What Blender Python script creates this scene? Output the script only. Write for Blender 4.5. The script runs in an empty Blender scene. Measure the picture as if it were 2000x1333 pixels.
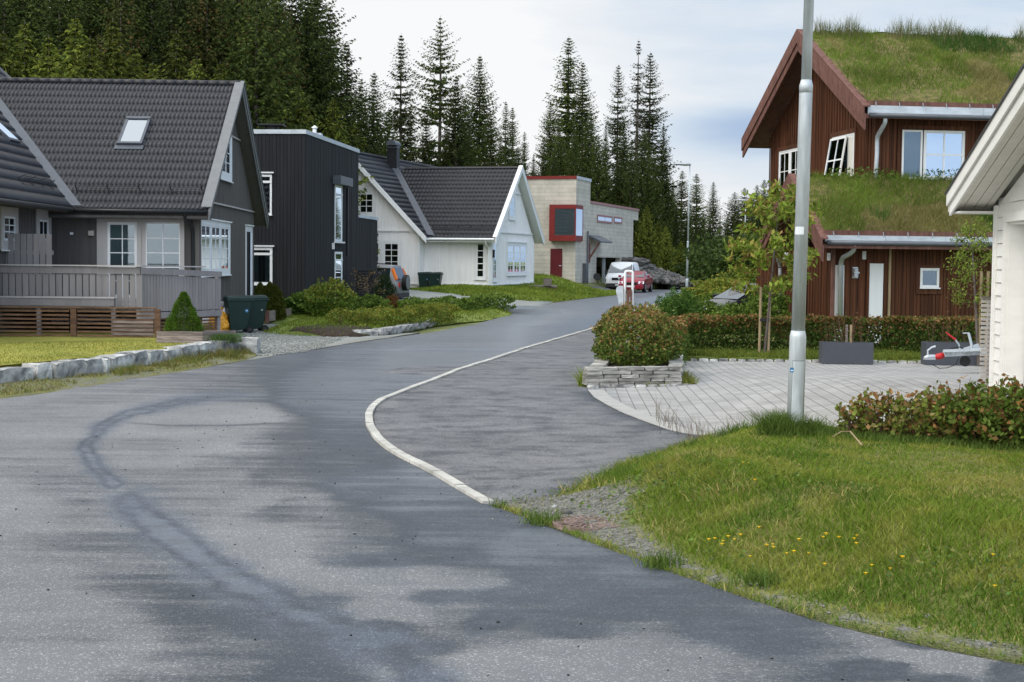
import bpy, math, random
import numpy as np
from mathutils import Vector, Matrix, geometry
random.seed(7); RNG = np.random.default_rng(7)
S = bpy.context.scene; COL = S.collection
R = math.radians
# ------------------------------------------------------------------ camera
CZ = 2.1; FL = 2917.0; PITCH = 3.12; ROLL = 0.0105
cam_d = bpy.data.cameras.new('camera'); cam = bpy.data.objects.new('camera', cam_d); COL.objects.link(cam)
cam_d.sensor_width = 36; cam_d.lens = 36 * FL / 2000; cam_d.clip_start = .1; cam_d.clip_end = 3000
p_ = R(PITCH)
CF = Vector((0, math.cos(p_), -math.sin(p_))); u0 = Vector((0, math.sin(p_), math.cos(p_))); r0 = Vector((1, 0, 0))
CU = u0 * math.cos(ROLL) - r0 * math.sin(ROLL); CR = r0 * math.cos(ROLL) + u0 * math.sin(ROLL)
cam.matrix_world = Matrix(((CR.x, CU.x, -CF.x, 0), (CR.y, CU.y, -CF.y, 0), (CR.z, CU.z, -CF.z, CZ), (0, 0, 0, 1)))
S.camera = cam
# ------------------------------------------------------------------ light and sky
SUN_EL, SUN_AZ = 46.0, -112.0      # azimuth measured from +Y towards +X
S.view_settings.view_transform = 'Standard'; S.view_settings.look = 'None'; S.view_settings.gamma = 1
S.view_settings.exposure = 0.15
sun_d = bpy.data.lights.new('sun', 'SUN'); sun_d.energy = 1.5; sun_d.angle = R(14); sun_d.color = (1, .965, .91)
sun = bpy.data.objects.new('sun', sun_d); COL.objects.link(sun)
sv = Vector((math.sin(R(SUN_AZ)) * math.cos(R(SUN_EL)), math.cos(R(SUN_AZ)) * math.cos(R(SUN_EL)), math.sin(R(SUN_EL))))
sun.rotation_euler = (-sv).to_track_quat('-Z', 'Y').to_euler()
W = bpy.data.worlds.new("World"); S.world = W; W.use_nodes = True
nt = W.node_tree; nt.nodes.clear(); N = nt.nodes.new; L = nt.links.new
wo = N('ShaderNodeOutputWorld'); sky = N('ShaderNodeTexSky'); sky.sky_type = 'NISHITA'; sky.sun_disc = False
sky.sun_elevation = R(SUN_EL); sky.sun_rotation = R(SUN_AZ); sky.dust_density = 2.0
bg1 = N('ShaderNodeBackground'); bg1.inputs[1].default_value = .12; L(sky.outputs[0], bg1.inputs[0])
bg2 = N('ShaderNodeBackground'); bg2.inputs[1].default_value = .98
tc = N('ShaderNodeTexCoord')
mp = N('ShaderNodeMapping'); mp.inputs['Scale'].default_value = (1.6, 1.6, 6.5); mp.inputs['Location'].default_value = (3.1, .7, .35)
L(tc.outputs['Generated'], mp.inputs[0])
n1 = N('ShaderNodeTexNoise'); n1.inputs['Scale'].default_value = 2.2; n1.inputs['Detail'].default_value = 7; n1.inputs['Roughness'].default_value = .52; n1.inputs['Distortion'].default_value = .3
L(mp.outputs[0], n1.inputs['Vector'])
# brighter, whiter cloud to the left of the street, bluer and thinner to the right
sx = N('ShaderNodeSeparateXYZ'); L(tc.outputs['Generated'], sx.inputs[0])
def wmath(op, a, b=None, c=None):
    m = N('ShaderNodeMath'); m.operation = op
    for i, v in enumerate((a, b, c)):
        if v is None: continue
        if isinstance(v, (int, float)): m.inputs[i].default_value = v
        else: L(v, m.inputs[i])
    return m.outputs[0]
side = wmath('MULTIPLY_ADD', sx.outputs[0], -.75, .12)
# one heavy grey-blue cloud bank low above the road
def gauss(ax, ac, aw): 
    d = wmath('DIVIDE', wmath('SUBTRACT', ax, ac), aw); return wmath('EXPONENT', wmath('MULTIPLY', wmath('MULTIPLY', d, d), -1.0))
bank = wmath('MULTIPLY', wmath('MULTIPLY', gauss(sx.outputs[0], .16, .075), gauss(sx.outputs[2], .088, .018)), wmath('MULTIPLY', n1.outputs['Fac'], 1.7))
cl = wmath('ADD', n1.outputs['Fac'], side)
cl2 = wmath('SUBTRACT', cl, wmath('MULTIPLY', bank, .33))
ramp = N('ShaderNodeValToRGB'); L(cl2, ramp.inputs[0])
e = ramp.color_ramp.elements; e[0].position = .20; e[0].color = (.42, .55, .76, 1); e[1].position = .62; e[1].color = (.985, .99, 1, 1)
for ps, cc in ((.37, (.66, .76, .88, 1)), (.50, (.84, .88, .93, 1))):
    q = e.new(ps); q.color = cc
L(ramp.outputs[0], bg2.inputs[0])
mx = N('ShaderNodeMixShader'); mx.inputs[0].default_value = .93; L(bg1.outputs[0], mx.inputs[1]); L(bg2.outputs[0], mx.inputs[2]); L(mx.outputs[0], wo.inputs[0])
# an overcast sky is brighter overhead than near the horizon
zb = N('ShaderNodeMapRange'); zb.interpolation_type = 'SMOOTHSTEP'; zb.inputs[1].default_value = .22; zb.inputs[2].default_value = .8; zb.inputs[3].default_value = .90; zb.inputs[4].default_value = 1.35; L(sx.outputs[2], zb.inputs[0])
# unseen sky behind the viewer, boosted to lift the walls that face the camera
yb = N('ShaderNodeMapRange'); yb.interpolation_type = 'SMOOTHSTEP'; yb.inputs[1].default_value = .25; yb.inputs[2].default_value = -.75; yb.inputs[3].default_value = 1.0; yb.inputs[4].default_value = 2.1; L(sx.outputs[1], yb.inputs[0]); L(wmath('MULTIPLY', zb.outputs[0], yb.outputs[0]), bg2.inputs[1])

# ------------------------------------------------------------------ projection helpers (photo measurements -> places in the world)
def ray(px, py): return CF + CR * ((px - 1000) / FL) + CU * ((666.5 - py) / FL)
def P(px, py, z=0.0):
    d = ray(px, py); t = (z - CZ) / d.z; return Vector((d.x * t, d.y * t, z))
def D(px, py, Y):
    d = ray(px, py); t = Y / d.y; return Vector((d.x * t, Y, CZ + d.z * t))
def PG(px, py, f):
    p = P(px, py, 0)
    for _ in range(30): p = P(px, py, .5 * p.z + .5 * f(p.x, p.y))
    return p
def pix(x, y, z):
    v = np.stack([x, y, z - CZ], -1); a = v @ np.array(CF); 
    return 1000 + FL * (v @ np.array(CR)) / a, 666.5 - FL * (v @ np.array(CU)) / a
def sm(t): t = np.clip(t, 0, 1); return t * t * (3 - 2 * t)
def vn(x, y, s, seed=0):
    x = np.asarray(x, float) * s; y = np.asarray(y, float) * s
    xi = np.floor(x).astype(np.int64); yi = np.floor(y).astype(np.int64); xf = sm(x - xi); yf = sm(y - yi)
    def h(a, b):
        v = (a * 374761393 + b * 668265263 + seed * 1442695041) & 0x7fffffff
        v = ((v ^ (v >> 13)) * 1274126177) & 0x7fffffff
        return ((v ^ (v >> 16)) % 10007) / 10007.
    return (h(xi, yi) * (1 - xf) + h(xi + 1, yi) * xf) * (1 - yf) + (h(xi, yi + 1) * (1 - xf) + h(xi + 1, yi + 1) * xf) * yf
class Fr:
    """vertical frame: u along a wall, v outwards, w up"""
    def __init__(s, A, t, n=None, z=0.0):
        t = Vector((t[0], t[1], 0)).normalized(); s.A = Vector((A[0], A[1], z)); s.t = t
        s.n = Vector((n[0], n[1], 0)).normalized() if n else Vector((t.y, -t.x, 0))
    def __call__(s, u, v, w): return s.A + s.t * u + s.n * v + Vector((0, 0, w))
    def hit(s, px, py, off=0.0):
        d = ray(px, py); o = Vector((0, 0, CZ)); A = s.A + s.n * off
        k = (A - o).dot(s.n) / d.dot(s.n); p = o + d * k
        return (p - s.A).dot(s.t), p.z - s.A.z
class T3:
    """free local frame from matrix"""
    def __init__(s, M=None): s.M = M or Matrix()
    def __call__(s, u, v, w): return s.M @ Vector((u, v, w))
ID = T3()
# ------------------------------------------------------------------ objects
def tag(o, label=None, cat=None, group=None, kind=None):
    if label: o['label'] = label
    if cat: o['category'] = cat
    if group: o['group'] = group
    if kind: o['kind'] = kind
    return o
def thing(name, label, cat, loc=(0, 0, 0), rz=0, group=None):
    o = bpy.data.objects.new(name, None); COL.objects.link(o); o.location = loc; o.rotation_euler = (0, 0, rz); o.empty_display_size = .2
    return tag(o, label, cat, group)
def top(o):
    v = Vector((0, 0, 0))
    while o is not None: v = v + Vector(o.location); o = o.parent
    return v
def link(me, name, mat, parent=None, bevel=0, smooth=False):
    o = bpy.data.objects.new(name, me); COL.objects.link(o); o.parent = parent
    for m_ in (mat if isinstance(mat, (list, tuple)) else [mat]): me.materials.append(m_)
    if smooth: me.polygons.foreach_set('use_smooth', [True] * len(me.polygons))
    if bevel:
        b = o.modifiers.new('bevel', 'BEVEL'); b.width = bevel; b.segments = 2; b.limit_method = 'ANGLE'
    return o
def copy_tree(o, parent=None):
    c = o.copy(); COL.objects.link(c); c.parent = parent
    for ch in list(o.children): copy_tree(ch, c)
    return c
def place(o, loc, rz=0, label=None, group=None, sc=None):
    o.location = loc; o.rotation_euler = (0, 0, rz)
    if sc: o.scale = sc
    if label: o['label'] = label
    if group: o['group'] = group
    return o
class MB:
    def __init__(s): s.v = []; s.f = []; s.mi = []
    def add(s, vs, fs, mi=0):
        k = len(s.v); s.v += [Vector(q) for q in vs]; s.f += [[k + i for i in f] for f in fs]; s.mi += [mi] * len(fs)
        return s
    def box(s, F, u0, u1, v0, v1, w0, w1, mi=0):
        c = [F(a, b, c) for c in (w0, w1) for b in (v0, v1) for a in (u0, u1)]
        return s.add(c, [(0, 2, 3, 1), (4, 5, 7, 6), (0, 1, 5, 4), (2, 6, 7, 3), (0, 4, 6, 2), (1, 3, 7, 5)], mi)
    def hexa(s, c, mi=0):      # 8 corners: bottom ring 0-3, top ring 4-7
        return s.add(c, [(3, 2, 1, 0), (4, 5, 6, 7), (0, 1, 5, 4), (1, 2, 6, 5), (2, 3, 7, 6), (3, 0, 4, 7)], mi)
    def prism(s, poly, off, mi=0):   # polygon in space pushed along a vector
        n = len(poly); a = [Vector(p) for p in poly]; b = [p + Vector(off) for p in a]
        return s.add(a + b, [list(range(n))[::-1], list(range(n, 2 * n))] + [(i, (i + 1) % n, n + (i + 1) % n, n + i) for i in range(n)], mi)
    def bar(s, a, b, w, h, up=(0, 0, 1), mi=0):
        a = Vector(a); b = Vector(b); d = (b - a).normalized(); x = d.cross(Vector(up))
        x = x.normalized() if x.length > 1e-5 else Vector((1, 0, 0)); y = x.cross(d).normalized(); x = x * w / 2; y = y * h / 2
        return s.hexa([a - x - y, a + x - y, a + x + y, a - x + y, b - x - y, b + x - y, b + x + y, b - x + y], mi)
    def tube(s, pts, rad, n=10, mi=0, cap=True):
        pts = [Vector(p) for p in pts]; rad = rad if isinstance(rad, (list, tuple)) else [rad] * len(pts); k = len(s.v); up = None
        for i, p in enumerate(pts):
            d = (pts[min(i + 1, len(pts) - 1)] - pts[max(i - 1, 0)]).normalized()
            if up is None: up = Vector((1, 0, 0)) if abs(d.x) < .9 else Vector((0, 1, 0))
            x = (up - d * up.dot(d)).normalized(); y = d.cross(x); up = x
            s.v += [p + (x * math.cos(a) + y * math.sin(a)) * rad[i] for a in [2 * math.pi * j / n for j in range(n)]]
        fs = []
        for i in range(len(pts) - 1):
            for j in range(n): fs.append([k + i * n + j, k + i * n + (j + 1) % n, k + (i + 1) * n + (j + 1) % n, k + (i + 1) * n + j])
        if cap: fs.append([k + j for j in range(n)][::-1]); fs.append([k + (len(pts) - 1) * n + j for j in range(n)])
        s.f += fs; s.mi += [mi] * len(fs); return s
    def build(s, name, mat, parent=None, bevel=0, smooth=False, world=True):
        o = top(parent) if (parent is not None and world) else Vector((0, 0, 0))
        me = bpy.data.meshes.new(name); me.from_pydata([tuple(p - o) for p in s.v], [], s.f)
        me.polygons.foreach_set('material_index', s.mi); me.update()
        return link(me, name, mat, parent, bevel, smooth)
def npmesh(name, v, f, mat, parent=None, col=None, smooth=False, world=True):
    v = np.asarray(v, np.float32)
    if parent is not None and world: v = v - np.array(top(parent), np.float32)
    me = bpy.data.meshes.new(name); n = len(f); k = f.shape[1]
    me.vertices.add(len(v)); me.vertices.foreach_set('co', v.ravel()); me.loops.add(n * k); me.loops.foreach_set('vertex_index', f.ravel().astype(np.int32))
    me.polygons.add(n); me.polygons.foreach_set('loop_start', np.arange(0, n * k, k, dtype=np.int32)); 
    me.polygons.foreach_set('loop_total', np.full(n, k, np.int32))
    me.update(calc_edges=True)
    if col is not None:
        a = me.color_attributes.new('col', 'FLOAT_COLOR', 'POINT'); c = np.ones((len(v), 4), np.float32); c[:, :3] = col; a.data.foreach_set('color', c.ravel())
    return link(me, name, mat, parent, 0, smooth)
def leaves(name, p, size, col, mat, parent=None, asp=.5, flat=0., axis=None, world=True):
    n = len(p); a = RNG.normal(size=(n, 3)) if axis is None else axis + RNG.normal(size=(n, 3)) * .35
    if flat: a[:, 2] *= (1 - flat)
    a /= np.linalg.norm(a, axis=1)[:, None] + 1e-9
    r = RNG.normal(size=(n, 3)); b = np.cross(a, r); b /= np.linalg.norm(b, axis=1)[:, None] + 1e-9
    s = (np.ones(n) * size * RNG.uniform(.65, 1.3, n))[:, None] * .5
    v = np.stack([p - a * s, p + b * s * asp - a * s * .1, p + a * s, p - b * s * asp - a * s * .1], 1).reshape(-1, 3)
    return npmesh(name, v, np.arange(4 * n).reshape(n, 4), mat, parent, np.repeat(col, 4, 0), world=world)
def blades(name, p, h, w, col, mat, parent=None, lean=.35, nrm=None, tipcol=None):
    n = len(p); a = RNG.uniform(0, 2 * math.pi, n); d = np.stack([np.cos(a), np.sin(a), 0 * a], 1)
    le = RNG.normal(size=(n, 3)) * lean; le[:, 2] = 1; le *= (np.ones(n) * h)[:, None]; w = (np.ones(n) * w)[:, None]
    mid = p + le * .55 + np.stack([np.zeros(n)] * 3, 1); tipp = p + le * np.array([1.5, 1.5, 1.0])
    v = np.stack([p - d * w * .5, p + d * w * .5, mid + d * w * .35, tipp, mid - d * w * .35], 1).reshape(-1, 3)
    k = np.arange(n)[:, None] * 5
    f = np.concatenate([k + np.array([0, 1, 2, 4])], 0)
    f3 = k + np.array([4, 2, 3, 3])
    c = np.repeat(col, 5, 0)
    # quads plus tip as thin quads (degenerate free: use separate tri vertex)
    v = np.concatenate([v, tipp + d * w * .02], 0); c = np.concatenate([c, col], 0)
    f3 = np.stack([k[:, 0] + 4, k[:, 0] + 2, 5 * n + np.arange(n), k[:, 0] + 3], 1)
    return npmesh(name, v, np.concatenate([f, f3], 0), mat, parent, c)
def pal(n, cols, wts=None, jit=.18):
    c = np.array(cols, float)[RNG.choice(len(cols), n, p=None if wts is None else np.array(wts) / sum(wts))]
    return c * RNG.uniform(1 - jit, 1 + jit, (n, 1))
def inpoly(x, y, poly):
    x = np.asarray(x); y = np.asarray(y); r = np.zeros(x.shape, bool); n = len(poly)
    for i in range(n):
        x1, y1 = poly[i][:2]; x2, y2 = poly[(i + 1) % n][:2]
        c = ((y1 > y) != (y2 > y)) & (x < (x2 - x1) * (y - y1) / (y2 - y1 + 1e-12) + x1); r ^= c
    return r
def segdist(x, y, pl):
    d = np.full(np.shape(x), 1e9)
    for (x1, y1), (x2, y2) in zip(pl[:-1], pl[1:]):
        L2 = (x2 - x1) ** 2 + (y2 - y1) ** 2 + 1e-12; t = np.clip(((x - x1) * (x2 - x1) + (y - y1) * (y2 - y1)) / L2, 0, 1)
        d = np.minimum(d, np.hypot(x - x1 - t * (x2 - x1), y - y1 - t * (y2 - y1)))
    return d
def scatter(poly, n):
    xs = [p[0] for p in poly]; ys = [p[1] for p in poly]
    x = RNG.uniform(min(xs), max(xs), n); y = RNG.uniform(min(ys), max(ys), n); k = inpoly(x, y, poly); return x[k], y[k]
def sheet(name, poly, zf, step, mat, wob=0, attr=None, skirt=.3):
    """ground sheet: polygon outline filled with a triangulated grid following zf"""
    b = []
    for i in range(len(poly)):
        a0 = Vector(poly[i][:2]); a1 = Vector(poly[(i + 1) % len(poly)][:2]); m = max(1, int((a1 - a0).length / step))
        for k in range(m): b.append(a0.lerp(a1, k / m))
    if wob: b = [q + Vector(((float(vn(q.x, q.y, 2.3, 5)) - .5), (float(vn(q.x, q.y, 2.3, 9)) - .5))) * wob for q in b]
    nb = len(b); xs = [q.x for q in b]; ys = [q.y for q in b]
    gx, gy = np.meshgrid(np.arange(min(xs), max(xs), step), np.arange(min(ys), max(ys), step)); gx = gx.ravel(); gy = gy.ravel() + 0.0
    k = inpoly(gx, gy, b) & (segdist(gx, gy, [tuple(q) for q in b] + [tuple(b[0])]) > step * .4)
    pts = b + [Vector((float(a), float(c))) for a, c in zip(gx[k], gy[k])]
    r = geometry.delaunay_2d_cdt(pts, [(i, (i + 1) % nb) for i in range(nb)], [], 1, 1e-5)
    vx = np.array([q[:] for q in r[0]]); z = zf(vx[:, 0], vx[:, 1])
    v = np.column_stack([vx, z]); f = np.array([t for t in r[2] if len(t) == 3])
    if skirt:
        low = v[:nb] - np.array([0, 0, skirt]); k = len(v); v = np.concatenate([v, low]); i = np.arange(nb); j = (i + 1) % nb
        f = np.concatenate([f, np.stack([i, j, k + j], 1), np.stack([i, k + j, k + i], 1)])
    o = npmesh(name, v, f, mat, None, attr(v) if attr else None, smooth=True)
    o.data.polygons.foreach_set('use_smooth', [True] * len(o.data.polygons)); return o, b
# ------------------------------------------------------------------ materials
def newmat(name):
    m = bpy.data.materials.new(name); m.use_nodes = True; t = m.node_tree; b = t.nodes['Principled BSDF']; return m, t, b
def setp(b, **k):
    for a, v in k.items():
        b.inputs[a].default_value = v
def mat(name, c, rough=.7, var=.18, sc=(6, 6, 6), bump=.15, bd=.01, metal=0, detail=4, c2=None, spec=.3, rnd=0, var2=0, sc2=(1, 1, 1)):
    m, t, b = newmat(name); N = t.nodes.new; L = t.links.new
    tc = N('ShaderNodeTexCoord'); mp = N('ShaderNodeMapping'); mp.inputs['Scale'].default_value = sc; L(tc.outputs['Object'], mp.inputs[0])
    n = N('ShaderNodeTexNoise'); n.inputs['Scale'].default_value = 1; n.inputs['Detail'].default_value = detail; n.inputs['Roughness'].default_value = .6; L(mp.outputs[0], n.inputs['Vector'])
    r = N('ShaderNodeValToRGB'); e = r.color_ramp.elements; e[0].position = .3; e[1].position = .7
    lo = [x * (1 - var) for x in c]; hi = [min(1, x * (1 + var)) for x in (c2 or c)]; e[0].color = (*lo, 1); e[1].color = (*hi, 1)
    L(n.outputs['Fac'], r.inputs[0]); out = r.outputs[0]
    if var2:
        mp2 = N('ShaderNodeMapping'); mp2.inputs['Scale'].default_value = sc2; L(tc.outputs['Object'], mp2.inputs[0])
        n2 = N('ShaderNodeTexNoise'); n2.inputs['Scale'].default_value = 1; n2.inputs['Detail'].default_value = 3; L(mp2.outputs[0], n2.inputs['Vector'])
        mr = N('ShaderNodeMapRange'); mr.inputs[1].default_value = .3; mr.inputs[2].default_value = .7; mr.inputs[3].default_value = 1 - var2; mr.inputs[4].default_value = 1 + var2; L(n2.outputs['Fac'], mr.inputs[0])
        mu = N('ShaderNodeVectorMath'); mu.operation = 'SCALE'; L(out, mu.inputs[0]); L(mr.outputs[0], mu.inputs['Scale']); out = mu.outputs[0]
    if rnd:
        oi = N('ShaderNodeObjectInfo'); mq = N('ShaderNodeMapRange'); mq.inputs[3].default_value = 1 - rnd; mq.inputs[4].default_value = 1 + rnd; L(oi.outputs['Random'], mq.inputs[0]); mv = N('ShaderNodeVectorMath'); mv.operation = 'SCALE'; L(out, mv.inputs[0]); L(mq.outputs[0], mv.inputs['Scale']); out = mv.outputs[0]
    L(out, b.inputs['Base Color']); setp(b, Roughness=rough, Metallic=metal); b.inputs['Specular IOR Level'].default_value = spec
    if bump:
        bp = N('ShaderNodeBump'); bp.inputs['Strength'].default_value = bump; bp.inputs['Distance'].default_value = bd; L(n.outputs['Fac'], bp.inputs['Height']); L(bp.outputs[0], b.inputs['Normal'])
    return m
def foliage(name, rough=.6, trans=.3, tint=.12, emph=1.0):
    m, t, b = newmat(name); N = t.nodes.new; L = t.links.new
    a = N('ShaderNodeAttribute'); a.attribute_name = 'col'; oi = N('ShaderNodeObjectInfo')
    mr = N('ShaderNodeMapRange'); mr.inputs[3].default_value = (1 - tint) * emph; mr.inputs[4].default_value = (1 + tint) * emph; L(oi.outputs['Random'], mr.inputs[0])
    s = N('ShaderNodeVectorMath'); s.operation = 'SCALE'; L(a.outputs['Color'], s.inputs[0]); L(mr.outputs[0], s.inputs['Scale'])
    L(s.outputs[0], b.inputs['Base Color']); setp(b, Roughness=rough); b.inputs['Specular IOR Level'].default_value = .10
    tr = N('ShaderNodeBsdfTranslucent'); L(s.outputs[0], tr.inputs[0]); mx = N('ShaderNodeMixShader'); mx.inputs[0].default_value = trans
    L(b.outputs[0], mx.inputs[1]); L(tr.outputs[0], mx.inputs[2]); L(mx.outputs[0], t.nodes['Material Output'].inputs[0]); return m
def glassm(name, refl=.35, tint=(.75, .82, .85), rough=.02):
    m, t, b = newmat(name); N = t.nodes.new; L = t.links.new
    tp = N('ShaderNodeBsdfTransparent'); tp.inputs[0].default_value = (*tint, 1); g = N('ShaderNodeBsdfGlossy'); g.inputs[1].default_value = rough; g.inputs[0].default_value = (.85, .93, 1, 1)
    lw = N('ShaderNodeLayerWeight'); lw.inputs[0].default_value = .35; mr = N('ShaderNodeMapRange'); mr.inputs[3].default_value = refl * .55; mr.inputs[4].default_value = 1; L(lw.outputs['Fresnel'], mr.inputs[0])
    mx = N('ShaderNodeMixShader'); L(mr.outputs[0], mx.inputs[0]); L(tp.outputs[0], mx.inputs[1]); L(g.outputs[0], mx.inputs[2]); L(mx.outputs[0], t.nodes['Material Output'].inputs[0]); return m
def asphalt(name, dry, damp, off, amp, useattr=True):
    m, t, b = newmat(name); N = t.nodes.new; L = t.links.new
    tc = N('ShaderNodeTexCoord'); a = N('ShaderNodeAttribute'); a.attribute_name = 'col'; sp = N('ShaderNodeSeparateColor'); L(a.outputs['Color'], sp.inputs[0])
    def noise(s, d, r=.6):
        n = N('ShaderNodeTexNoise'); n.inputs['Scale'].default_value = s; n.inputs['Detail'].default_value = d; n.inputs['Roughness'].default_value = r; L(tc.outputs['Object'], n.inputs['Vector']); return n.outputs['Fac']
    def mt(op, x, y, z=None):
        q = N('ShaderNodeMath'); q.operation = op
        for i, v in enumerate((x, y, z)):
            if v is None: continue
            if isinstance(v, (int, float)): q.inputs[i].default_value = v
            else: L(v, q.inputs[i])
        return q.outputs[0]
    def mr(x, a0, a1, b0, b1, sm_=True):
        q = N('ShaderNodeMapRange'); q.interpolation_type = 'SMOOTHSTEP' if sm_ else 'LINEAR'
        for i, v in enumerate((a0, a1, b0, b1)): q.inputs[i + 1].default_value = v
        L(x, q.inputs[0]); return q.outputs[0]
    mps = N('ShaderNodeMapping'); mps.inputs['Scale'].default_value = (.34, 2.6, 1) if useattr else (1.2, 1.8, 1); L(tc.outputs['Object'], mps.inputs[0]); ns = N('ShaderNodeTexNoise'); ns.inputs['Scale'].default_value = 1.3; ns.inputs['Detail'].default_value = 8; ns.inputs['Roughness'].default_value = .66; L(mps.outputs[0], ns.inputs['Vector'])
    nz = mt('ADD', mt('ADD', mt('MULTIPLY', mt('SUBTRACT', ns.outputs['Fac'], .5), amp * 1.5), mt('MULTIPLY', mt('SUBTRACT', noise(3.4, 8, .72), .5), amp * .6)), mt('MULTIPLY', mt('SUBTRACT', noise(30, 6, .78), .5), amp * 1.15))
    w = mt('ADD', mt('ADD', sp.outputs[0] if useattr else off, nz), off if useattr else 0)
    dampf = mr(w, .16, .56, 0, 1); wet = mr(w, .55, .95, 0, 1)
    fine = noise(160, 3, .7); agg = N('ShaderNodeTexVoronoi'); agg.inputs['Scale'].default_value = 95; L(tc.outputs['Object'], agg.inputs['Vector'])
    mixc = N('ShaderNodeMix'); mixc.data_type = 'RGBA'; L(dampf, mixc.inputs['Factor']); mixc.inputs['A'].default_value = (*dry, 1); mixc.inputs['B'].default_value = (*damp, 1)
    sepc = N('ShaderNodeSeparateColor'); L(agg.outputs['Color'], sepc.inputs[0])
    sky_sheen = N('ShaderNodeMix'); sky_sheen.data_type = 'RGBA'; sky_sheen.inputs['B'].default_value = (.092, .103, .124, 1); L(mixc.outputs['Result'], sky_sheen.inputs['A'])  # bluish sky sheen painted into the base colour of wet band and far road
    if useattr: L(mt('MULTIPLY', sp.outputs[1], mr(noise(3, 6), .35, .6, .15, .85)), sky_sheen.inputs['Factor'])
    else: sky_sheen.inputs['Factor'].default_value = 0
    stone = mr(sepc.outputs[0], .80, 1.0, 1.0, 1.9); val = mt('MULTIPLY', mr(fine, .3, .7, .55, 1.4, False), stone)
    val = mt('MULTIPLY', val, mr(noise(.5, 4), .3, .7, .88, 1.12))
    s = N('ShaderNodeVectorMath'); s.operation = 'SCALE'; L(sky_sheen.outputs['Result'], s.inputs[0]); L(val, s.inputs['Scale']); L(s.outputs[0], b.inputs['Base Color'])
    L(mt('SUBTRACT', mt('SUBTRACT', .86, mt('MULTIPLY', dampf, .24)), mt('MULTIPLY', wet, .26)), b.inputs['Roughness'])
    L(mt('MULTIPLY_ADD', wet, .72, .34), b.inputs['Specular IOR Level']); b.inputs['Specular Tint'].default_value = (.50, .74, 1, 1)
    bp = N('ShaderNodeBump'); bp.inputs['Distance'].default_value = .006; L(mt('MULTIPLY_ADD', wet, -.72, .8), bp.inputs['Strength']); L(mt('ADD', fine, mt('MULTIPLY', agg.outputs['Distance'], -.8)), bp.inputs['Height']); L(bp.outputs[0], b.inputs['Normal'])
    return m
def brickm(name, c1, c2, mortar, sx_, bw, bh, rough=.85, ms=.012, bump=.5, rot=0, off=.5, objrot=None):
    m, t, b = newmat(name); N = t.nodes.new; L = t.links.new
    tc = N('ShaderNodeTexCoord'); mp = N('ShaderNodeMapping'); L(tc.outputs['Object'], mp.inputs[0]); mp.inputs['Rotation'].default_value = objrot or (0, 0, rot)
    br = N('ShaderNodeTexBrick'); br.offset = off; br.inputs['Color1'].default_value = (*c1, 1); br.inputs['Color2'].default_value = (*c2, 1); br.inputs['Mortar'].default_value = (*mortar, 1)
    br.inputs['Scale'].default_value = sx_; br.inputs['Brick Width'].default_value = bw; br.inputs['Row Height'].default_value = bh; br.inputs['Mortar Size'].default_value = ms; br.inputs['Mortar Smooth'].default_value = .2; br.inputs['Bias'].default_value = 0
    L(mp.outputs[0], br.inputs['Vector'])
    n = N('ShaderNodeTexNoise'); n.inputs['Scale'].default_value = 1.3; n.inputs['Detail'].default_value = 8; n.inputs['Roughness'].default_value = .7; L(tc.outputs['Object'], n.inputs['Vector'])
    mr = N('ShaderNodeMapRange'); mr.inputs[1].default_value = .3; mr.inputs[2].default_value = .7; mr.inputs[3].default_value = .8; mr.inputs[4].default_value = 1.18; L(n.outputs['Fac'], mr.inputs[0])
    s = N('ShaderNodeVectorMath'); s.operation = 'SCALE'; L(br.outputs['Color'], s.inputs[0]); L(mr.outputs[0], s.inputs['Scale']); L(s.outputs[0], b.inputs['Base Color'])
    setp(b, Roughness=rough); bp = N('ShaderNodeBump'); bp.inputs['Strength'].default_value = bump; bp.inputs['Distance'].default_value = .008; bp.invert = True; L(br.outputs['Fac'], bp.inputs['Height']); L(bp.outputs[0], b.inputs['Normal']); return m
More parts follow.
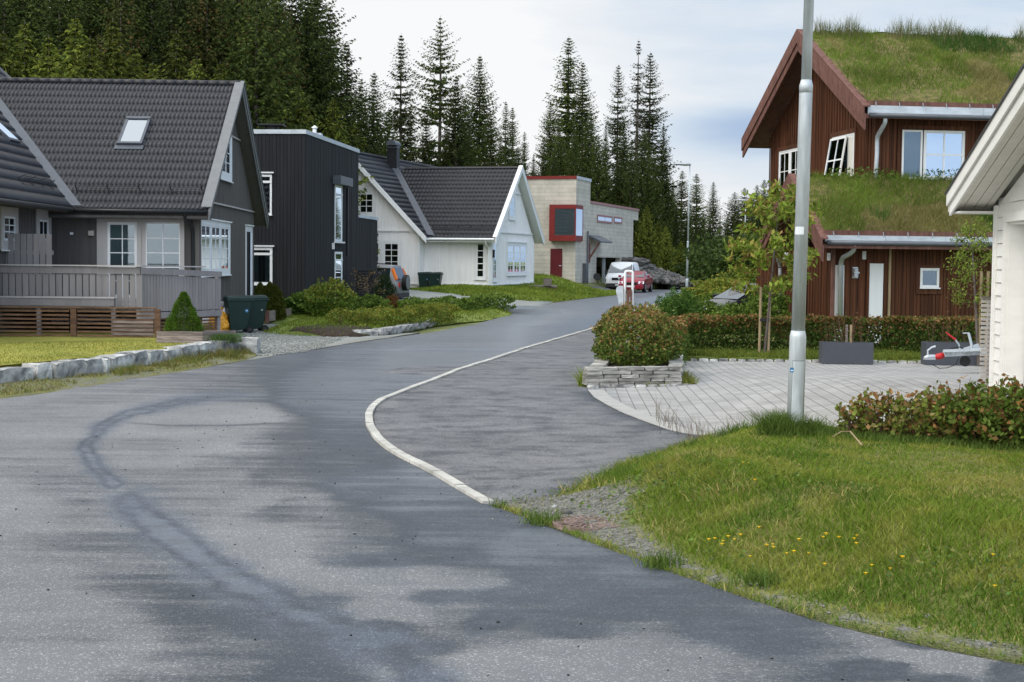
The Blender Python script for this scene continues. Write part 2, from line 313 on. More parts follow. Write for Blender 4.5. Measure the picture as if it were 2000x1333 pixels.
M = dict(
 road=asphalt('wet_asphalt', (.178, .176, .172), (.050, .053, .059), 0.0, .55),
 drive=asphalt('drive_asphalt', (.150, .148, .148), (.052, .052, .055), .27, 1.0, False),
 farasph=asphalt('far_asphalt', (.17, .17, .17), (.10, .10, .105), .42, .5, False),
 ground=mat('ground_grass', (.085, .115, .022), .9, .35, (1.2, 1.2, 1.2), .4, .03, detail=9, c2=(.15, .16, .05)),
 lawn=mat('lawn_green', (.10, .16, .022), .9, .30, (1.6, 1.6, 1.6), .5, .02, detail=10, c2=(.16, .19, .035), var2=.12, sc2=(9, 9, 9)),
 lawnl=mat('lawn_yellowish', (.19, .205, .03), .9, .22, (.9, .9, .9), .5, .02, detail=10, c2=(.26, .24, .04), var2=.10, sc2=(14, 14, 14)),
 soil=mat('soil', (.035, .024, .017), .95, .4, (9, 9, 9), .6, .03, detail=7),
 gravel=mat('gravel_grey', (.13, .14, .125), .9, .5, (34, 34, 34), .9, .02, detail=6, c2=(.27, .28, .26), var2=.15, sc2=(1, 1, 1)),
 pebble=mat('pebble', (.10, .10, .09), .9, .3, (60, 60, 60), .3, .01, c2=(.21, .21, .195)),
 verge=mat('gravel_verge', (.15, .14, .10), .95, .5, (30, 30, 30), .9, .02, detail=6, c2=(.26, .25, .20), var2=.25, sc2=(3, 3, 3)),
 paving=brickm('block_paving', (.325, .32, .305), (.262, .257, .245), (.13, .125, .112), 1.0, .21, .17, .85, .0075, .6, rot=R(92)),
 pavedge=mat('paving_border', (.33, .325, .305), .85, .12, (4, 4, 4), .2, .005, detail=8),
 kerb=mat('kerb_concrete', (.42, .41, .37), .85, .22, (7, 7, 7), .5, .01, detail=8, var2=.2, sc2=(2, 2, 2)),
 granite=mat('granite_block', (.15, .155, .16), .85, .35, (5, 5, 5), .9, .04, detail=9, c2=(.38, .38, .36), var2=.25, sc2=(1.3, 1.3, 1.3), rnd=.35),
 slate=mat('slate_stone', (.17, .165, .15), .8, .4, (3, 3, 22), .8, .02, detail=8, c2=(.33, .32, .29), var2=.3, sc2=(2, 2, 2), rnd=.3),
 scree=mat('scree_rock', (.035, .035, .032), .9, .3, (2.5, 2.5, 2.5), .5, .05, c2=(.16, .155, .14)),
 rock=mat('dark_rock', (.035, .035, .032), .85, .45, (2.2, 2.2, 5), .9, .1, detail=9, c2=(.13, .125, .115)),
 grass=foliage('grass_blades', .6, .35, .05), leaf=foliage('leaves', .55, .32, .08), spruce=foliage('spruce_needles', .7, .12, .42), spruceb=foliage('spruce_brown', .7, .12, .2),
 bark=mat('bark', (.075, .062, .05), .95, .35, (8, 8, 2), .8, .02, c2=(.12, .10, .085)),
 stake=mat('stake_wood', (.30, .225, .13), .8, .2, (20, 20, 2), .3, .005),
 twig=mat('twig', (.09, .055, .035), .9, .25, (9, 9, 9), .2, .01),
 galv=mat('galvanised_steel', (.46, .50, .52), .5, .18, (7, 7, 2.2), .06, .004, metal=.35, detail=8, var2=.12, sc2=(30, 30, 3)),
 steel=mat('zinc_pipe', (.42, .44, .46), .4, .1, (4, 4, 2), .05, .004, metal=.5),
 fascia=mat('zinc_gutter', (.46, .50, .53), .5, .12, (3, 3, 12), .05, .004, metal=.2, var2=.1, sc2=(2, 2, 2)),
 greyw=mat('grey_boards', (.090, .084, .080), .75, .14, (9, 9, .5), .2, .004, detail=5),
 greyg=mat('grey_gable_boards', (.125, .117, .105), .75, .12, (9, 9, .5), .2, .004, detail=5),
 deckg=mat('deck_grey_paint', (.235, .218, .217), .7, .10, (9, 9, .8), .15, .004, detail=5, rnd=.07, var2=.08, sc2=(2, 2, .8)),
 trimg=mat('light_grey_trim', (.42, .40, .375), .6, .06, (5, 5, 1), .08, .003),
 trimlg=mat('bargeboard_grey', (.165, .170, .172), .6, .08, (5, 5, 1), .08, .003),
 white=mat('white_paint', (.72, .73, .72), .55, .05, (6, 6, .8), .08, .003),
 whitew=mat('white_boards', (.79, .785, .77), .6, .06, (7, 7, .6), .1, .003),
 garagew=mat('garage_white', (.74, .73, .69), .55, .05, (3, 3, 9), .10, .003, detail=6),
 soffit=mat('soffit_white', (.62, .60, .54), .6, .06, (4, 9, 4), .08, .003),
 black=mat('black_boards', (.0075, .008, .0095), .75, .3, (8, 8, .35), .3, .005, detail=5, c2=(.012, .013, .016), spec=.3),
 blackm=mat('black_metal', (.016, .017, .019), .4, .15, (5, 5, 5), .05, .003),
 darkflash=mat('dark_flashing', (.085, .095, .11), .4, .12, (5, 5, 5), .05, .003, metal=.2),
 tile=mat('concrete_tile', (.016, .0168, .020), .5, .2, (6, 6, 6), .25, .004, detail=6, c2=(.023, .0235, .027), spec=.35, var2=.15, sc2=(.8, .8, .8)),
 redb=mat('red_brown_boards', (.042, .0168, .0090), .7, .30, (16, 16, .35), .35, .005, detail=6, c2=(.098, .0375, .0175), spec=.15, var2=.2, sc2=(1.2, 1.2, .3)),
 redd=mat('brown_bargeboard', (.105, .044, .032), .7, .22, (10, 10, 3), .25, .005, detail=6, c2=(.15, .072, .056)),
 brownf=mat('brown_fence_wood', (.105, .052, .028), .75, .25, (3, 9, 14), .3, .005, detail=6, c2=(.17, .095, .055), rnd=.2),
 oldwood=mat('weathered_planks', (.155, .120, .105), .85, .25, (3, 3, 24), .4, .006, detail=6, c2=(.24, .20, .18), rnd=.2),
 slatw=mat('whitewashed_slats', (.50, .47, .43), .75, .14, (4, 4, 20), .2, .004),
 plant=mat('anthracite_planter', (.062, .068, .080), .55, .08, (5, 5, 5), .08, .003),
 bin=mat('green_plastic', (.010, .028, .024), .38, .12, (9, 9, 9), .08, .003),
 rubber=mat('rubber', (.012, .012, .012), .8, .1, (9, 9, 9), .1, .003),
 rim=mat('rim_metal', (.35, .35, .36), .35, .08, (9, 9, 9), 0, metal=.7),
 bluest=mat('blue_sticker', (.02, .13, .28), .5, .05, (9, 9, 9), 0), whitest=mat('white_sticker', (.62, .65, .66), .5, .12, (60, 60, 60), 0),
 orange=mat('orange_plastic_bag', (.62, .25, .02), .35, .25, (9, 9, 9), .9, .03, c2=(.80, .40, .05)),
 conc=brickm('pale_block_wall', (.50, .465, .39), (.44, .41, .345), (.30, .275, .235), 1.0, 1.9, .265, .85, .010, .4, objrot=(R(90), 0, R(0))),
 redm=mat('red_metal', (.17, .018, .015), .5, .12, (3, 3, 3), .03, .003), darkred=mat('dark_red_door', (.095, .010, .014), .5, .1, (3, 3, 3), .03, .003),
 pink=mat('faded_red_flashing', (.30, .14, .14), .5, .1, (3, 3, 3), .03, .003),
 dark=mat('dark_interior', (.016, .017, .017), .8, .3, (1.2, 1.2, 1.2), 0, c2=(.035, .035, .033)),
 curtain=mat('curtain', (.20, .245, .235), .8, .12, (9, 9, .6), .1, .01), blind=mat('blind', (.15, .185, .18), .7, .08, (1, 1, 55), .3, .01),
 skyroom=mat('pale_blind_sky_glare', (.62, .70, .78), .7, .04, (1, 1, 5), 0),  # pale backing; sky reflected in the bright panes is put into its colour
 glass=glassm('window_glass', .10), carglass=glassm('car_glass', .22, (.28, .33, .33)), mirror=glassm('sky_glass', .95, (.3, .35, .4)),
 vanw=mat('van_white', (.74, .75, .75), .3, .03, (2, 2, 2), 0), carred=mat('car_dark_red', (.20, .012, .025), .25, .06, (2, 2, 2), 0), carblk=mat('car_black', (.010, .011, .013), .2, .1, (2, 2, 2), 0),
 cargrey=mat('car_grey', (.16, .17, .175), .3, .05, (2, 2, 2), 0, metal=.3), carbump=mat('car_plastic', (.03, .03, .032), .6, .05, (2, 2, 2), 0),
 lamp=mat('headlight', (.62, .66, .70), .15, .05, (9, 9, 9), 0), tail=mat('tail_light', (.55, .03, .02), .25, .1, (9, 9, 9), 0), amber=mat('amber_light', (.70, .18, .03), .3, .1, (9, 9, 9), 0),
 redp=mat('red_plastic', (.45, .02, .02), .4, .1, (9, 9, 9), .05, .003), rust=mat('rusty_iron', (.13, .085, .07), .85, .35, (14, 14, 14), .7, .01, detail=7, c2=(.22, .16, .14)),
 yellow=mat('yellow_petal', (.80, .52, .01), .5, .05, (9, 9, 9), 0), turf=mat('turf_soil', (.10, .085, .035), .95, .35, (5, 5, 5), .7, .04, detail=8, c2=(.17, .13, .055)),
 fruit=mat('terracotta', (.20, .08, .05), .8, .1, (9, 9, 9), .1, .003),
)
# ================================================================== GROUND
def lx(y): return np.interp(y, [30, 40.8, 45.9, 58.9, 72.5, 90.8, 106, 122, 140], [-6.5, -4.2, -2.4, 0, 1.5, 6.4, 10.0, 13.0, 22.])
def G(x, y):
    x = np.asarray(x, float); y = np.asarray(y, float); d = lx(y) - x
    z = -.05 + .40 * sm((d - .8) / 5) * sm((y - 60) / 15) + .62 * sm((d - 2.2) / 4.2) * sm((y - 91) / 8)
    z = z + 4.5 * sm((y - 112) / 45) * sm((15 + (y - 112) * .12 - x) / 9) + 5 * sm((-x - 20) / 35) * sm((y - 62) / 25)
    z = z + 1.2 * sm((y - 150) / 60) + 2.2 * sm((d - 4) / 5.) * sm((y - 107) / 10)
    return z + .04 * (vn(x, y, .3, 3) - .5) * sm((y - 50) / 20)
def Gz(x, y, up=0.0): return Vector((x, y, float(G(x, y)) + up))
def zp(x, y): return .012 + .40 * sm((np.asarray(x, float) - 2.1) / 3.9) * sm((29.5 - np.asarray(y, float)) / 8)
def struct(o, name=None): o['kind'] = 'structure'; return o
# base terrain
gx = np.concatenate([np.arange(-260, -40, 8), np.arange(-40, 44, 1.5), np.arange(44, 270, 8)]); gy = np.concatenate([np.arange(-20, 160, 1.5), np.arange(160, 620, 12)])
X, Y = np.meshgrid(gx, gy); nx = len(gx); ny = len(gy); ii = np.arange(nx * ny).reshape(ny, nx)
f = np.stack([ii[:-1, :-1], ii[:-1, 1:], ii[1:, 1:], ii[1:, :-1]], -1).reshape(-1, 4)
struct(npmesh('ground', np.stack([X.ravel(), Y.ravel(), G(X, Y).ravel()], 1), f, M['ground'], smooth=True))
# wetness of the asphalt: stains measured on the road surface, plus a channel of painted sky sheen
ANC = [(50,850,.15),(50,1000,.12),(50,1150,.12),(100,1300,.12),(250,1250,.2),(230,1080,.38),(150,950,.33),(330,1330,.32),(120,800,.25),(250,760,.3),(400,730,.35),(560,700,.48),(450,770,.42),
 (300,822,.06),(400,808,.03),(480,812,.05),(440,828,.2),(450,843,.10),(350,900,.20),(420,960,.25),(500,930,.48),(560,860,.5),(600,900,.55),(650,850,.62),(540,1000,.45),(450,1043,.06),(550,1047,.10),(360,1010,.3),(340,940,.3),(480,905,.35),(500,980,.15),(600,985,.3),
 (700,960,.68),(800,980,.76),(850,1050,.72),(720,1045,.42),(640,1040,.30),(1000,1080,.85),(700,800,.82),(600,780,.80),(650,740,.88),(800,700,.98),(900,660,1.0),(1000,630,1.0),(1100,610,1.0),(700,690,.75),
 (560,1105,.08),(640,1135,.0),(740,1138,.0),(850,1138,.06),(940,1136,.25),(520,1132,.05),(450,1080,.12),(1050,1130,.6),(800,1200,.06),(720,1190,.06),(880,1205,.3),(960,1215,.6),(1000,1290,.02),(1200,1290,.05),(1350,1300,.08),(1450,1310,.3),(900,1300,.05),(900,1325,.02),(1080,1265,.2),
 (1200,1190,.60),(1400,1220,.62),(1500,1260,.6),(1700,1300,.62),(1100,1230,.55),(1120,1060,.85),(1250,1130,.75),(500,1230,.5),(600,1310,.6),(420,1290,.4),(350,1180,.5),(820,860,.7),(860,930,.8),(640,1240,.62),(300,1140,.45),(200,1200,.2),
 (1785,1281,.0),(1755,1280,.0),(1815,1287,.0),(1850,1306,.05),(1900,1306,.05),(1800,1260,.6),(1750,1300,.6),(1950,1310,.62),(1850,1325,.6),
 (1300,1100,.6),(1500,1180,.5),(0,1333,.15),(1250,1250,.3),(1000,1240,.35),(850,1265,.45),(760,1230,.6),(560,1060,.2),(650,1085,.4),(760,1090,.55),(430,900,.28),(760,770,.8),(500,870,.35),(360,850,.15),(300,870,.3),(700,1085,.5),(900,1090,.6),(850,1168,.55),(1000,1165,.6),(640,1180,.5),(760,1135,.03),(400,1250,.45),(260,1160,.38),(300,1060,.42),(180,1010,.3),(420,1200,.45),(120,1180,.15),(560,900,.5),(470,930,.2),(430,870,.12)]
STREAM = [(620,772),(470,772),(350,783),(250,806),(190,838),(172,870),(190,915),(215,945)]; STREAM2 = [(255,985),(300,1020),(350,1060),(395,1100),(470,1145),(560,1190),(650,1225),(740,1265),(800,1310),(840,1345)]
EDGE = [(250,826),(330,832),(440,832),(560,826)]
def wetness(v):
    px, py = pix(v[:, 0], v[:, 1], v[:, 2]); a = np.array(ANC, float); num = np.zeros(len(px)); den = np.zeros(len(px))
    for X0, Y0, w in a:
        q = 1 / (((px - X0) / 1.0) ** 2 + ((py - Y0) * 2.9) ** 2 + 350) ** 1.7; num += q * w; den += q
    w = num / den
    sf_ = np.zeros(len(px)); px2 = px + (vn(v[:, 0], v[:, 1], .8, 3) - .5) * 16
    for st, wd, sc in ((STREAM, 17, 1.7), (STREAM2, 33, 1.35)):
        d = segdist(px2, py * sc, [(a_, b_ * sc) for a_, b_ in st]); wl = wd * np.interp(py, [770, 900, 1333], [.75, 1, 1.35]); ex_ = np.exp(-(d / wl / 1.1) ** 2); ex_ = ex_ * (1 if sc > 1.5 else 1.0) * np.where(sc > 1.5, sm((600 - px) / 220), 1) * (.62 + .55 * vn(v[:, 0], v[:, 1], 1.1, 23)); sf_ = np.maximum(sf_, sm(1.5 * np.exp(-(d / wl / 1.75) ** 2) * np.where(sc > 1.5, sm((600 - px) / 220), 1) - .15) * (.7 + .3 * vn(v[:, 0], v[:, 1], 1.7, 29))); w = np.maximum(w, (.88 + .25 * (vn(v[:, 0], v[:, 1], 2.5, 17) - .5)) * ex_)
    d = segdist(px, py * 3, [(a_, b_ * 3) for a_, b_ in EDGE]); w = np.maximum(w, .42 * np.exp(-(d / 8) ** 2))
    w = np.where(py < 620, np.maximum(w, .95 * 1.0), w)
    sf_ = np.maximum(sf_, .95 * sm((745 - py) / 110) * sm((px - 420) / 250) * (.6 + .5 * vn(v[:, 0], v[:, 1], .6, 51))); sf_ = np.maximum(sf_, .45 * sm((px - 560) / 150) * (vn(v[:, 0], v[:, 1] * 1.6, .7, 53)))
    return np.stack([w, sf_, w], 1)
gx = np.concatenate([np.arange(-14, -9, .12), np.arange(-9, 3, .036), np.arange(3, 9, .12)]); gy = np.concatenate([np.arange(3, 12, .055), np.arange(12, 34.01, .10)])
X, Y = np.meshgrid(gx, gy); nx = len(gx); ny = len(gy); ii = np.arange(nx * ny).reshape(ny, nx)
f = np.stack([ii[:-1, :-1], ii[:-1, 1:], ii[1:, 1:], ii[1:, :-1]], -1).reshape(-1, 4); v = np.stack([X.ravel(), Y.ravel(), 0 * X.ravel()], 1)
keep = (X.ravel() < np.interp(Y.ravel(), [3, 30, 34], [9, 8, 3.2])) & (X.ravel() > np.interp(Y.ravel(), [3, 20, 25, 30, 34], [-14, -14, -12, -8.5, -6.6])); f = f[keep[f].all(1)]
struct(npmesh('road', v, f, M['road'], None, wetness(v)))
KERB = [(955,985),(905,957),(860,930),(822,910),(790,895),(760,877),(738,858),(722,832),(720,812),(728,795),(748,781),(800,760),(850,742),(900,722),(960,704),(1030,680),(1100,660),(1150,645),(1180,636)]
FARL = [(600,686),(680,672),(750,662),(850,648),(930,633),(1000,613),(985,606),(940,597),(1060,598),(1085,591),(1150,583),(1205,577),(1260,570),(1310,566),(1360,563)]
FARR = [(1392,567),(1350,575),(1300,589),(1250,604),(1215,618),(1180,636),(1150,700)]
poly = [(-5.9, 33.5)] + [P(*q)[:2] for q in FARL] + [(15, 124), (22, 134), (40, 142), (44, 137), (26, 128), (18, 119)] + [P(*q)[:2] for q in FARR[:]] + [(2.6, 33.5)]
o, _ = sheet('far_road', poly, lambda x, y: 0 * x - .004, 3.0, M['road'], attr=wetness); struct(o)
# private drive beyond the kerb
PAVC = [(1148,762),(1160,776),(1185,791),(1215,806),(1250,820),(1300,838),(1345,850),(1388,858)]
DLAWN = [(1385,862),(1330,882),(1260,906),(1215,922),(1180,942),(1130,962),(1080,976),(1010,984),(955,985)]
pav_l = [PG(a, b, zp)[:2] for a, b in PAVC]
poly = [P(*q)[:2] for q in KERB] + [P(*q)[:2] for q in [(1190,632),(1215,622),(1250,625),(1260,640)]] + [(3.6, 33), (3.3, 24.6)] + pav_l + [P(*q)[:2] for q in DLAWN[:-1]]
def zdr(x, y): return .006 + .05 * sm(1 - segdist(x, y, [tuple(P(*q)[:2]) for q in DLAWN]) / .9) * sm((y - 12.6) / 1.2) + 0 * x
DR = poly
o, _ = sheet('drive', poly, zdr, .35, M['drive']); struct(o)
# crumbling raised lip of the drive above the gravel
lip = [P(*q) for q in DLAWN[1:]]; mb = MB()
for a, b in zip(lip[:-1], lip[1:]):
    n = max(2, int((b - a).length / .12))
    for k in range(n):
        p = a.lerp(b, (k + .5) / n); zt = float(zdr(p.x, p.y)); r_ = random.uniform(.015, .035)
        mb.bar(Vector((p.x - .04, p.y - r_, -.02 + zt / 2)), Vector((p.x + .07, p.y - r_ + .01, -.02 + zt / 2)), .06, zt + .03)
struct(mb.build('drive_edge', M['drive']))
# kerb
kp = [P(*q, .0) for q in KERB] + [P(*q) for q in FARR[:-1][::-1]][1:]
den = []
for a, b in zip(kp[:-1], kp[1:]):
    n = max(1, int((b - a).length / .12)); den += [a.lerp(b, k / n) for k in range(n)]
den.append(kp[-1]); den = [den[0]] + [(den[i - 2] + den[i - 1] + den[i] + den[i + 1] + den[i + 2]) / 5 if 2 <= i < len(den) - 2 else den[i] for i in range(1, len(den))]
mb = MB(); i = 0
while i < len(den) - 1:
    j = min(i + 7, len(den) - 1); seg = den[i:j + 1]; w = .052; dz = random.uniform(-.004, .006)
    for k in range(len(seg) - 1):
        a, b = seg[k], seg[k + 1]; d = (b - a).normalized(); nn = Vector((d.y, -d.x, 0))
        if k == 0: a = a + d * .012
        if k == len(seg) - 2: b = b - d * .012
        z1 = .030 + dz; e1 = nn * w * random.uniform(.93, 1.05)
        mb.hexa([a - nn * w + Vector((0, 0, -.03)), b - nn * w + Vector((0, 0, -.03)), b + nn * w + Vector((0, 0, -.03)), a + nn * w + Vector((0, 0, -.03)), a - nn * w * .93 + Vector((0, 0, z1)), b - nn * w * .93 + Vector((0, 0, z1)), b + nn * w * .9 + Vector((0, 0, z1)), a + nn * w * .9 + Vector((0, 0, z1))])
    i = j
struct(mb.build('kerb', M['kerb']))
# block paving
PAVB = pav_l + [(2.4, 16.2), (3.6, 15.8), (13, 15.8), (13, 31.3), (P(1350, 706).x, 31.3), (3.15, 31.3), (3.1, 24.9), tuple(P(1150, 760)[:2])]
o, _ = sheet('paving', PAVB, zp, .6, M['paving']); struct(o)
mb = MB(); c = [Vector((a, b, 0)) for a, b in pav_l + [(2.5, 16.3)]]; cc = []
for a, b in zip(c[:-1], c[1:]):
    n = max(1, int((b - a).length / .24)); cc += [a.lerp(b, k / n) for k in range(n)]
for a, b in zip(cc[:-1], cc[1:]):
    d = (b - a).normalized(); nn = Vector((d.y, -d.x, 0)) * -1
    if nn.y < 0: nn = -nn
    a = a + d * .004; b = b - d * .004; z = lambda q: float(zp(q.x, q.y)) + .006
    q = [a, b, b + nn * .26, a + nn * .26]; mb.hexa([Vector((t.x, t.y, -.02)) for t in q] + [Vector((t.x, t.y, z(t))) for t in q])
struct(mb.build('paving_border', M['pavedge']))
patch = [P(a, b, .003) for a, b in ((733, 729), (795, 716.5), (932, 716), (915, 724), (893, 734))]; struct(MB().prism([Vector((q.x, q.y, -.02)) for q in patch], (0, 0, .0235)).build('asphalt_patch', M['drive']))
# lawns
def lawnmix(name, a, b):
    m, t, bs = newmat(name); N = t.nodes.new; L = t.links.new; at = N('ShaderNodeAttribute'); at.attribute_name = 'col'; sp = N('ShaderNodeSeparateColor'); L(at.outputs['Color'], sp.inputs[0])
    tc = N('ShaderNodeTexCoord')
    def nz(s, d=6):
        n = N('ShaderNodeTexNoise'); n.inputs['Scale'].default_value = s; n.inputs['Detail'].default_value = d; n.inputs['Roughness'].default_value = .65; L(tc.outputs['Object'], n.inputs[0]); return n
    def rp(n, c1, c2):
        r = N('ShaderNodeValToRGB'); e = r.color_ramp.elements; e[0].position = .32; e[1].position = .68; e[0].color = (*c1, 1); e[1].color = (*c2, 1); L(n.outputs['Fac'], r.inputs[0]); return r.outputs[0]
    vr = N('ShaderNodeTexVoronoi'); vr.inputs['Scale'].default_value = 38; L(tc.outputs['Object'], vr.inputs[0]); s2 = N('ShaderNodeSeparateColor'); L(vr.outputs['Color'], s2.inputs[0])
    r = N('ShaderNodeValToRGB'); e = r.color_ramp.elements; e[0].color = (.055, .053, .042, 1); e[1].color = (.20, .195, .165, 1); L(s2.outputs[0], r.inputs[0])
    mx = N('ShaderNodeMix'); mx.data_type = 'RGBA'; ad = N('ShaderNodeMath'); ad.operation = 'ADD'; n3 = nz(5, 6); mm = N('ShaderNodeMath'); mm.operation = 'MULTIPLY_ADD'; mm.inputs[1].default_value = 1.4; mm.inputs[2].default_value = -.7; L(n3.outputs['Fac'], mm.inputs[0])
    L(sp.outputs[0], ad.inputs[0]); L(mm.outputs[0], ad.inputs[1]); cl = N('ShaderNodeMapRange'); cl.inputs[1].default_value = .35; cl.inputs[2].default_value = .65; L(ad.outputs[0], cl.inputs[0])
    L(cl.outputs[0], mx.inputs['Factor']); L(rp(nz(7), a, b), mx.inputs['A']); L(r.outputs[0], mx.inputs['B']); L(mx.outputs['Result'], bs.inputs['Base Color']); setp(bs, Roughness=.95)
    bp = N('ShaderNodeBump'); bp.inputs['Strength'].default_value = .8; bp.inputs['Distance'].default_value = .02; L(vr.outputs['Distance'], bp.inputs['Height']); L(bp.outputs[0], bs.inputs['Normal']); return m
M['lawnmix'] = lawnmix('lawn_and_gravel', (.09, .105, .022), (.17, .17, .04))
REDGE = [(930,972),(955,988),(1010,1006),(1060,1025),(1130,1052),(1200,1078),(1300,1115),(1400,1150),(1500,1184),(1600,1215),(1700,1240),(1800,1262),(1900,1282),(2000,1300)]
RE = [tuple(P(*q)[:2]) for q in REDGE[1:]] + [(4.6, 6.9), (7, 6.2)]
DE = [tuple(P(*q)[:2]) for q in DLAWN[::-1]] + [tuple(pav_l[-1])] + [(2.35, 16.9), (3.2, 17.0), (3.9, 16.7), (13, 16.7)]
def gravelness(x, y):
    d = segdist(x, y, RE); e = segdist(x, y, DE[:9]); 
    return np.clip(1.15 - d / np.interp(x, [-.5, .9, 1.3, 5], [1.05, .85, .30, .30]), 0, 1) * np.clip(d / .13 - .1, .12, 1) + .9 * sm(1 - np.hypot(x - .72, (y - 12.55) * .62) / .62)
def zl(x, y):
    d = segdist(x, y, RE); e = segdist(x, y, DE); k = sm(np.minimum(d - .38, e * 1.3) / 1.5); z0 = zp(x, y) * sm((y - 14.4) / 1.0)
    return -.006 + .032 * sm(d / .22) + z0 * (1 - k) + k * .34 + .05 * k * (vn(x, y, 1.3, 8) - .5) + .012 * vn(x, y, 4, 2)
LAWN = RE + [(13, 6.2), (13, 16.7)] + DE[::-1][1:-1]
o, _ = sheet('lawn', LAWN, zl, .22, M['lawnmix'], attr=lambda v: np.repeat(gravelness(v[:, 0], v[:, 1])[:, None], 3, 1)); struct(o)
# left lawn behind the stone edging
def P3(a, b): return tuple(P(a, b, .27)[:2])
LL = [P3(-260, 745), P3(-60, 723), P3(0, 714), P3(73, 708), P3(134, 702), P3(215, 695), P3(290, 685), P3(352, 677), P3(405, 670), P3(435, 664), P3(440, 660), (-7.9, 36), (-8.2, 41), (-26, 41), (-26, 20)]
o, _ = sheet('left_lawn', LL, lambda x, y: .25 + .03 * vn(x, y, .8, 4), .8, M['lawnl']); struct(o)
VL = [(-420,850),(-120,792),(0,779),(60,772),(110,766),(240,744),(400,719),(480,704),(500,697),(478,684),(440,688),(400,696),(240,716),(0,742),(-300,790)]
LV = [tuple(P(*q)[:2]) for q in VL]
o, _ = sheet('left_verge', LV, lambda x, y: -.008 + .04 * sm(segdist(x, y, LV[:9]) / .35) + .02 * vn(x, y, 2, 4), .3, M['lawnmix'], wob=.1, attr=lambda v: np.repeat((.42 + .35 * (vn(v[:, 0], v[:, 1], 1.5, 1) - .5))[:, None], 3, 1)); struct(o)
# gravel parking by the bins
poly = [tuple(P(*q)[:2]) for q in [(486,704),(560,691),(680,672),(760,660),(820,650),(700,655),(640,655),(560,652),(520,648)]] + [(-7.2, 47), (-8.4, 47), (-8.4, 33), (-7.0, 30.5), (-5.6, 30.6)]
o, _ = sheet('gravel_yard', poly, lambda x, y: .002 + 0 * x, .8, M['gravel'], wob=.12); struct(o)
# middle garden
MG = [(512,647),(560,652),(640,655),(700,655),(755,650),(810,641),(855,633),(900,628),(960,622),(1000,612),(992,606),(960,602),(900,598),(830,594),(770,592)]
MGp = [tuple(P(a, b, .05)[:2]) for a, b in MG] + [(-5.9, 66), (-8.5, 66), (-8.5, 52), (-9.6, 47), (-7.2, 47)]
def zm(x, y): return -.02 + .18 * sm(segdist(x, y, MGp + [MGp[0]]) / .7) + .04 * vn(x, y, 1, 6)
o, _ = sheet('middle_lawn', MGp, zm, .5, M['lawn'], wob=.15); struct(o)
bed = [tuple(P(a, b, .12)[:2]) for a, b in [(560,645),(650,640),(700,641),(740,646),(700,650),(640,650)]]
o, _ = sheet('flower_bed', bed, lambda x, y: zm(x, y) + .03, .3, M['soil'], wob=.15); struct(o)
# gravel drive of the white house
def gpoly(l, up=0): return [tuple(PG(a, b, lambda x, y: float(G(x, y)) + up)[:2]) for a, b in l]
poly = [(-9, 70), (-9, 86)] + gpoly([(800, 567), (820, 569), (900, 577), (985, 583), (1083, 590)]) + [tuple(P(*q)[:2]) for q in [(1060,598),(1000,601),(960,600),(900,597),(830,593)]] + [(-5.8, 66)]
o, _ = sheet('gravel_driveway', poly, lambda x, y: G(x, y) + .03, 1.0, M['gravel'], wob=.15); struct(o)
WL = gpoly([(826,570),(900,579),(985,585),(1085,591),(1150,583),(1204,577),(1208,568)]) + [(6.2, 97.5), (3.2, 99), (-5, 99), (-6, 84)]
def zw(x, y): return G(x, y) + .03 + .16 * sm(segdist(x, y, WL + [WL[0]]) / 2.0)
o, _ = sheet('white_house_lawn', WL, zw, .8, M['lawn'], wob=.2); struct(o)
poly = gpoly([(1212,572),(1260,571),(1312,567),(1330,563)]) + [(13.6, 121), (10.5, 119), (9.5, 106), (6.0, 103.2), (5.2, 101.5), (6.3, 98)]
o, _ = sheet('forecourt', poly, lambda x, y: G(x, y) + .03, 1.2, M['farasph']); struct(o)
# strip behind the paving under the hedge
poly = [(3.1, 31.3), (13, 31.3), (13, 36.5), (3.5, 36.5), (2.6, 33), (2.4, 28.0), (3.15, 28)]
o, _ = sheet('hedge_strip', poly, lambda x, y: .05 + .05 * vn(x, y, 2, 6), .4, M['lawn']); struct(o)
poly = [(3.5, 36.5), (13, 36.5), (16, 37), (18, 60), (9.5, 66), (6.5, 52), (4.3, 42)]
o, _ = sheet('side_garden', poly, lambda x, y: .02 + .05 * vn(x, y, 2, 6), 1.0, M['ground']); struct(o)
# ================================================================== BUILDING HELPERS
def clad(mb, F, u0, u1, zb, zt, bw=.12, gap=.008, th=.02, v0=0.0, mi=0):
    """upright boards; zt is a number or a function of u"""
    fz = zt if callable(zt) else (lambda u: zt); fb = zb if callable(zb) else (lambda u: zb)
    n = max(1, round((u1 - u0) / bw)); w = (u1 - u0) / n
    for i in range(n):
        a = u0 + i * w + gap / 2; b = u0 + (i + 1) * w - gap / 2; t = th * random.uniform(.75, 1.25)
        za, zb_ = fz(a), fz(b); ba, bb = fb(a), fb(b)
        if min(za - ba, zb_ - bb) < .03: continue
        mb.hexa([F(a, v0, ba), F(b, v0, bb), F(b, v0 + t, bb), F(a, v0 + t, ba), F(a, v0, za), F(b, v0, zb_), F(b, v0 + t, zb_), F(a, v0 + t, za)], mi)
def battens(mb, F, u0, u1, zb, zt, sp=.22, w=.045, th=.022, v0=.0, mi=0):
    fz = zt if callable(zt) else (lambda u: zt); n = int((u1 - u0) / sp)
    for i in range(n + 1):
        a = u0 + i * (u1 - u0) / max(n, 1) - w / 2; b = a + w; z = min(fz(a), fz(b))
        if z - zb > .05: mb.box(F, a, b, v0, v0 + th, zb, z, mi)
def wall_sheet(mb, F, pts, th=.12, mi=0):
    """flat wall piece: outline in (u, z), thickness pushed inwards"""
    mb.prism([F(u, 0, z) for u, z in pts], -F.n * th, mi)
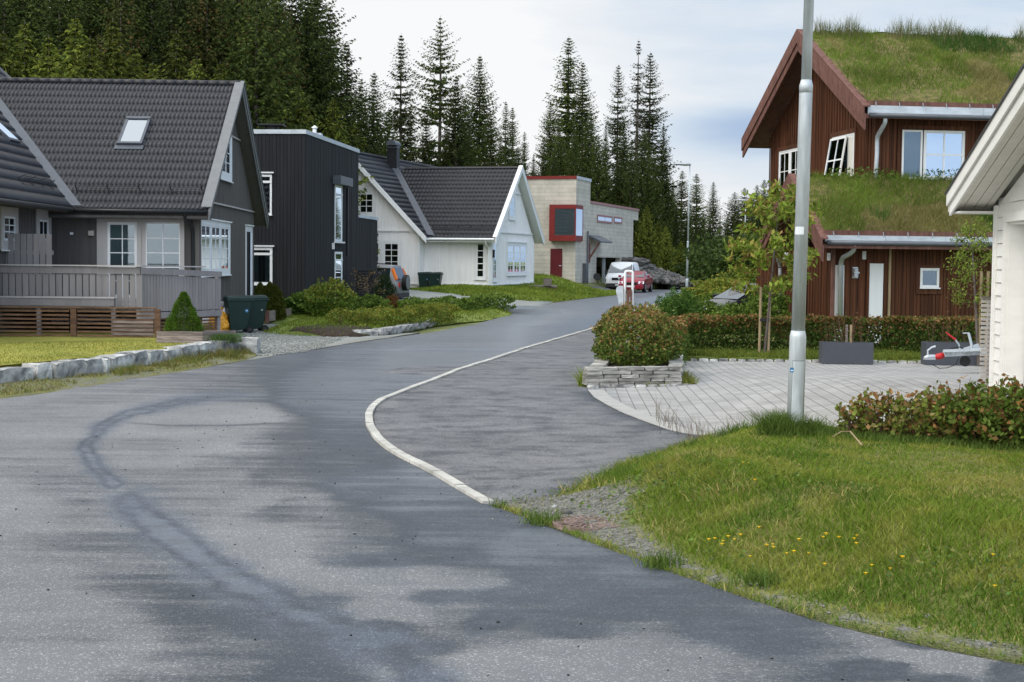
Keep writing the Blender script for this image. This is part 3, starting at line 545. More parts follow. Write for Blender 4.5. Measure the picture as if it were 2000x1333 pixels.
def tiles(F3, U, V, parent, wave=.15, course=.36, amp=.022, step=.034, name='roof_tiles', clip=None):
    """pantile field: F3(u, v, h) with v up the slope and h along the normal"""
    nu = int(U / wave * 6) + 1; us = np.linspace(0, U, nu); nc = max(1, round(V / course)); c = V / nc; vs = []; hs = []
    for k in range(nc): vs += [k * c, k * c + .004, (k + 1) * c - .001]; hs += [0.0, step, .004]
    vs = np.array(vs); hs = np.array(hs); uu, vv = np.meshgrid(us, vs)
    ph = (uu / wave) % 1.0; wv = np.where(ph < .62, np.sin(ph / .62 * np.pi), -.28 * np.sin((ph - .62) / .38 * np.pi)) * amp
    jit = (vn(uu, vv, 3.1, 5) - .5) * .008
    hh = wv + hs[:, None] + jit
    o = np.array(F3(0, 0, 0)); eu = np.array(F3(1, 0, 0)) - o; ev = np.array(F3(0, 1, 0)) - o; eh = np.array(F3(0, 0, 1)) - o
    v = o + uu[..., None] * eu + vv[..., None] * ev + hh[..., None] * eh; ny, nx = uu.shape; ii = np.arange(ny * nx).reshape(ny, nx)
    f = np.stack([ii[:-1, :-1], ii[:-1, 1:], ii[1:, 1:], ii[1:, :-1]], -1).reshape(-1, 4)
    if clip is not None:
        cu = uu[:-1, :-1].ravel(); cv = vv[:-1, :-1].ravel(); f = f[clip(cu, cv)]
    return npmesh(name, v.reshape(-1, 3), f, M['tile'], parent)
def slope_frame(F, u0, vE, zE, vR, zR, sgn=1):
    """frame on a roof slope: u along F.t from u0, v from eave to ridge"""
    e = F(u0, vE, zE); up = (F(u0, vR, zR) - e); Ls = up.length; up.normalize(); t = F.t * sgn; n = t.cross(up).normalized()
    if n.z < 0: n = -n
    return (lambda a, b, h: e + t * a + up * b + n * h), Ls
def window(F, u0, u1, w0, w1, parent, cols=2, rows=3, lights=1, case=.10, sash=.05, m='white', back='dark', v=.02, name='window', bar=.025, casem=None, ledge=True, glass='glass', sill=True, mull=.10, topcap=False):
    mm = M[m]; mb = MB(); cm = 1 if casem else 0
    if case:
        mb.box(F, u0 - case, u0, v, v + .035, w0 - case, w1 + case, cm); mb.box(F, u1, u1 + case, v, v + .035, w0 - case, w1 + case, cm)
        mb.box(F, u0, u1, v, v + .034, w1, w1 + case, cm); mb.box(F, u0, u1, v, v + .034, w0 - case, w0, cm)
        if topcap: mb.box(F, u0 - case - .04, u1 + case + .04, v, v + .085, w1 + case + .003, w1 + case + .04, 0)
    lw = (u1 - u0 - mull * (lights - 1)) / lights
    for i in range(lights):
        a = u0 + i * (lw + mull); b = a + lw
        if i: mb.box(F, a - mull, a, v, v + .03, w0, w1, 0)
        s = sash; mb.box(F, a, a + s, v, v + .026, w0, w1); mb.box(F, b - s, b, v, v + .026, w0, w1); mb.box(F, a + s, b - s, v, v + .025, w1 - s, w1); mb.box(F, a + s, b - s, v, v + .025, w0, w0 + s)
        for k in range(1, cols):
            x = a + s + (b - a - 2 * s) * k / cols; mb.box(F, x - bar / 2, x + bar / 2, v + .009, v + .02, w0 + s, w1 - s)
        for k in range(1, rows):
            z = w0 + s + (w1 - w0 - 2 * s) * k / rows; mb.box(F, a + s, b - s, v + .009, v + .019, z - bar / 2, z + bar / 2)
    o = mb.build(name, [mm] + ([M[casem]] if casem else []), parent)
    MB().box(F, u0, u1, v + .008, v + .0085, w0, w1).build('pane', M[glass], o)
    MB().box(F, u0, u1, v - .004, v + .002, w0, w1).build('blind' if back != 'dark' else 'room', M[back], o)
    if sill: MB().box(F, u0 - case - .02, u1 + case + .02, v + .03, v + .075, w0 - case - .03, w0 - case).build('sill', mm, o)
    return o
def snowguard(F3, u0, u1, v, parent):
    mb = MB()
    for k in range(3): mb.bar(F3(u0, v + .02 * k, .10 + .05 * k), F3(u1, v + .02 * k, .10 + .05 * k), .014, .014)
    n = max(2, round((u1 - u0) / .75))
    for i in range(n + 1):
        u = u0 + (u1 - u0) * i / n; mb.bar(F3(u, v + .14, .03), F3(u, v + .05, .24), .03, .012); mb.bar(F3(u, v - .1, .03), F3(u, v + .03, .05), .03, .012)
    return mb.build('snow_guard', M['blackm'], parent)
def pipe(pts, r, mat_, parent, name='downpipe', n=10):
    out = [Vector(pts[0])]                 # rounded corners
    for a, b, c in zip(pts[:-2], pts[1:-1], pts[2:]):
        a, b, c = Vector(a), Vector(b), Vector(c); k = min(.09, (b - a).length / 3, (c - b).length / 3); p = b + (a - b).normalized() * k; q = b + (c - b).normalized() * k
        out += [p, (p + q + b * 2) / 4, q]
    out.append(Vector(pts[-1])); return MB().tube(out, r, n).build(name, M[mat_] if isinstance(mat_, str) else mat_, parent, smooth=True)

# ================================================================== GREY HOUSE (left)
H = thing('grey_house', 'grey boarded house with dark tiled roof, skylight and wooden terrace on the left', 'house', (-13, 44, .2))
A = Vector((-8.3, 39.4)); F = Fr(A, (1, .035)); Gf = Fr(A, (-.035, 1), (1, .035))
EZ, RZ, SP = 3.30, 7.18, 5.22; slope = (RZ - EZ) / (SP + .6)
mb = MB(); wall_sheet(mb, F, [(-10, .1), (0, .1), (0, 3.45), (-10, 3.45)]); gz = lambda u: 3.0 + (RZ - .22 - 3.0) * (1 - abs(u - SP) / SP) + .55 * (abs(u - SP) / SP)
wall_sheet(mb, Gf, [(0, .1), (2 * SP, .1), (2 * SP, gz(2 * SP)), (SP, gz(SP)), (0, gz(0))]); Wf = Fr(F(-3.8, 0, 0)[:2], (.035, -1), (1, .035))
wall_sheet(mb, Wf, [(0, .1), (9, .1), (9, 3.6), (0, 3.6)]); Bf = Fr(Gf(2 * SP, 0, 0)[:2], (-1, -.035), (-.035, 1)); wall_sheet(mb, Bf, [(0, .1), (10, .1), (10, 3.6), (0, 3.6)])
fw = mb.build('wall', M['greyw'], H)
mb = MB(); clad(mb, F, -3.8, 0, .55, 3.24, .145, .012, .022); battens(mb, F, -3.8, 0, .55, 3.24, .145, .03, .018, .02); clad(mb, Wf, 0, 9, .55, 3.3, .12, .012, .022); mb.build('cladding', M['greyw'], H)
mb = MB(); clad(mb, Gf, 0, 2 * SP, .62, lambda u: gz(u) - .02, .145, .02, .022); battens(mb, Gf, 0, 2 * SP, .62, lambda u: gz(u) - .02, .145, .035, .02, .02)
mb.build('gable_cladding', M['greyg'], H)
mb = MB(); 
for z in (Gf.hit(413, 398)[1], Gf.hit(432, 259)[1]):
    uu = SP - (SP) * (gz(SP) - z) / (gz(SP) - gz(0)); mb.box(Gf, max(0, uu) + .05, 2 * SP - max(0, uu) - .05, .04, .085, z, z + .045)
mb.build('trim_board', M['trimg'], H); MB().box(F, -.12, .05, .02, .07, .5, 3.3).box(Gf, -.02, .1, .045, .075, .5, 3.35).build('corner_board', M['greyg'], H)
MB().box(Gf, .03, 2 * SP, .0, .035, .02, .61).box(F, -3.8, -.0, .0, .03, .02, .54).build('foundation', M['whitew'], H)
# roof
sf, Ls = slope_frame(F, -9.6, .6, EZ, -SP, RZ); UL = 9.6 + .35
mb = MB(); mb.prism([F(-9.6, .6, EZ - .16), F(-9.6, -SP, RZ - .16), F(-9.6, -2 * SP - .6, EZ - .16), F(-9.6, -2 * SP - .6, EZ - .03), F(-9.6, -SP, RZ - .03), F(-9.6, .6, EZ - .03)], F.t * (9.6 + .38))
mb.build('roof_deck', M['greyg'], H)
tiles(sf, UL, Ls, H, wave=.118, course=.40)
sb, _ = slope_frame(F, -9.6, -2 * SP - .6, EZ, -SP, RZ); tiles(sb, UL, Ls, H, wave=.236, course=.40, name='rear_roof_tiles')
rm = MB(); k = 0
while k < 32: 
    u = .36 - k * .31; a = F(u, -SP, RZ + .045); b = F(u - .33, -SP, RZ + .028); rm.tube([a, b], [.085, .10], 8); k += 1
rm.build('ridge_tiles', M['tile'], H, smooth=True)
mb = MB()
for s_ in (1, -1):
    e = F(.385, -SP + s_ * (SP + .66), EZ - .03); r_ = F(.385, -SP, RZ + .03)
    mb.prism([e + Vector((0, 0, -.24)), r_ + Vector((0, 0, -.24)), r_ + Vector((0, 0, .03)), e + Vector((0, 0, .03))], F.t * .03)
    e2 = F(.417, -SP + s_ * (SP + .66), EZ + .0); r2 = F(.417, -SP, RZ + .06); mb.prism([e2 + Vector((0, 0, -.13)), r2 + Vector((0, 0, -.13)), r2 + Vector((0, 0, .04)), e2 + Vector((0, 0, .04))], F.t * .028)
    e3 = F(.20, -SP + s_ * (SP + .66), EZ + .07); r3 = F(.20, -SP, RZ + .11); mb.prism([e3, r3, r3 + Vector((0, 0, .02)), e3 + Vector((0, 0, .02))], F.t * .27)
mb.build('bargeboard', M['trimlg'], H)
MB().tube([F(-3.3, .66, EZ - .05), F(.36, .66, EZ - .05)], .055, 10).build('gutter', M['blackm'], H, smooth=True); MB().box(F, -9, .36, .55, .6, EZ - .22, EZ - .04).box(F, -3.8, .36, 0, .58, EZ - .24, EZ - .2).build('soffit', M['greyw'], H)
q = lambda x, y, off: F(*[F.hit(x, y, off)[0], off, F.hit(x, y, off)[1]])
pipe([q(361, 413, .62), q(361, 424, .60), q(376, 446, .12), q(377, 520, .10), q(377, 612, .10)], .05, 'blackm', H)
snowguard(sf, 9.6 + F.hit(155, 366, .0)[0] - .1, 9.6 + .1, .75, H)
# skylight on the slope
def on_slope(px, py, sfn):
    o = sfn(0, 0, 0); n = (sfn(0, 0, 1) - o); d = ray(px, py); c_ = Vector((0, 0, CZ)); k = (o - c_).dot(n) / d.dot(n); p = c_ + d * k - o
    return p.dot(sfn(1, 0, 0) - o), p.dot(sfn(0, 1, 0) - o)
a0, b0 = on_slope(229, 287, sf); a1, b1 = on_slope(290, 236, sf); a1 = on_slope(278, 287, sf)[0]
o = MB().box(T3(), 0, 0, 0, 0, 0, 0); mb = MB(); SB = lambda u, v, w: sf(u, v, w)
mb.box(SB, a0, a0 + .07, b0, b1, .0, .12).box(SB, a1 - .07, a1, b0, b1, .0, .12).box(SB, a0, a1, b0 - .004, b0 + .09, .0, .125).box(SB, a0, a1, b1 - .12, b1 + .004, .0, .14).box(SB, a0 - .05, a1 + .05, b0 - .22, b0 - .02, .03, .065)
sk = mb.build('skylight', M['darkflash'], H); MB().box(SB, a0 + .06, a1 - .06, b0 + .08, b1 - .11, .02, .1).build('pane', M['skyroom'], sk); MB().box(SB, a0 + .06, a1 - .06, b0 + .08, b1 - .11, .103, .106).build('glass', M['mirror'], sk)
# windows on the long side and the gable
def pw(F_, x0, x1, y0, y1, off=.02):
    u0, wa = F_.hit(x0, y1, off); u1, wb = F_.hit(x1, y0, off); return u0, u1, wa, wb
def pwm(F_, x0, x1, yt, yb, off=.02):      # top/bottom measured at the left end
    u0, wt = F_.hit(x0, yt, off); _, wb = F_.hit(x0, yb, off); u1, _ = F_.hit(x1, yt, off); return u0, u1, wb, wt
u0, u1, w0, w1 = pwm(F, 210, 268, 434, 527, .04); window(F, u0, u1, 1.0, w1, H, 2, 5, 1, .13, .07, back='curtain', name='terrace_door', casem='trimg', v=.04)
u0b, u1b, _, _ = pwm(F, 285, 352, 434, 527, .04); window(F, u0b, u1b, 1.0, w1, H, 2, 5, 1, .11, .03, back='blind', casem='trimg', v=.04)
MB().box(F, F.hit(190, 430)[0], F.hit(365, 430)[0], .03, .055, w1 + .12, 3.17).box(F, F.hit(190, 430)[0], u0 - .12, .03, .062, 1.0, w1 + .13).build('window_surround', M['trimg'], H)
u0, u1, w0, w1 = pwm(Gf, 389, 447, 434, 553); w0 = Gf.hit(389, 541)[1]; window(Gf, u0 + .12, u1 - .15, w0 + .15, w1 - .05, H, 2, 4, 3, .14, .05, back='curtain', mull=.14, topcap=True, v=.035)
u0, u1, w0, w1 = pwm(Gf, 478, 491, 443, 590); window(Gf, u0 + .12, u1 - .2, .72, w1 - .1, H, 1, 1, 1, .13, .05, back='curtain', topcap=True, v=.035)
u0, u1, w0, w1 = pwm(Gf, 428, 451, 262, 352); window(Gf, u0 + .2, u1 - .25, w0 + .22, w1 - .1, H, 2, 3, 1, .18, .06, back='curtain', v=.035)
MB().box(F, *[F.hit(x, 457)[0] for x in (174, 185)], .04, .12, F.hit(180, 461)[1], F.hit(180, 451)[1]).build('wall_lamp', M['trimg'], H, .01); MB().box(F, *[F.hit(x, 457)[0] for x in (138, 144)], .04, .07, F.hit(140, 459)[1], F.hit(140, 454)[1]).build('socket', M['white'], H)
# wing on the left with its own roof
Wf2 = Fr(F(-3.8, 0, 0)[:2], (.035, -1), (1, .035))
def hitW(px, py): return Wf2.hit(px, py, .03)
def ww(x0, x1, yt, yb, **k):
    u1, w1 = hitW(x0, yt); u0, _ = hitW(x1, yt); _, w0 = hitW(x0, yb); return window(Wf2, u0, u1, w0, w1, H, v=.04, **k)
ww(74, 92, 429, 470, cols=2, rows=1, case=.25, casem='trimg', back='curtain', name='side_door'); ww(5, 27, 422, 470, cols=2, rows=3, case=.22, casem='trimg', back='curtain')
ex = -3.12; ez = 3.31; wr = Fr(F(ex, 0, 0)[:2], (.035, -1), (1, .035)); back = -10.9
sw = .915; run = 5.4
we = lambda u, b, h: wr(u, 0, 0) * 0 + wr(0, 0, 0) 
E0 = wr(back, 0, ez); up = (wr(back, -run, ez + sw * run) - E0); LW = up.length; up = up.normalized(); tt = wr.t; nn = tt.cross(up); nn = nn if nn.z > 0 else -nn
wing = lambda a, b, h: E0 + tt * a + up * b + nn * h
mb = MB(); mb.prism([wing(0, 0, -.16), wing(0, LW, -.16), wing(0, LW, -.02), wing(0, 0, -.02)], tt * (9 - back)); mb.build('wing_roof_deck', M['greyw'], H)
tiles(wing, 9 - back, LW, H, wave=.118, course=.40, name='wing_roof_tiles')
mb = MB(); mb.prism([wr(back, -2 * run, ez), wr(back, -run, ez + sw * run), wr(back, -run, ez + sw * run - .15), wr(back, -2 * run, ez - .15)], tt * (9 - back)); mb.build('wing_rear_slope', M['tile'], H)
mb = MB(); mb.hexa([wing(-.06, 0, -.2), wing(.06, 0, -.2), wing(.06, LW, -.2), wing(-.06, LW, -.2), wing(-.06, 0, .1), wing(.06, 0, .1), wing(.06, LW, .1), wing(-.06, LW, .1)]); mb.build('wing_bargeboard', M['trimlg'], H)
mb = MB(); u = back
while u < 9: mb.tube([wr(u, -run, ez + sw * run + .05), wr(u + .33, -run, ez + sw * run + .03)], [.085, .10], 7); u += .31
mb.build('wing_ridge_tiles', M['tile'], H)
wallb = MB(); wall_sheet(wallb, Fr(wr(back + .3, 0, 0)[:2], (-1, -.035), (-.035, 1)), [(0.6, 0), (2 * run - .6, 0), (2 * run - .6, ez), (run, ez + sw * run - .3), (.6, ez)]); wallb.build('rear_gable_wall', M['greyw'], H)
# valley flashing where the two slopes meet
vy = []
for kk in np.linspace(0, 1, 8):
    z = EZ + .03 + (RZ - EZ) * kk; v_ = .6 - (SP + .6) * kk; uu = ex - (z - ez) / sw - .03
    vy.append((F(uu, v_, z + .05), F(uu + .30, v_ , z + .05), F(uu - .16, v_, z + .05 + .10)))
mb = MB()
for a, b in zip(vy[:-1], vy[1:]):
    mb.add([a[0], a[1], b[1], b[0]], [(0, 1, 2, 3)]); mb.add([a[2], a[0], b[0], b[2]], [(0, 1, 2, 3)])
mb.build('valley_flashing', M['darkflash'], H)
MB().tube([wr(9, .05, ez - .05), wr(-.4, .05, ez - .05)], .055, 8).build('wing_gutter', M['blackm'], H)
snowguard(wing, -back + .6, -back + 3.2, .75, H)
a0, b0 = on_slope(-30, 232, wing); a0 = min(a0, 12); 
SBW = lambda u, v, w: wing(u, v, w)
ua, va = on_slope(-8, 232, wing); ub, vb = on_slope(38, 284, wing)
sk2 = MB().box(SBW, ub + .1, ub + 1.0, vb, vb + 1.1, .0, .11).build('wing_skylight', M['darkflash'], H); MB().box(SBW, ub + .17, ub + .93, vb + .08, vb + 1.02, .1, .118).build('pane', M['skyroom'], sk2)

# ------------------------------------------------------------------ terrace, screens and low fence
K1 = Vector((-8.70, 34.9)); K2 = Vector((-7.33, 37.5)); zb_ = .62
T = thing('terrace', 'raised grey timber terrace with slatted railing around the grey house', 'terrace', (-9.5, 37, .2))
Fd = Fr(K1, (1, .035)); Fs = Fr(K1, K2 - K1, (K2.y - K1.y, -(K2.x - K1.x)))
sl = (K2 - K1).length
mb = MB(); mb.prism([Fd(-6, -.05, .82), Fd(0, -.05, .82), Fs(sl, -.05, .82), Vector((-7.6, 39.3, .82)), F(-6, .1, .82)], (0, 0, .09)); mb.build('deck', M['deckg'], T)
zt = Fd.hit(80, 517)[1]; zt2 = Fs.hit(430, 531)[1]; zbt = Fs.hit(430, 604)[1]
mb = MB(); mb.box(Fd, -6, .02, -.02, .10, zt - .03, zt); mb.build('handrail', M['trimg'], T)
p0 = Fs(0, -.18, zt - .015); p1 = Fs(sl * .86, -.18, zt2 + .12); MB().bar(p0, p1, .11, .03).build('handrail', M['trimg'], T)
mb = MB(); mb.box(Fd, -6, .0, .025, .05, zt - .20, zt - .045); 
mb.hexa([Fs(0, .025, zt - .20), Fs(sl, .025, zt2 - .13), Fs(sl, .05, zt2 - .13), Fs(0, .05, zt - .20), Fs(0, .025, zt - .045), Fs(sl, .025, zt2), Fs(sl, .05, zt2), Fs(0, .05, zt - .045)])
mb.box(Fs, -.02, sl, .02, .05, zbt - .17, zbt - .02); mb.build('rail_board', M['deckg'], T)
for i, u in enumerate(np.arange(-5.95, -.04, .1545)):
    MB().box(Fd, u, u + .128, .0, .024, .86, zt - .215 - (.0)).build('baluster', M['deckg'], T)
n = 27
for i in range(n):
    u = i * sl / n; zz = zt + (zt2 - zt) * i / n - .215 + .03
    MB().box(Fs, u + .006, u + sl / n - .014, .0, .024, zbt, zz).build('baluster', M['deckg'], T)
MB().box(Fs, sl - .1, sl, -.1, .0, .1, zt2).build('post', M['deckg'], T); MB().box(Fd, -.09, .0, -.09, .0, .1, zt - .02).build('post', M['deckg'], T)
mb = MB()
for k in range(7): mb.box(Fs, .0, sl - .05, -.06, -.035, .10 + k * .078, .145 + k * .078)
mb.build('skirting_slats', M['brownf'], T); MB().box(Fs, 0, sl - .1, -.6, -.5, .0, .8).build('shadow_board', M['greyw'], T)
T2 = thing('privacy_screen', 'tall grey slatted privacy screen on the terrace by the left edge', 'screen', (-12.5, 36.6, .9)); Fp = Fr((-10.84, 35.25), (1, .0)); zs = Fp.hit(60, 457)[1]
for u in np.arange(-2.4, .0, .15): MB().box(Fp, u, u + .125, 0, .022, .92, zs).build('slat', M['deckg'], T2)
MB().box(Fp, -2.4, .0, -.05, -.002, 1.1, 1.2).box(Fp, -2.4, .0, -.05, -.002, 2.1, 2.2).build('rail', M['deckg'], T2)
T3_ = thing('terrace_bench', 'long low grey bench board with pale edge below the terrace railing', 'bench', (-11, 34.9, .25)); Fb = Fr((-9.13, 34.25), (1, .035)); zs = Fb.hit(200, 581)[1]
MB().box(Fb, -6, 0, -.3, .02, zs - .03, zs).build('seat', M['trimg'], T3_); MB().box(Fb, -6, -.01, -.03, .0, zs - .2, zs - .035).build('front_board', M['deckg'], T3_)
for u in (-5.5, -3.6, -1.8, -.1): MB().box(Fb, u, u + .09, -.2, -.11, .25, zs - .035).build('leg', M['deckg'], T3_)
# brown slatted fence
BF = thing('slatted_fence', 'low brown horizontal slat fence along the back of the left lawn', 'fence', (-9.5, 34, .25)); Ff = Fr((P(316, 657, .26).x, 33.6), (1, .03)); zt = Ff.hit(200, 600)[1]
MB().box(Ff, -6, .02, -.09, .045, zt - .035, zt).build('top_rail', M['brownf'], BF, .004)
for px in (-180, 143, 307): u = Ff.hit(px, 620)[0]; MB().box(Ff, u - .06, u + .07, -.06, .03, .22, zt - .037).build('post', M['brownf'], BF, .004)
us = [-6, Ff.hit(135, 620)[0], Ff.hit(151, 620)[0], Ff.hit(300, 620)[0]]
for a, b in ((us[0], us[1]), (us[2], us[3])):
    for k in range(7):
        z = .27 + k * (zt - .12 - .27) / 6; MB().box(Ff, a, b, -.012, .010, z, z + .042).build('slat', M['brownf'], BF)
for k in range(4): z = .29 + k * .09; MB().box(Ff, Ff.hit(222, 620)[0], us[3], .011, .03, z + .02, z + .075).build('slat', M['oldwood'], BF)

# ================================================================== DARK HOUSE
H = thing('black_house', 'flat roofed black timber house with white windows behind the terrace', 'house', (-10, 57, .1))
C = Vector((-7.38, 53)); Rf = Fr(C, (.0975, .995), (.995, -.0975)); Ff2 = Fr(C, (1, -.0975), (-.0975, -1)); HT = Ff2.hit(594, 262)[1]; Lr = 9.35; zt = Rf.hit(698, 425)[1]; L2 = 13.6
mb = MB(); b = [(C.x, C.y)]; c0 = Ff2(0, 0, 0); c1 = Rf(Lr, 0, 0); c2 = Rf(Lr, -10, 0); c3 = Ff2(-10, 0, 0)
mb.prism([Vector((q.x, q.y, 0)) for q in (c0, c1, c2, c3)], (0, 0, HT)); mb.prism([Rf(Lr + .01, 0, 0), Rf(L2, 0, 0), Rf(L2, -8, 0), Rf(Lr + .01, -8, 0)], (0, 0, zt)); mb.build('wall', M['black'], H)
mb = MB(); clad(mb, Rf, 0.0, Lr, .12, HT - .02, .13, .012, .022, 0.002); clad(mb, Ff2, -10, 0.02, .12, HT - .02, .13, .012, .022, 0.002); clad(mb, Rf, Lr + .0, L2, .12, zt - .02, .13, .012, .022, 0.002); mb.build('cladding', M['black'], H)
mb = MB(); mb.box(Rf, -.05, Lr + .05, -.2, .055, HT, HT + .15); mb.box(Ff2, -10, .05, -.2, .058, HT + .001, HT + .151); mb.box(Rf, Lr + .05, L2 + .05, -.3, .055, zt, zt + .12); mb.build('parapet_cap', M['fascia'], H)
u0, u1, w0, w1 = pwm(Ff2, 508, 534, 340, 420); window(Ff2, u0, u1 - .05, w0, w1 - .03, H, 1, 1, 1, .0, .07, v=.024, topcap=False)
zz = Ff2.hit(520, 358)[1]; MB().box(Ff2, u0, u1 - .05, .03, .06, zz, zz + .08).box(Ff2, u0 - .06, u1 + .02, .03, .09, w1 + .02, w1 + .07).build('window_trim', M['white'], H)
u0, u1, w0, w1 = pwm(Ff2, 484, 535, 482, 556); window(Ff2, u0, u1 - .05, w0, w1 - .03, H, 1, 1, 1, .0, .09, v=.024, back='blind')
zz = Ff2.hit(520, 499)[1]; MB().box(Ff2, u0, u1 - .05, .03, .06, zz, zz + .09).box(Ff2, u0 - .06, u1 + .02, .03, .09, w1 + .0, w1 + .05).build('window_trim', M['white'], H)
for (x0, x1, yt, yb, nmz) in ((654, 668, 361, 472, 1), (654, 668, 492, 592, 1)):
    u0, u1, w0, w1 = pwm(Rf, x0, x1, yt, yb, .03); o = window(Rf, u0, u1, w0, w1, H, 1, 2, 1, .0, .09, v=.024, glass='mirror', back='skyroom')
    MB().box(Rf, u0 - .1, u1 + .15, .03, .13, w0 - .06, w0).box(Rf, u0 + .05, u1, .05, .065, w0 + (w1 - w0) * .82, w0 + (w1 - w0) * .82 + .07).build('window_trim', M['white'], H)
u0, w1 = Rf.hit(654, 343, .1); u1, _ = Rf.hit(678, 350, .1); w0 = Rf.hit(654, 360, .1)[1]; MB().box(Rf, u0, u1, .02, .34, w0, w1).build('blind_cassette', M['darkflash'], H, .01)
u, w = Rf.hit(676, 400); MB().box(Rf, u - .04, u + .04, .03, .09, Rf.hit(672, 500)[1], w0).build('guide_rail', M['blackm'], H); u, w = Rf.hit(648, 481); MB().box(Rf, u - .06, u + .06, .02, .1, w - .12, w + .12).build('wall_lamp', M['white'], H)
p = Rf(3.4, -.45, HT); MB().box(Fr(p[:2], (1, 0)), -.2, .28, -.25, .25, HT, HT + .30).build('vent_box', M['fascia'], H)
o = MB().tube([p + Vector((0, 0, .3)), p + Vector((0, 0, .50))], .075, 14).tube([p + Vector((0, 0, .50)), p + Vector((0, 0, .52)), p + Vector((0, 0, .60))], [.12, .12, .015], 14).build('roof_vent', M['white'], H)
p = D(531, 247, 60); MB().tube([p - Vector((0, 0, 1)), p], .28, 12).box(Fr(p[:2], (1, 0)), -.5, .5, -.5, .5, p.z, p.z + .06).build('chimney', M['blackm'], H)

# ================================================================== WHITE HOUSE
zg = .38; H = thing('white_house', 'white boarded house with dark tiled roof and black chimney in the middle', 'house', (-4, 90, zg))
A = Vector((-1.24, 84)); g = (.276, .961); Fw = Fr(A, (.961, -.276), (-.276, -.961)); Gw = Fr(A, g, (.961, -.276)); SPW = 4.55
EZ, RZ = 3.27, 7.45; gz = lambda u: EZ - .05 + (RZ - .2 - EZ + .05) * (1 - abs(u - SPW) / SPW)
mb = MB(); wall_sheet(mb, Fw, [(-4.3, zg), (0, zg), (0, 3.4), (-4.3, 3.4)]); wall_sheet(mb, Gw, [(0, zg), (2 * SPW, zg), (2 * SPW, gz(2 * SPW)), (SPW, gz(SPW)), (0, gz(0))])
wall_sheet(mb, Fr(Gw(2 * SPW, 0, 0)[:2], (-.961, .276), (.276, .961)), [(0, zg), (11, zg), (11, 3.3), (0, 3.3)]); mb.build('wall', M['whitew'], H)
mb = MB(); clad(mb, Fw, -4.2, 0, zg + .3, 3.3, .16, .02, .022); battens(mb, Fw, -4.2, 0, zg + .3, 3.3, .16, .05, .02, .02); clad(mb, Gw, 0, 2 * SPW, zg + .3, gz, .16, .02, .022); battens(mb, Gw, 0, 2 * SPW, zg + .3, gz, .16, .04, .015, .02); mb.build('cladding', M['whitew'], H)
MB().box(Fw, -.1, .03, .02, .08, zg + .2, 3.3).box(Gw, -.02, .1, .04, .08, zg + .2, 3.3).box(Fw, -4.2, 0.03, .03, .1, zg + .26, zg + .32).box(Gw, 0.03, 2 * SPW, .03, .1, zg + .26, zg + .32).build('corner_board', M['white'], H)
mb = MB()
for z in (Gw.hit(975, 455)[1], Gw.hit(1003, 379)[1]):
    uu = SPW * (1 - (gz(SPW) - z) / (gz(SPW) - gz(0))); mb.box(Gw, uu + .1, 2 * SPW - uu - .1, .03, .1, z, z + .08)
mb.build('trim_board', M['white'], H)
mb = MB(); u9 = -9.5
mb.prism([Fw(u9, .6, EZ - .15), Fw(u9, -SPW, RZ - .15), Fw(u9, -2 * SPW - .6, EZ - .15), Fw(u9, -2 * SPW - .6, EZ - .02), Fw(u9, -SPW, RZ - .02), Fw(u9, .6, EZ - .02)], Fw.t * (-u9 + .5)); mb.build('roof_deck', M['white'], H)
sf, Ls = slope_frame(Fw, u9, .6, EZ, -SPW, RZ); UL = -u9 + .45
tiles(sf, UL, Ls, H, wave=.23, course=.38, amp=.035, step=.05); sb, _ = slope_frame(Fw, u9, -2 * SPW - .6, EZ, -SPW, RZ); tiles(sb, UL, Ls, H, wave=.46, course=.4, name='rear_roof_tiles')
mb = MB()
for s_ in (1, -1):
    e = Fw(.46, -SPW + s_ * (SPW + .68), EZ - .06); r_ = Fw(.46, -SPW, RZ + .06)
    mb.prism([e + Vector((0, 0, -.26)), r_ + Vector((0, 0, -.26)), r_ + Vector((0, 0, .1)), e + Vector((0, 0, .1))], Fw.t * .06); e = Fw(.3, -SPW + s_ * (SPW + .68), EZ + .06); r_ = Fw(.3, -SPW, RZ + .16)
    mb.prism([e, r_, r_ + Vector((0, 0, .03)), e + Vector((0, 0, .03))], Fw.t * .24)
mb.build('bargeboard', M['white'], H)
rm = MB(); u = .4
while u > -6.6: rm.tube([Fw(u, -SPW, RZ + .05), Fw(u - .4, -SPW, RZ + .03)], [.10, .125], 6); u -= .38
rm.build('ridge_tiles', M['tile'], H)
MB().tube([Fw(-4.3, .68, EZ - .06), Fw(.4, .68, EZ - .06)], .07, 8).box(Fw, -4.5, .4, 0, .62, EZ - .22, EZ - .17).build('gutter', M['white'], H)
q = lambda x, y, off: Fw(Fw.hit(x, y, off)[0], off, Fw.hit(x, y, off)[1])
pipe([q(948, 467, .6), q(948, 475, .6), q(954, 485, .12), q(954, 556, .12), q(954, 567, .12)], .055, 'white', H)
snowguard(sf, -u9 + Fw.hit(835, 440)[0] + .3, -u9 + .25, .85, H)
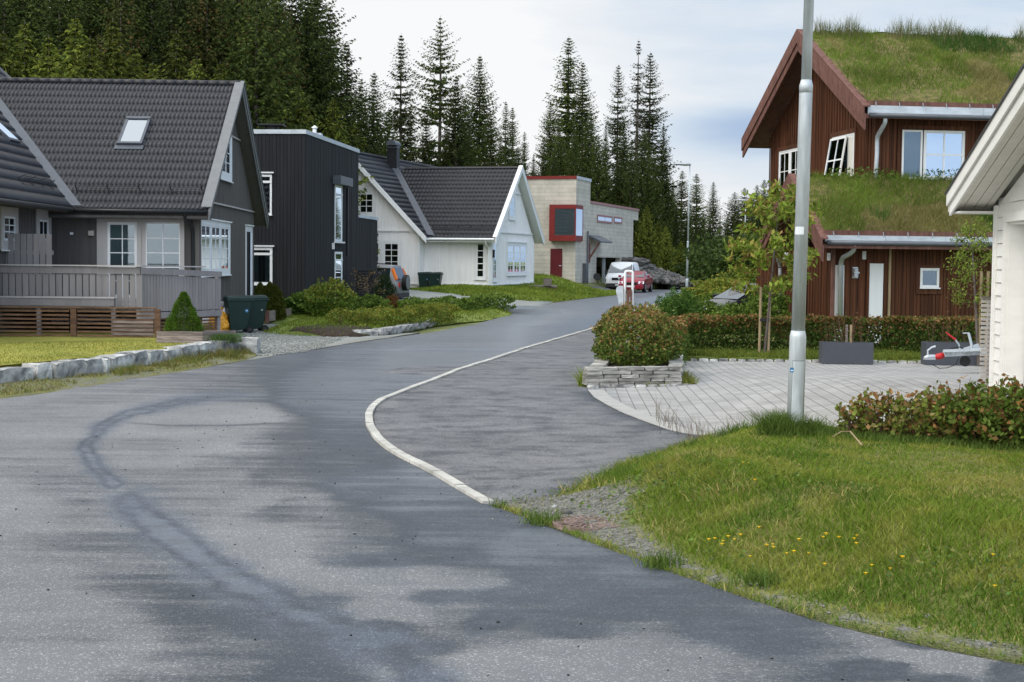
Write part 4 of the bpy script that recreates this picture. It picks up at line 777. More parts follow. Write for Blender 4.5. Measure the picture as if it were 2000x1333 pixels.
# cross wing with a gable towards the street
cu, _ = Fw.hit(819, 520, .8); hw = 4.25; R2 = 8.10; sl2 = (R2 - 3.3) / (hw + .5)
Gc = Fr(Fw(cu, .8, 0)[:2], (.961, -.276), (-.276, -.961)); gz2 = lambda u: 3.3 + sl2 * (hw + .5 - abs(u + hw)) - .28
mb = MB(); wall_sheet(mb, Gc, [(-2 * hw, zg), (0, zg), (0, gz2(0)), (-hw, gz2(-hw)), (-2 * hw, gz2(-2 * hw))]); Gr = Fr(Gc(0, 0, 0)[:2], g, (.961, -.276)); wall_sheet(mb, Gr, [(0, zg), (9, zg), (9, 3.3), (0, 3.3)])
mb.build('wing_wall', M['whitew'], H)
mb = MB(); clad(mb, Gc, -2 * hw, 0, zg + .3, gz2, .2, .02, .022); battens(mb, Gc, -2 * hw, 0, zg + .3, gz2, .2, .05, .022, .02); clad(mb, Gr, 0, .85, zg + .3, 3.3, .15, .02, .022); mb.build('wing_cladding', M['whitew'], H)
mb = MB()
for y in (451, 371.5): z = Gc.hit(740, y)[1]; uu = hw * (gz2(-hw) - z) / (gz2(-hw) - gz2(0)); mb.box(Gc, -hw - uu, -hw + uu - .1, .04, .11, z - .04, z + .04)
mb.box(Gc, -.1, .03, .04, .08, zg + .2, gz2(0)).box(Gc, -2 * hw, 0, .03, .1, zg + .26, zg + .32); mb.build('trim_board', M['white'], H)
cf = Fr(Gc(-hw, 0, 0)[:2], g, (.961, -.276)); Lc = 16.5
mb = MB(); mb.prism([cf(-.5, hw + .5, 3.3 - .15), cf(-.5, 0, R2 - .15), cf(-.5, -hw - .5, 3.3 - .15), cf(-.5, -hw - .5, 3.28), cf(-.5, 0, R2 - .02), cf(-.5, hw + .5, 3.28)], cf.t * (Lc + .5)); mb.build('wing_roof_deck', M['white'], H)
s2, L2s = slope_frame(cf, -.5, hw + .5, 3.3, 0, R2); tiles(s2, Lc + .5, L2s, H, wave=.46, course=.40, amp=.02, step=.05, name='wing_roof_tiles'); s3, _ = slope_frame(cf, -.5, -hw - .5, 3.3, 0, R2); tiles(s3, Lc + .5, L2s, H, wave=.46, course=.40, name='wing_rear_tiles')
mb = MB()
for s_ in (1, -1):
    for uE in (-.56, Lc):
        e = cf(uE, s_ * (hw + .58), 3.22); r_ = cf(uE, 0, R2 + .06); MB().prism([e + Vector((0, 0, -.24)), r_ + Vector((0, 0, -.24)), r_ + Vector((0, 0, .1)), e + Vector((0, 0, .1))], cf.t * .06).build('wing_bargeboard', M['white'], H)
rm = MB(); u = -.5
while u < Lc: rm.tube([cf(u, 0, R2 + .06), cf(u + .4, 0, R2 + .04)], [.10, .125], 6); u += .38
rm.build('wing_ridge_tiles', M['tile'], H)
# valley
vy = []; mb = MB()
for kk in np.linspace(0, 1, 9):
    z = EZ + .04 + (RZ - EZ) * kk; v_ = .6 - (SPW + .6) * kk; vv = (hw + .5) - (z - 3.3) / sl2; base = cf(0, vv, 0); 
    # point with both: on Fw at v_, and at distance vv from the wing ridge
    uu = (cf(0, vv, 0) - Fw(0, 0, 0)).dot(Fw.t); vy.append((Fw(uu - .1, v_, z + .16), Fw(uu + .35, v_, z + .09)))
for a, b in zip(vy[:-1], vy[1:]): mb.add([a[0], a[1], b[1], b[0]], [(0, 1, 2, 3)])
mb.build('valley_flashing', M['darkflash'], H)
# chimney
u, w = on_slope(768, 330, s2); pc = s2(u, w, 0); cfr = Fr(pc[:2], (.961, -.276)); zc = D(760, 283, pc.y).z; cw = .31
ch = MB().box(cfr, -cw, cw, -cw * .8, cw * .8, pc.z - .9, zc - .2).build('chimney', M['blackm'], H)
mb = MB(); cap = [cfr(cw * 1.05 * math.cos(a), -.5, zc - .05 + .32 * math.sin(a)) for a in np.linspace(0, math.pi, 9)]; mb.prism(cap, -cfr.n * -.95); mb.box(cfr, -cw - .02, cw + .02, -cw * .8 - .02, cw * .8 + .02, zc - .21, zc - .1); mb.build('chimney_cap', M['darkflash'], ch); MB().box(cfr, -cw - .1, cw + .16, -cw - .1, cw * .8 + .1, pc.z - .9, pc.z - .35).build('chimney_flashing', M['darkflash'], ch)
# windows
u0, u1, w0, w1 = pwm(Gc, 703, 730, 378, 417); window(Gc, u0, u1, w0, w1, H, 2, 3, 1, .16, .07, v=.06, bar=.04)
for x0, x1 in ((715, 741.5), (751, 779.5)): u0, u1, w0, w1 = pwm(Gc, x0, x1, 475, 525); window(Gc, u0, u1, w0, w1, H, 2, 4, 1, .14, .06, v=.06, bar=.04)
u0, u1, w0, w1 = pwm(Fw, 932, 946, 476, 542); window(Fw, u0, u1, w0, w1, H, 1, 5, 1, .12, .05, v=.044, bar=.05)
u0, u1, w0, w1 = pwm(Gw, 961.5, 969, 475, 545); window(Gw, u0 + .1, u1, w0, w1, H, 2, 5, 1, .16, .05, v=.04, bar=.04, back='curtain', topcap=True)
u0, u1, w0, w1 = pwm(Gw, 990, 1026, 479, 533); window(Gw, u0 + .1, u1, w0, w1, H, 2, 4, 3, .16, .05, v=.04, bar=.04, back='curtain', mull=.2, topcap=True)
u0, u1, w0, w1 = pwm(Gw, 994, 1004, 384, 423); window(Gw, u0 + .1, u1, w0, w1, H, 2, 3, 1, .18, .05, v=.04, bar=.04, back='curtain')
u, w = Fw.hit(960, 495, .1); MB().box(Gw, .05, .2, .05, .18, w - .25, w + .2).build('wall_lamp', M['blackm'], H)

# ================================================================== CONCRETE HOUSE
zg = .80; H = thing('block_house', 'pale block house with red window box at the end of the street', 'house', (4, 104, zg))
A = Vector((4.18, 100)); Cs = Fr(A, (.3, 1), (1, -.3)); Cf = Fr(A, (1, -.3), (-.3, -1)); zT = Cf.hit(1100, 350)[1]; tw = 3.97; zW = Cs.hit(1150, 397)[1]; Lw = 20.2
q4 = [Cf(0, 0, 0), Cf(-8, 0, 0), Cs(tw, -8.35, 0), Cs(tw, 0, 0)]
mb = MB(); mb.prism([Vector((p.x, p.y, zg - 1.2)) for p in q4], (0, 0, zT - zg + 1.2)); mb.build('tower_wall', M['conc'], H)
ug = [Cs.hit(x, 520)[0] for x in (1165, 1212)]; zgar = Cs.hit(1170, 503)[1]; un = Cs.hit(1237, 450)[0]; zn = Cs.hit(1237, 430)[1]; Lw = Cs.hit(1247, 420)[0]
mb = MB(); mb.prism([Cs(u, -.01, z) for u, z in ((tw + .01, zg - 1.2), (ug[0], zg - 1.2), (ug[0], zgar), (ug[1], zgar), (ug[1], zg - 1.2), (un, zg - 1.2), (un, zn), (Lw, zn), (Lw, zW), (tw + .01, zW))], -Cs.n * .4)
mb.prism([Cs(tw + .02, -.42, zW), Cs(Lw, -.42, zW), Cs(Lw, -7, zW), Cs(tw + .02, -7, zW)], (0, 0, -.3)); mb.prism([Cs(un, -.42, zg - 1.2), Cs(un, -7, zg - 1.2), Cs(un, -7, zW - .3), Cs(un, -.42, zW - .3)], -Cs.t * .3); mb.build('wing_wall', M['conc'], H)
MB().box(Cs, ug[0], ug[1], -3.2, -3.0, zg - 1.2, zgar + .2).build('garage_recess', M['conc'], H); MB().box(Cs, (ug[0] + ug[1]) / 2 - .1, (ug[0] + ug[1]) / 2 + .1, -.5, -.3, zg - 1.2, zgar).build('garage_post', M['fascia'], H)
MB().box(Cf, -8.2, .02, -.2, .06, zT, zT + .2).build('roof_band', M['redm'], H); MB().box(Cs, .03, tw + .05, -.2, .06, zT + .001, zT + .2).build('roof_edge', M['fascia'], H); MB().box(Cs, tw + .06, Lw + .05, -.3, .06, zW, zW + .17).build('wing_roof_edge', M['pink'], H)
u0, w1 = Cf.hit(1073, 400, .5); w0 = Cf.hit(1073, 471, .5)[1]; u1 = .12; dB = .5; ub = Cs.hit(1139, 430, .12)[0]
g0, gw1 = Cf.hit(1083.5, 408, .5); gw0 = Cf.hit(1083.5, 460, .5)[1]
mb = MB(); mb.box(Cf, u0, u1, .0, dB, w0, gw0).box(Cf, u0, u1, .0, dB, gw1, w1).box(Cf, u0, g0, .0, dB, gw0, gw1)
mb.box(Cs, .002, ub, .0, .121, w0, gw0).box(Cs, .002, ub, .0, .121, gw1, w1).box(Cs, ub - .15, ub, .0, .121, gw0, gw1).box(Cf, u1 - .08, u1 - .001, dB - .09, dB - .001, gw0, gw1)
o = mb.build('bay_window', M['redm'], H); MB().box(Cf, g0, u1 - .09, .30, dB - .06, gw0, gw1).build('blind', M['trimg'], o); MB().box(Cf, g0, u1 - .09, dB - .05, dB - .03, gw0, gw1).build('pane', M['glass'], o)
MB().box(Cs, -.40, ub - .16, .095, .115, gw0, gw1).build('side_pane', M['mirror'], o); MB().box(Cs, -.35, ub - .16, .02, .06, gw0, gw1).build('side_sky_panel', M['skyroom'], o)  # panel behind the side glass has the sky reflection in its colour
u0, w1 = Cf.hit(1075.5, 486); u1, _ = Cf.hit(1098.5, 486); o = MB().box(Cf, u0, u1, .0, .05, Cf.hit(1080, 541)[1], w1).build('door', M['darkred'], H); MB().box(Cf, u1 - .2, u1 - .05, .05, .1, zg + .9 + .0, zg + .95).build('handle', M['fascia'], o)
for x0, x1, yt, yb in ((1167, 1195, 421, 432.5), (1199.5, 1214, 425, 434.5)):
    u0, u1, w0, w1 = pwm(Cs, x0, x1, yt, yb, 0); window(Cs, u0, u1, w0, w1, H, 2 if x0 < 1190 else 1, 1, 1, .06, .07, m='pink', v=.01, back='skyroom', glass='mirror', sill=False)
pc = [Cs.hit(x, 470)[0] for x in (1149, 1172)]; z1 = Cs.hit(1150, 459)[1]; z0 = Cs.hit(1150, 474)[1]
mb = MB(); mb.prism([Cs(pc[0], 0, z1), Cs(pc[0], .9, z0 + .1), Cs(pc[0], .9, z0 - .02), Cs(pc[0], 0, z1 - .15)], Cs.t * (pc[1] - pc[0])); o = mb.build('canopy', M['darkflash'], H); MB().bar(Cs(pc[0] + .2, .05, z0 - 1.1), Cs(pc[0] + .2, .75, z0), .12, .12).bar(Cs(pc[0] + .2, .05, z0 - 1.4), Cs(pc[0] + .2, .05, z0), .12, .12).build('canopy_bracket', M['redd'], o)
u, _ = Cs.hit(1148, 500, .1); pipe([Cs(u, .1, Cs.hit(1148, 452)[1]), Cs(u, .1, 1), Cs(u, .1, .4)], .06, 'darkflash', H); u, w = Cs.hit(1142, 532, .1); MB().box(Cs, u - .25, u + .3, .02, .25, w - .7, w + .6).build('meter_box', M['darkflash'], H)
# ================================================================== RED HOUSE WITH TURF ROOFS
GREENS = [(.085,.125,.020),(.115,.150,.028),(.150,.165,.040),(.060,.105,.018),(.205,.190,.075)]
def sod(F, u0, u1, vE, zE, vR, zR, parent, nb, th=.2, hb=.16, seed=1, tall=0, lim=None, ends=True, lush=None):
    sl = (zR - zE) / (vE - vR); Ls = math.hypot(vE - vR, zR - zE)
    us = np.arange(u0, u1 + .01, .18); ss = np.linspace(0, 1, int(Ls / .18)); U, Q = np.meshgrid(us, ss); o = np.array(F(0, 0, 0)); t = np.array(F.t); n = np.array(F.n)
    v = vE + (vR - vE) * Q; z = zE + (zR - zE) * Q + th + .07 * (vn(U, v, 1.1, seed) - .3) + .05 * (vn(U, v, 3.5, seed + 1) - .5) - .07 * (Q < .02)
    pts = o + U[..., None] * t + v[..., None] * n; pts[..., 2] += z; ny, nx = U.shape; ii = np.arange(ny * nx).reshape(ny, nx)
    f = np.stack([ii[:-1, :-1], ii[:-1, 1:], ii[1:, 1:], ii[1:, :-1]], -1).reshape(-1, 4)
    front = pts[0].copy(); front[:, 2] = zE + .02; vv = np.concatenate([pts.reshape(-1, 3), front]); k = ny * nx; i = np.arange(nx - 1); f = np.concatenate([f, np.stack([i, k + i, k + i + 1, i + 1], 1)])
    tf = npmesh('turf', vv, f, M['turf'], parent, smooth=True)
    u = RNG.uniform(u0, u1, nb); q = RNG.uniform(0, 1, nb) ** .95; v = vE + (vR - vE) * q
    if lim is not None: k = lim(u, v); u, q, v = u[k], q[k], v[k]
    z = zE + (zR - zE) * q + th * .9; p = o + u[:, None] * t + v[:, None] * n; p[:, 2] += z
    c1 = vn(u, v, .55, seed + 4); c2 = vn(u, v, 1.7, seed + 5); c = np.where((c1 < .24)[:, None], np.array((.22,.205,.070)), np.array((.135,.195,.030)))
    if lush is not None: k = lush(u, q) + .25 * (c2 - .5) > .5; c[k] = (.055, .120, .020); lz = k
    else: lz = np.zeros(len(u), bool)
    c = c * (.72 + .55 * c2)[:, None] + RNG.uniform(-.015, .022, (len(u), 1)) * np.array([1.2, 1, .3]); c = np.clip(c, .01, 1)
    h = hb * (.5 + 1.0 * vn(u, v, .9, seed + 7)) * RNG.uniform(.5, 1.3, len(u)); h = np.where(lz, h * 1.5, h)
    b = blades('turf_grass', p, h, .016, c, M['grass'], tf, .45); b['kind'] = 'stuff'
    if tall:
        u = u0 + (u1 - u0) * RNG.uniform(.03, 1, tall); q = 1 - np.abs(RNG.normal(0, .06, tall)); g_ = vn(u, u * 0, 2.3, seed + 9); k = g_ > .42; u = u[k]; q = q[k]; g_ = g_[k]
        p = o + u[:, None] * t + (vE + (vR - vE) * q)[:, None] * n; p[:, 2] += zE + (zR - zE) * q + th
        c = pal(len(u), [(.20,.17,.09),(.12,.14,.05),(.09,.13,.04)]); b = blades('tall_grass', p, .12 + .55 * (g_ - .42) * RNG.uniform(.5, 1.8, len(u)) + .18 * RNG.uniform(0, 1, len(u)), .012, c, M['grass'], tf, .16); b['kind'] = 'stuff'
    return tf
def gutterband(F, u0, u1, v, z0, z1, parent):
    mb = MB(); n = max(1, round((u1 - u0) / 1.45))
    for i in range(n): a = u0 + (u1 - u0) * i / n; b = u0 + (u1 - u0) * (i + 1) / n - .006; mb.box(F, a, b, v, v + .02, z0, z1)
    mb.box(F, u0, u1, v - .10, v - .002, z0, z0 + .03); o = mb.build('eaves_flashing', M['fascia'], parent)
    pts = []; MB().tube([F(u0 + .03, v + .03, z0 - .02), F(u1, v + .03, z0 - .02)], .06, 8).build('gutter', M['darkflash'], parent, smooth=True)
    MB().box(F, u0 - .02, u1, v - .06, v + .005, z1 + .002, z1 + .12).build('turf_log', M['redd'], parent)
    hk = MB(); 
    for i in range(int((u1 - u0) / .62)): u = u0 + .2 + i * .62; hk.bar(F(u, v + .012, z1 + .09), F(u + .01, v + .03, z1 - .02), .02, .015)
    hk.build('turf_hooks', M['steel'], parent)
H = thing('red_house', 'red brown timber house with two grass covered turf roofs on the right', 'house', (10, 42, .1))
t = (.991, .134); nF = (.134, -.991); A = Vector((9.33, 38.5)); F = Fr(A, t, nF); Gf = Fr(A, (-.134, .991), (-.991, -.134)); SP = 4.5; OV = .66
zr = Gf.hit(1566, 70, OV)[1]; ze = F.hit(1700, 206, .7)[1]; RZ = zr - .05; EZ = ze - .12; gz = lambda u: EZ - .12 + (RZ - EZ) * (1 - abs(u - SP) / (SP + .6)) - .10
mb = MB(); wall_sheet(mb, F, [(0, 0), (9, 0), (9, EZ - .1), (0, EZ - .1)]); wall_sheet(mb, Gf, [(0, 0), (2 * SP, 0), (2 * SP, gz(2 * SP)), (SP, gz(SP)), (0, gz(0))])
wall_sheet(mb, Fr(Gf(2 * SP, 0, 0)[:2], (.991, .134), (-.134, .991)), [(0, 0), (9, 0), (9, EZ), (0, EZ)]); mb.build('wall', M['redb'], H)
mb = MB(); clad(mb, F, 0, 8.5, 2.6, EZ - .08, .10, .014, .02); clad(mb, Gf, 0, 2 * SP, .1, gz, .105, .03, .034); battens(mb, Gf, 0, 2 * SP, .1, gz, .21, .05, .02, .034); mb.build('cladding', M['redb'], H)
MB().box(F, -.06, .07, .02, .06, 2.4, EZ - .1).box(Gf, -.02, .09, .05, .085, 2.4, gz(0)).build('corner_board', M['redb'], H)
mb = MB()
for s_ in (1, -1): e = F(-OV, -SP + s_ * (SP + .7), EZ - .10); r_ = F(-OV, -SP, RZ - .02); mb.prism([e + Vector((0, 0, -.10)), r_ + Vector((0, 0, -.10)), r_, e], F.t * (9 + OV))
mb.build('roof_deck', M['redd'], H)
for s_, off, h0, h1 in ((1, 0, -.36, .02), (1, -.04, -.14, .22), (-1, 0, -.36, .02), (-1, -.04, -.14, .22)):
    e = F(-OV + off - .04, -SP + s_ * (SP + .82), EZ - .14); r_ = F(-OV + off - .04, -SP, RZ + .02)
    MB().prism([e + Vector((0, 0, h0)), r_ + Vector((0, 0, h0)), r_ + Vector((0, 0, h1)), e + Vector((0, 0, h1))], F.t * .045).build('bargeboard', M['redd'], H)
    if off: MB().prism([e + Vector((0, 0, h1 - .01)), r_ + Vector((0, 0, h1 - .01)), r_ + Vector((0, 0, h1 + .03)), e + Vector((0, 0, h1 + .03))], F.t * .20 - F.t * .0).build('verge_board', M['redd'], H)
sod(F, -OV + .12, 8.6, .66, EZ - .02, -SP, RZ, H, 30000, .20, .17, 3, tall=2600, lush=lambda u, q: np.where((u > 3.0) & (q > .72) & (u < 6.5), .8, np.where((u > 4.0) & (q < .35) & (q > .12) & (u < 5.6), .65, .1)))
sod(F, -OV + .12, 8.6, -2 * SP - .66, EZ - .02, -SP, RZ, H, 2500, .20, .2, 13, tall=300)
z1 = F.hit(1800, 208.5, .7)[1]; z0 = F.hit(1800, 226, .7)[1]; gutterband(F, -OV + .1, 8.6, .68, z0, z1, H)
q = lambda x, y, off, Fx=F: Fx(Fx.hit(x, y, off)[0], off, Fx.hit(x, y, off)[1])
pipe([q(1729, 226, .66), q(1729, 240, .62), q(1713, 268, .12), q(1713, 300, .12), q(1708, 374, .12)], .055, 'fascia', H)
# upper windows
def casew(F_, x0, x1, yt, yb, off=.04): return pwm(F_, x0, x1, yt, yb, off)
u0, u1, w0, w1 = casew(F, 1762, 1884, 254, 350); um, _ = F.hit(1803, 300, .04)
window(F, u0, um - .03, w0, w1, H, 1, 1, 1, .0, .05, v=.04, back='blind', sill=False); window(F, um, u1, w0 + .02, w1, H, 2, 2, 1, .0, .07, v=.05, back='skyroom', sill=True, bar=.04, glass='mirror')
MB().box(F, u0 - .12, u1 + .12, .03, .07, w1 + .01, w1 + .12).box(F, u0 - .12, u0, .03, .06, w0 - .1, w1).box(F, u1, u1 + .12, .03, .06, w0 - .1, w1).box(F, u0 - .12, u1 + .12, .03, .07, w0 - .22, w0 - .06).build('window_surround', M['redb'], H)
# gable window with an opened sash
u0, w1 = Gf.hit(1671, 263, .06); u1, _ = Gf.hit(1629, 268, .06); w0 = Gf.hit(1668, 356, .06)[1]
window(Gf, u0, u1, w0 - .05, w1, H, 1, 1, 1, .05, .06, v=.07, back='skyroom', sill=False, name='open_window', m='white')
st = Gf(u1, .12, w1); hb_ = Gf(u0 + .55, .12, w1)      # sash: hinged on top, swung outwards
sw_ = MB(); wS = u1 - (u0 + .42); hS = w1 - w0; a_ = R(9)
SF = lambda a, b, c: Gf(u0 + .42 + a, .13 + (hS - c) * math.sin(a_) + b, w0 + hS - (hS - c) * math.cos(a_))
for (a, b, c, d) in ((0, .06, 0, hS), (wS - .06, wS, 0, hS)): sw_.box(SF, a, b, 0, .04, c, d)
sw_.box(SF, .06, wS - .06, 0, .039, 0, .06).box(SF, .06, wS - .06, 0, .039, hS - .06, hS).box(SF, wS / 2 - .02, wS / 2 + .02, .005, .035, .06, hS - .06).box(SF, .06, wS - .06, .006, .034, hS / 2 - .02, hS / 2 + .02)
o = sw_.build('open_sash', M['white'], H); MB().box(SF, .06, wS - .06, .018, .02, .06, hS - .06).build('pane', M['glass'], o)
MB().box(Gf, u0 + .05, u0 + .50, .082, .09, w0, w1 - .06).build('curtain', M['soffit'], H)
MB().box(Gf, u0 - .15, u1 + .15, .05, .12, w1 + .05, w1 + .17).box(Gf, u0 - .15, u0 - .05, .05, .11, w0 - .2, w1 + .05).build('window_surround', M['redb'], H)
u0, w1 = Gf.hit(1566, 290, .06); u1, _ = Gf.hit(1525, 296, .06); w0 = Gf.hit(1525, 375, .06)[1]; window(Gf, u0, u1, w0, w1, H, 2, 2, 2, .04, .06, v=.07, back='curtain', sill=False); MB().box(Gf, u0 - .15, u1 + .15, .05, .12, w1 + .04, w1 + .16).build('window_surround', M['redb'], H)
# lower part with its own turf roof
A = Vector((7.78, 36.5)); Fa = Fr(A, t, nF); Ga = Fr(A, (-.134, .991), (-.991, -.134)); up_, zpk = Ga.hit(1545, 349, .5); ze = Fa.hit(1640, 461, .7)[1]; EZ2 = ze - .12; RZ2 = zpk - .1; s2 = (RZ2 - EZ2) / (up_ + .6)
mb = MB(); wall_sheet(mb, Fa, [(0, 0), (9, 0), (9, EZ2), (0, EZ2)]); zs = Ga.hit(1580, 483)[1]; wall_sheet(mb, Ga, [(.0, 0), (6, 0), (6, zs), (.0, zs)]); mb.build('lower_wall', M['redb'], H)
mb = MB(); clad(mb, Fa, 0, 8.5, .1, EZ2 - .02, .095, .012, .02); battens(mb, Fa, 0, 8.5, .1, EZ2 - .05, .19, .04, .012, .02); clad(mb, Ga, 0, 6, .1, zs, .105, .028, .034); battens(mb, Ga, 0, 6, .1, zs, .21, .05, .02, .034); mb.build('lower_cladding', M['redb'], H)
MB().box(Fa, -.03, .06, .02, .10, .1, EZ2).build('corner_post', M['redd'], H); MB().box(Fa, Fa.hit(1735, 500)[0], Fa.hit(1735, 500)[0] + .06, .02, .06, .1, EZ2 - .1).build('trim_board', M['stake'], H)
MB().box(Fa, 0.02, 8.5, -2.4, .6, EZ2 - .16, EZ2 - .13).build('soffit', M['redb'], H)
mb = MB()
for s_ in (1, -1): e = Fa(-.5, -up_ + s_ * (up_ + .7), EZ2 - .10); r_ = Fa(-.5, -up_, RZ2 - .02); mb.prism([e + Vector((0, 0, -.08)), r_ + Vector((0, 0, -.08)), r_, e], Fa.t * 9)
mb.build('lower_roof_deck', M['redd'], H)
for s_, off, h0, h1 in ((1, 0, -.34, .02), (1, -.04, -.14, .20), (-1, 0, -.34, .02), (-1, -.04, -.14, .20)):
    e = Fa(-.54 + off, -up_ + s_ * (up_ + .84), EZ2 - .16); r_ = Fa(-.54 + off, -up_, RZ2 + .0)
    MB().prism([e + Vector((0, 0, h0)), r_ + Vector((0, 0, h0)), r_ + Vector((0, 0, h1)), e + Vector((0, 0, h1))], Fa.t * .045).build('bargeboard', M['redd'], H)
    if off: MB().prism([e + Vector((0, 0, h1 - .01)), r_ + Vector((0, 0, h1 - .01)), r_ + Vector((0, 0, h1 + .03)), e + Vector((0, 0, h1 + .03))], Fa.t * .18).build('verge_board', M['redd'], H)
inm = lambda u, v: (v > -1.9) | (u < 1.35)
sod(Fa, -.4, 8.6, .66, EZ2 - .02, -up_, RZ2, H, 20000, .17, .20, 23, lim=inm, lush=lambda u, q: np.where(q < .3, .45, .2)); sod(Fa, -.4, 1.4, -2 * up_ - .66, EZ2 - .02, -up_, RZ2, H, 900, .17, .2, 33)
uu = RNG.uniform(.5, 8, 900); p = np.array([Fa(a, -1.55 + RNG.normal(0, .15), EZ2 + s2 * 2.1 + .25 + RNG.uniform(0, .3)) for a in uu if vn(a, 0, 1.2, 4) > .4]); leaves('roof_weeds', p, .09, pal(len(p), [(.07,.13,.02),(.12,.18,.04)]), M['leaf'], H)['kind'] = 'stuff'
z1 = Fa.hit(1800, 462, .7)[1]; z0 = Fa.hit(1800, 475, .7)[1]; gutterband(Fa, -.42, 8.6, .68, z0, z1, H)
q2 = lambda x, y, off: q(x, y, off, Fa)
pipe([q2(1669, 474, .66), q2(1668, 488, .62), q2(1659, 497, .5), q2(1646, 503, .3), q2(1642, 515, .15), q2(1641, 640, .15)], .062, 'steel', H)
for x0, x1, yt in ((1624, 1649, 518), (1697, 1725.5, 515)): u0, w1 = Fa.hit(x0, yt, .04); u1, _ = Fa.hit(x1, yt, .04); MB().box(Fa, u0, u1, .02, .05, .15, w1).build('door', M['white'], H); 
for x0, x1 in ((1692, 1697), (1725.5, 1729)): MB().box(Fa, Fa.hit(x0, 520)[0], Fa.hit(x1, 520)[0], .02, .065, .15, w1 + .08).build('door_frame', M['redb'], H)
u0, u1, w0, w1 = pwm(Fa, 1797, 1834, 524, 562, .04); window(Fa, u0, u1, w0, w1, H, 1, 1, 1, .0, .06, v=.045, bar=.0); MB().box(Fa, u0 - .10, u1 + .10, .03, .06, w1, w1 + .08).box(Fa, u0 - .1, u0, .03, .06, w0 - .1, w1).box(Fa, u1, u1 + .1, .03, .06, w0 - .1, w1).box(Fa, u0 - .1, u1 + .1, .03, .062, w0 - .16, w0 - .04).build('window_surround', M['redb'], H)
for x0, x1, y0, y1 in ((1683, 1690, 491, 507), (1614.5, 1620.5, 494.5, 509)):
    u0, w1 = Fa.hit(x0, y0); u1, w0 = Fa.hit(x1, y1); mb = MB(); mb.box(Fa, u0, u1, .04, .055, w0, w1)
    for k in range(5): z = w0 + .02 + k * (w1 - w0 - .03) / 5; mb.box(Fa, u0 + .01, u1 - .01, .055, .07, z, z + .015)
    mb.build('vent_grille', M['white'], H)
u0, w1 = Fa.hit(1664, 522); u1, w0 = Fa.hit(1674, 544); MB().box(Fa, u0, u1, .02, .05, w0, w1).tube([Fa((u0 + u1) / 2, .11, w0 + .03), Fa((u0 + u1) / 2, .11, w1 - .03)], .055, 10).box(Fa, u0 + .0, u1, .05, .17, (w0 + w1) / 2 - .02, (w0 + w1) / 2 + .02).build('wall_lamp', M['steel'], H)
qg = lambda x, y, off: q(x, y, off, Ga)
pipe([qg(1517, 492, .5), qg(1519, 505, .35), qg(1524, 520, .12), qg(1523, 618, .12)], .05, 'fascia', H); u, w = Ga.hit(1537, 504, .05); MB().box(Ga, u - .12, u + .12, .05, .12, w - .14, w + .14).build('vent_grille', M['white'], H)

# ================================================================== WHITE GARAGE
H = thing('garage', 'white boarded garage with wide overhanging eaves at the right edge', 'garage', (8, 17, .4)); A = Vector((6.47, 20)); F = Fr(A, (-.118, -.993), (-.993, .118))
OVG = .56; uE, zE = F.hit(1853, 380, OVG); uT, zT = F.hit(2000, 142, OVG); slp = (zT - zE) / (uT - uE); UR = 5.6; rz = lambda u: zE + slp * (u - uE) if u < UR else zE + slp * (2 * UR - u - uE)
zh = F.hit(1975, 436, -.1)[1]; ud = F.hit(1966, 600)[0]; zg = .30
mb = MB(); wall_sheet(mb, F, [(0, zg), (ud, zg), (ud, zh), (ud + 2.7, zh), (ud + 2.7, zg), (9, zg), (9, rz(9) - .3), (UR, rz(UR) - .3), (0, rz(0) - .3)], .25); mb.build('wall', M['garagew'], H)
bk = Fr(F(0, 0, 0)[:2], (.993, -.118), (-.118, .993)) ; mb = MB(); wall_sheet(mb, bk, [(0, zg), (6, zg), (6, rz(0)), (0, rz(0) - .2)], .1); mb.build('rear_wall', M['garagew'], H)
mb = MB(); z = zg + .02; bh = .172
while z < rz(UR) - .45:
    e0 = .02; s0 = max(0, (z + bh + .32 - zE) / slp + uE)
    segs = [(max(.13, s0 - .0), ud - .13), (ud + 2.83, 9)] if z < zh + .02 else [(max(.13, s0), 9)]
    for a, b in segs:
        if b > a: mb.hexa([F(a, 0, z), F(b, 0, z), F(b, .034, z), F(a, .034, z), F(a, 0, z + bh - .008), F(b, 0, z + bh - .008), F(b, .012, z + bh - .008), F(a, .012, z + bh - .008)])
    z += bh
mb.build('cladding', M['garagew'], H)
MB().box(F, -.02, .125, .0, .05, zg - .02, rz(0) - .3).box(bk, -.05, .10, .0, .03, zg - .02, rz(0) - .3).build('corner_board', M['garagew'], H, .004)
MB().box(F, ud - .13, ud, .0, .048, zg, zh + .0).box(F, ud + 2.7, ud + 2.83, .0, .048, zg, zh + .0).box(F, ud - .13, ud + 2.83, .0, .052, zh, zh + .12).build('door_casing', M['garagew'], H, .003); MB().box(F, ud, ud + .03, -.30, -.0, zg, zh).box(F, ud, ud + 2.7, -.30, -.0, zh - .03, zh - .001).build('door_reveal', M['garagew'], H)
mb = MB()
for k in range(5): a = zg + k * (zh - zg) / 5; mb.box(F, ud + .032, ud + 2.7, -.29, -.25, a, a + (zh - zg) / 5 - .012)
mb.build('garage_door', M['whitew'], H); MB().box(F, ud + .031, ud + .06, -.249, -.24, zg, zh).build('door_seal', M['rubber'], H)
def onr(u, off, dz): return F(u, off, rz(u) + dz)
mb = MB(); mb.prism([onr(uE, OVG, -.02), onr(UR, OVG, -.02), onr(2 * UR - uE, OVG, -.02), onr(2 * UR - uE, OVG, -.09), onr(UR, OVG, -.09), onr(uE, OVG, -.09)], -F.n * 7); mb.build('roof_deck', M['soffit'], H)
mb = MB()
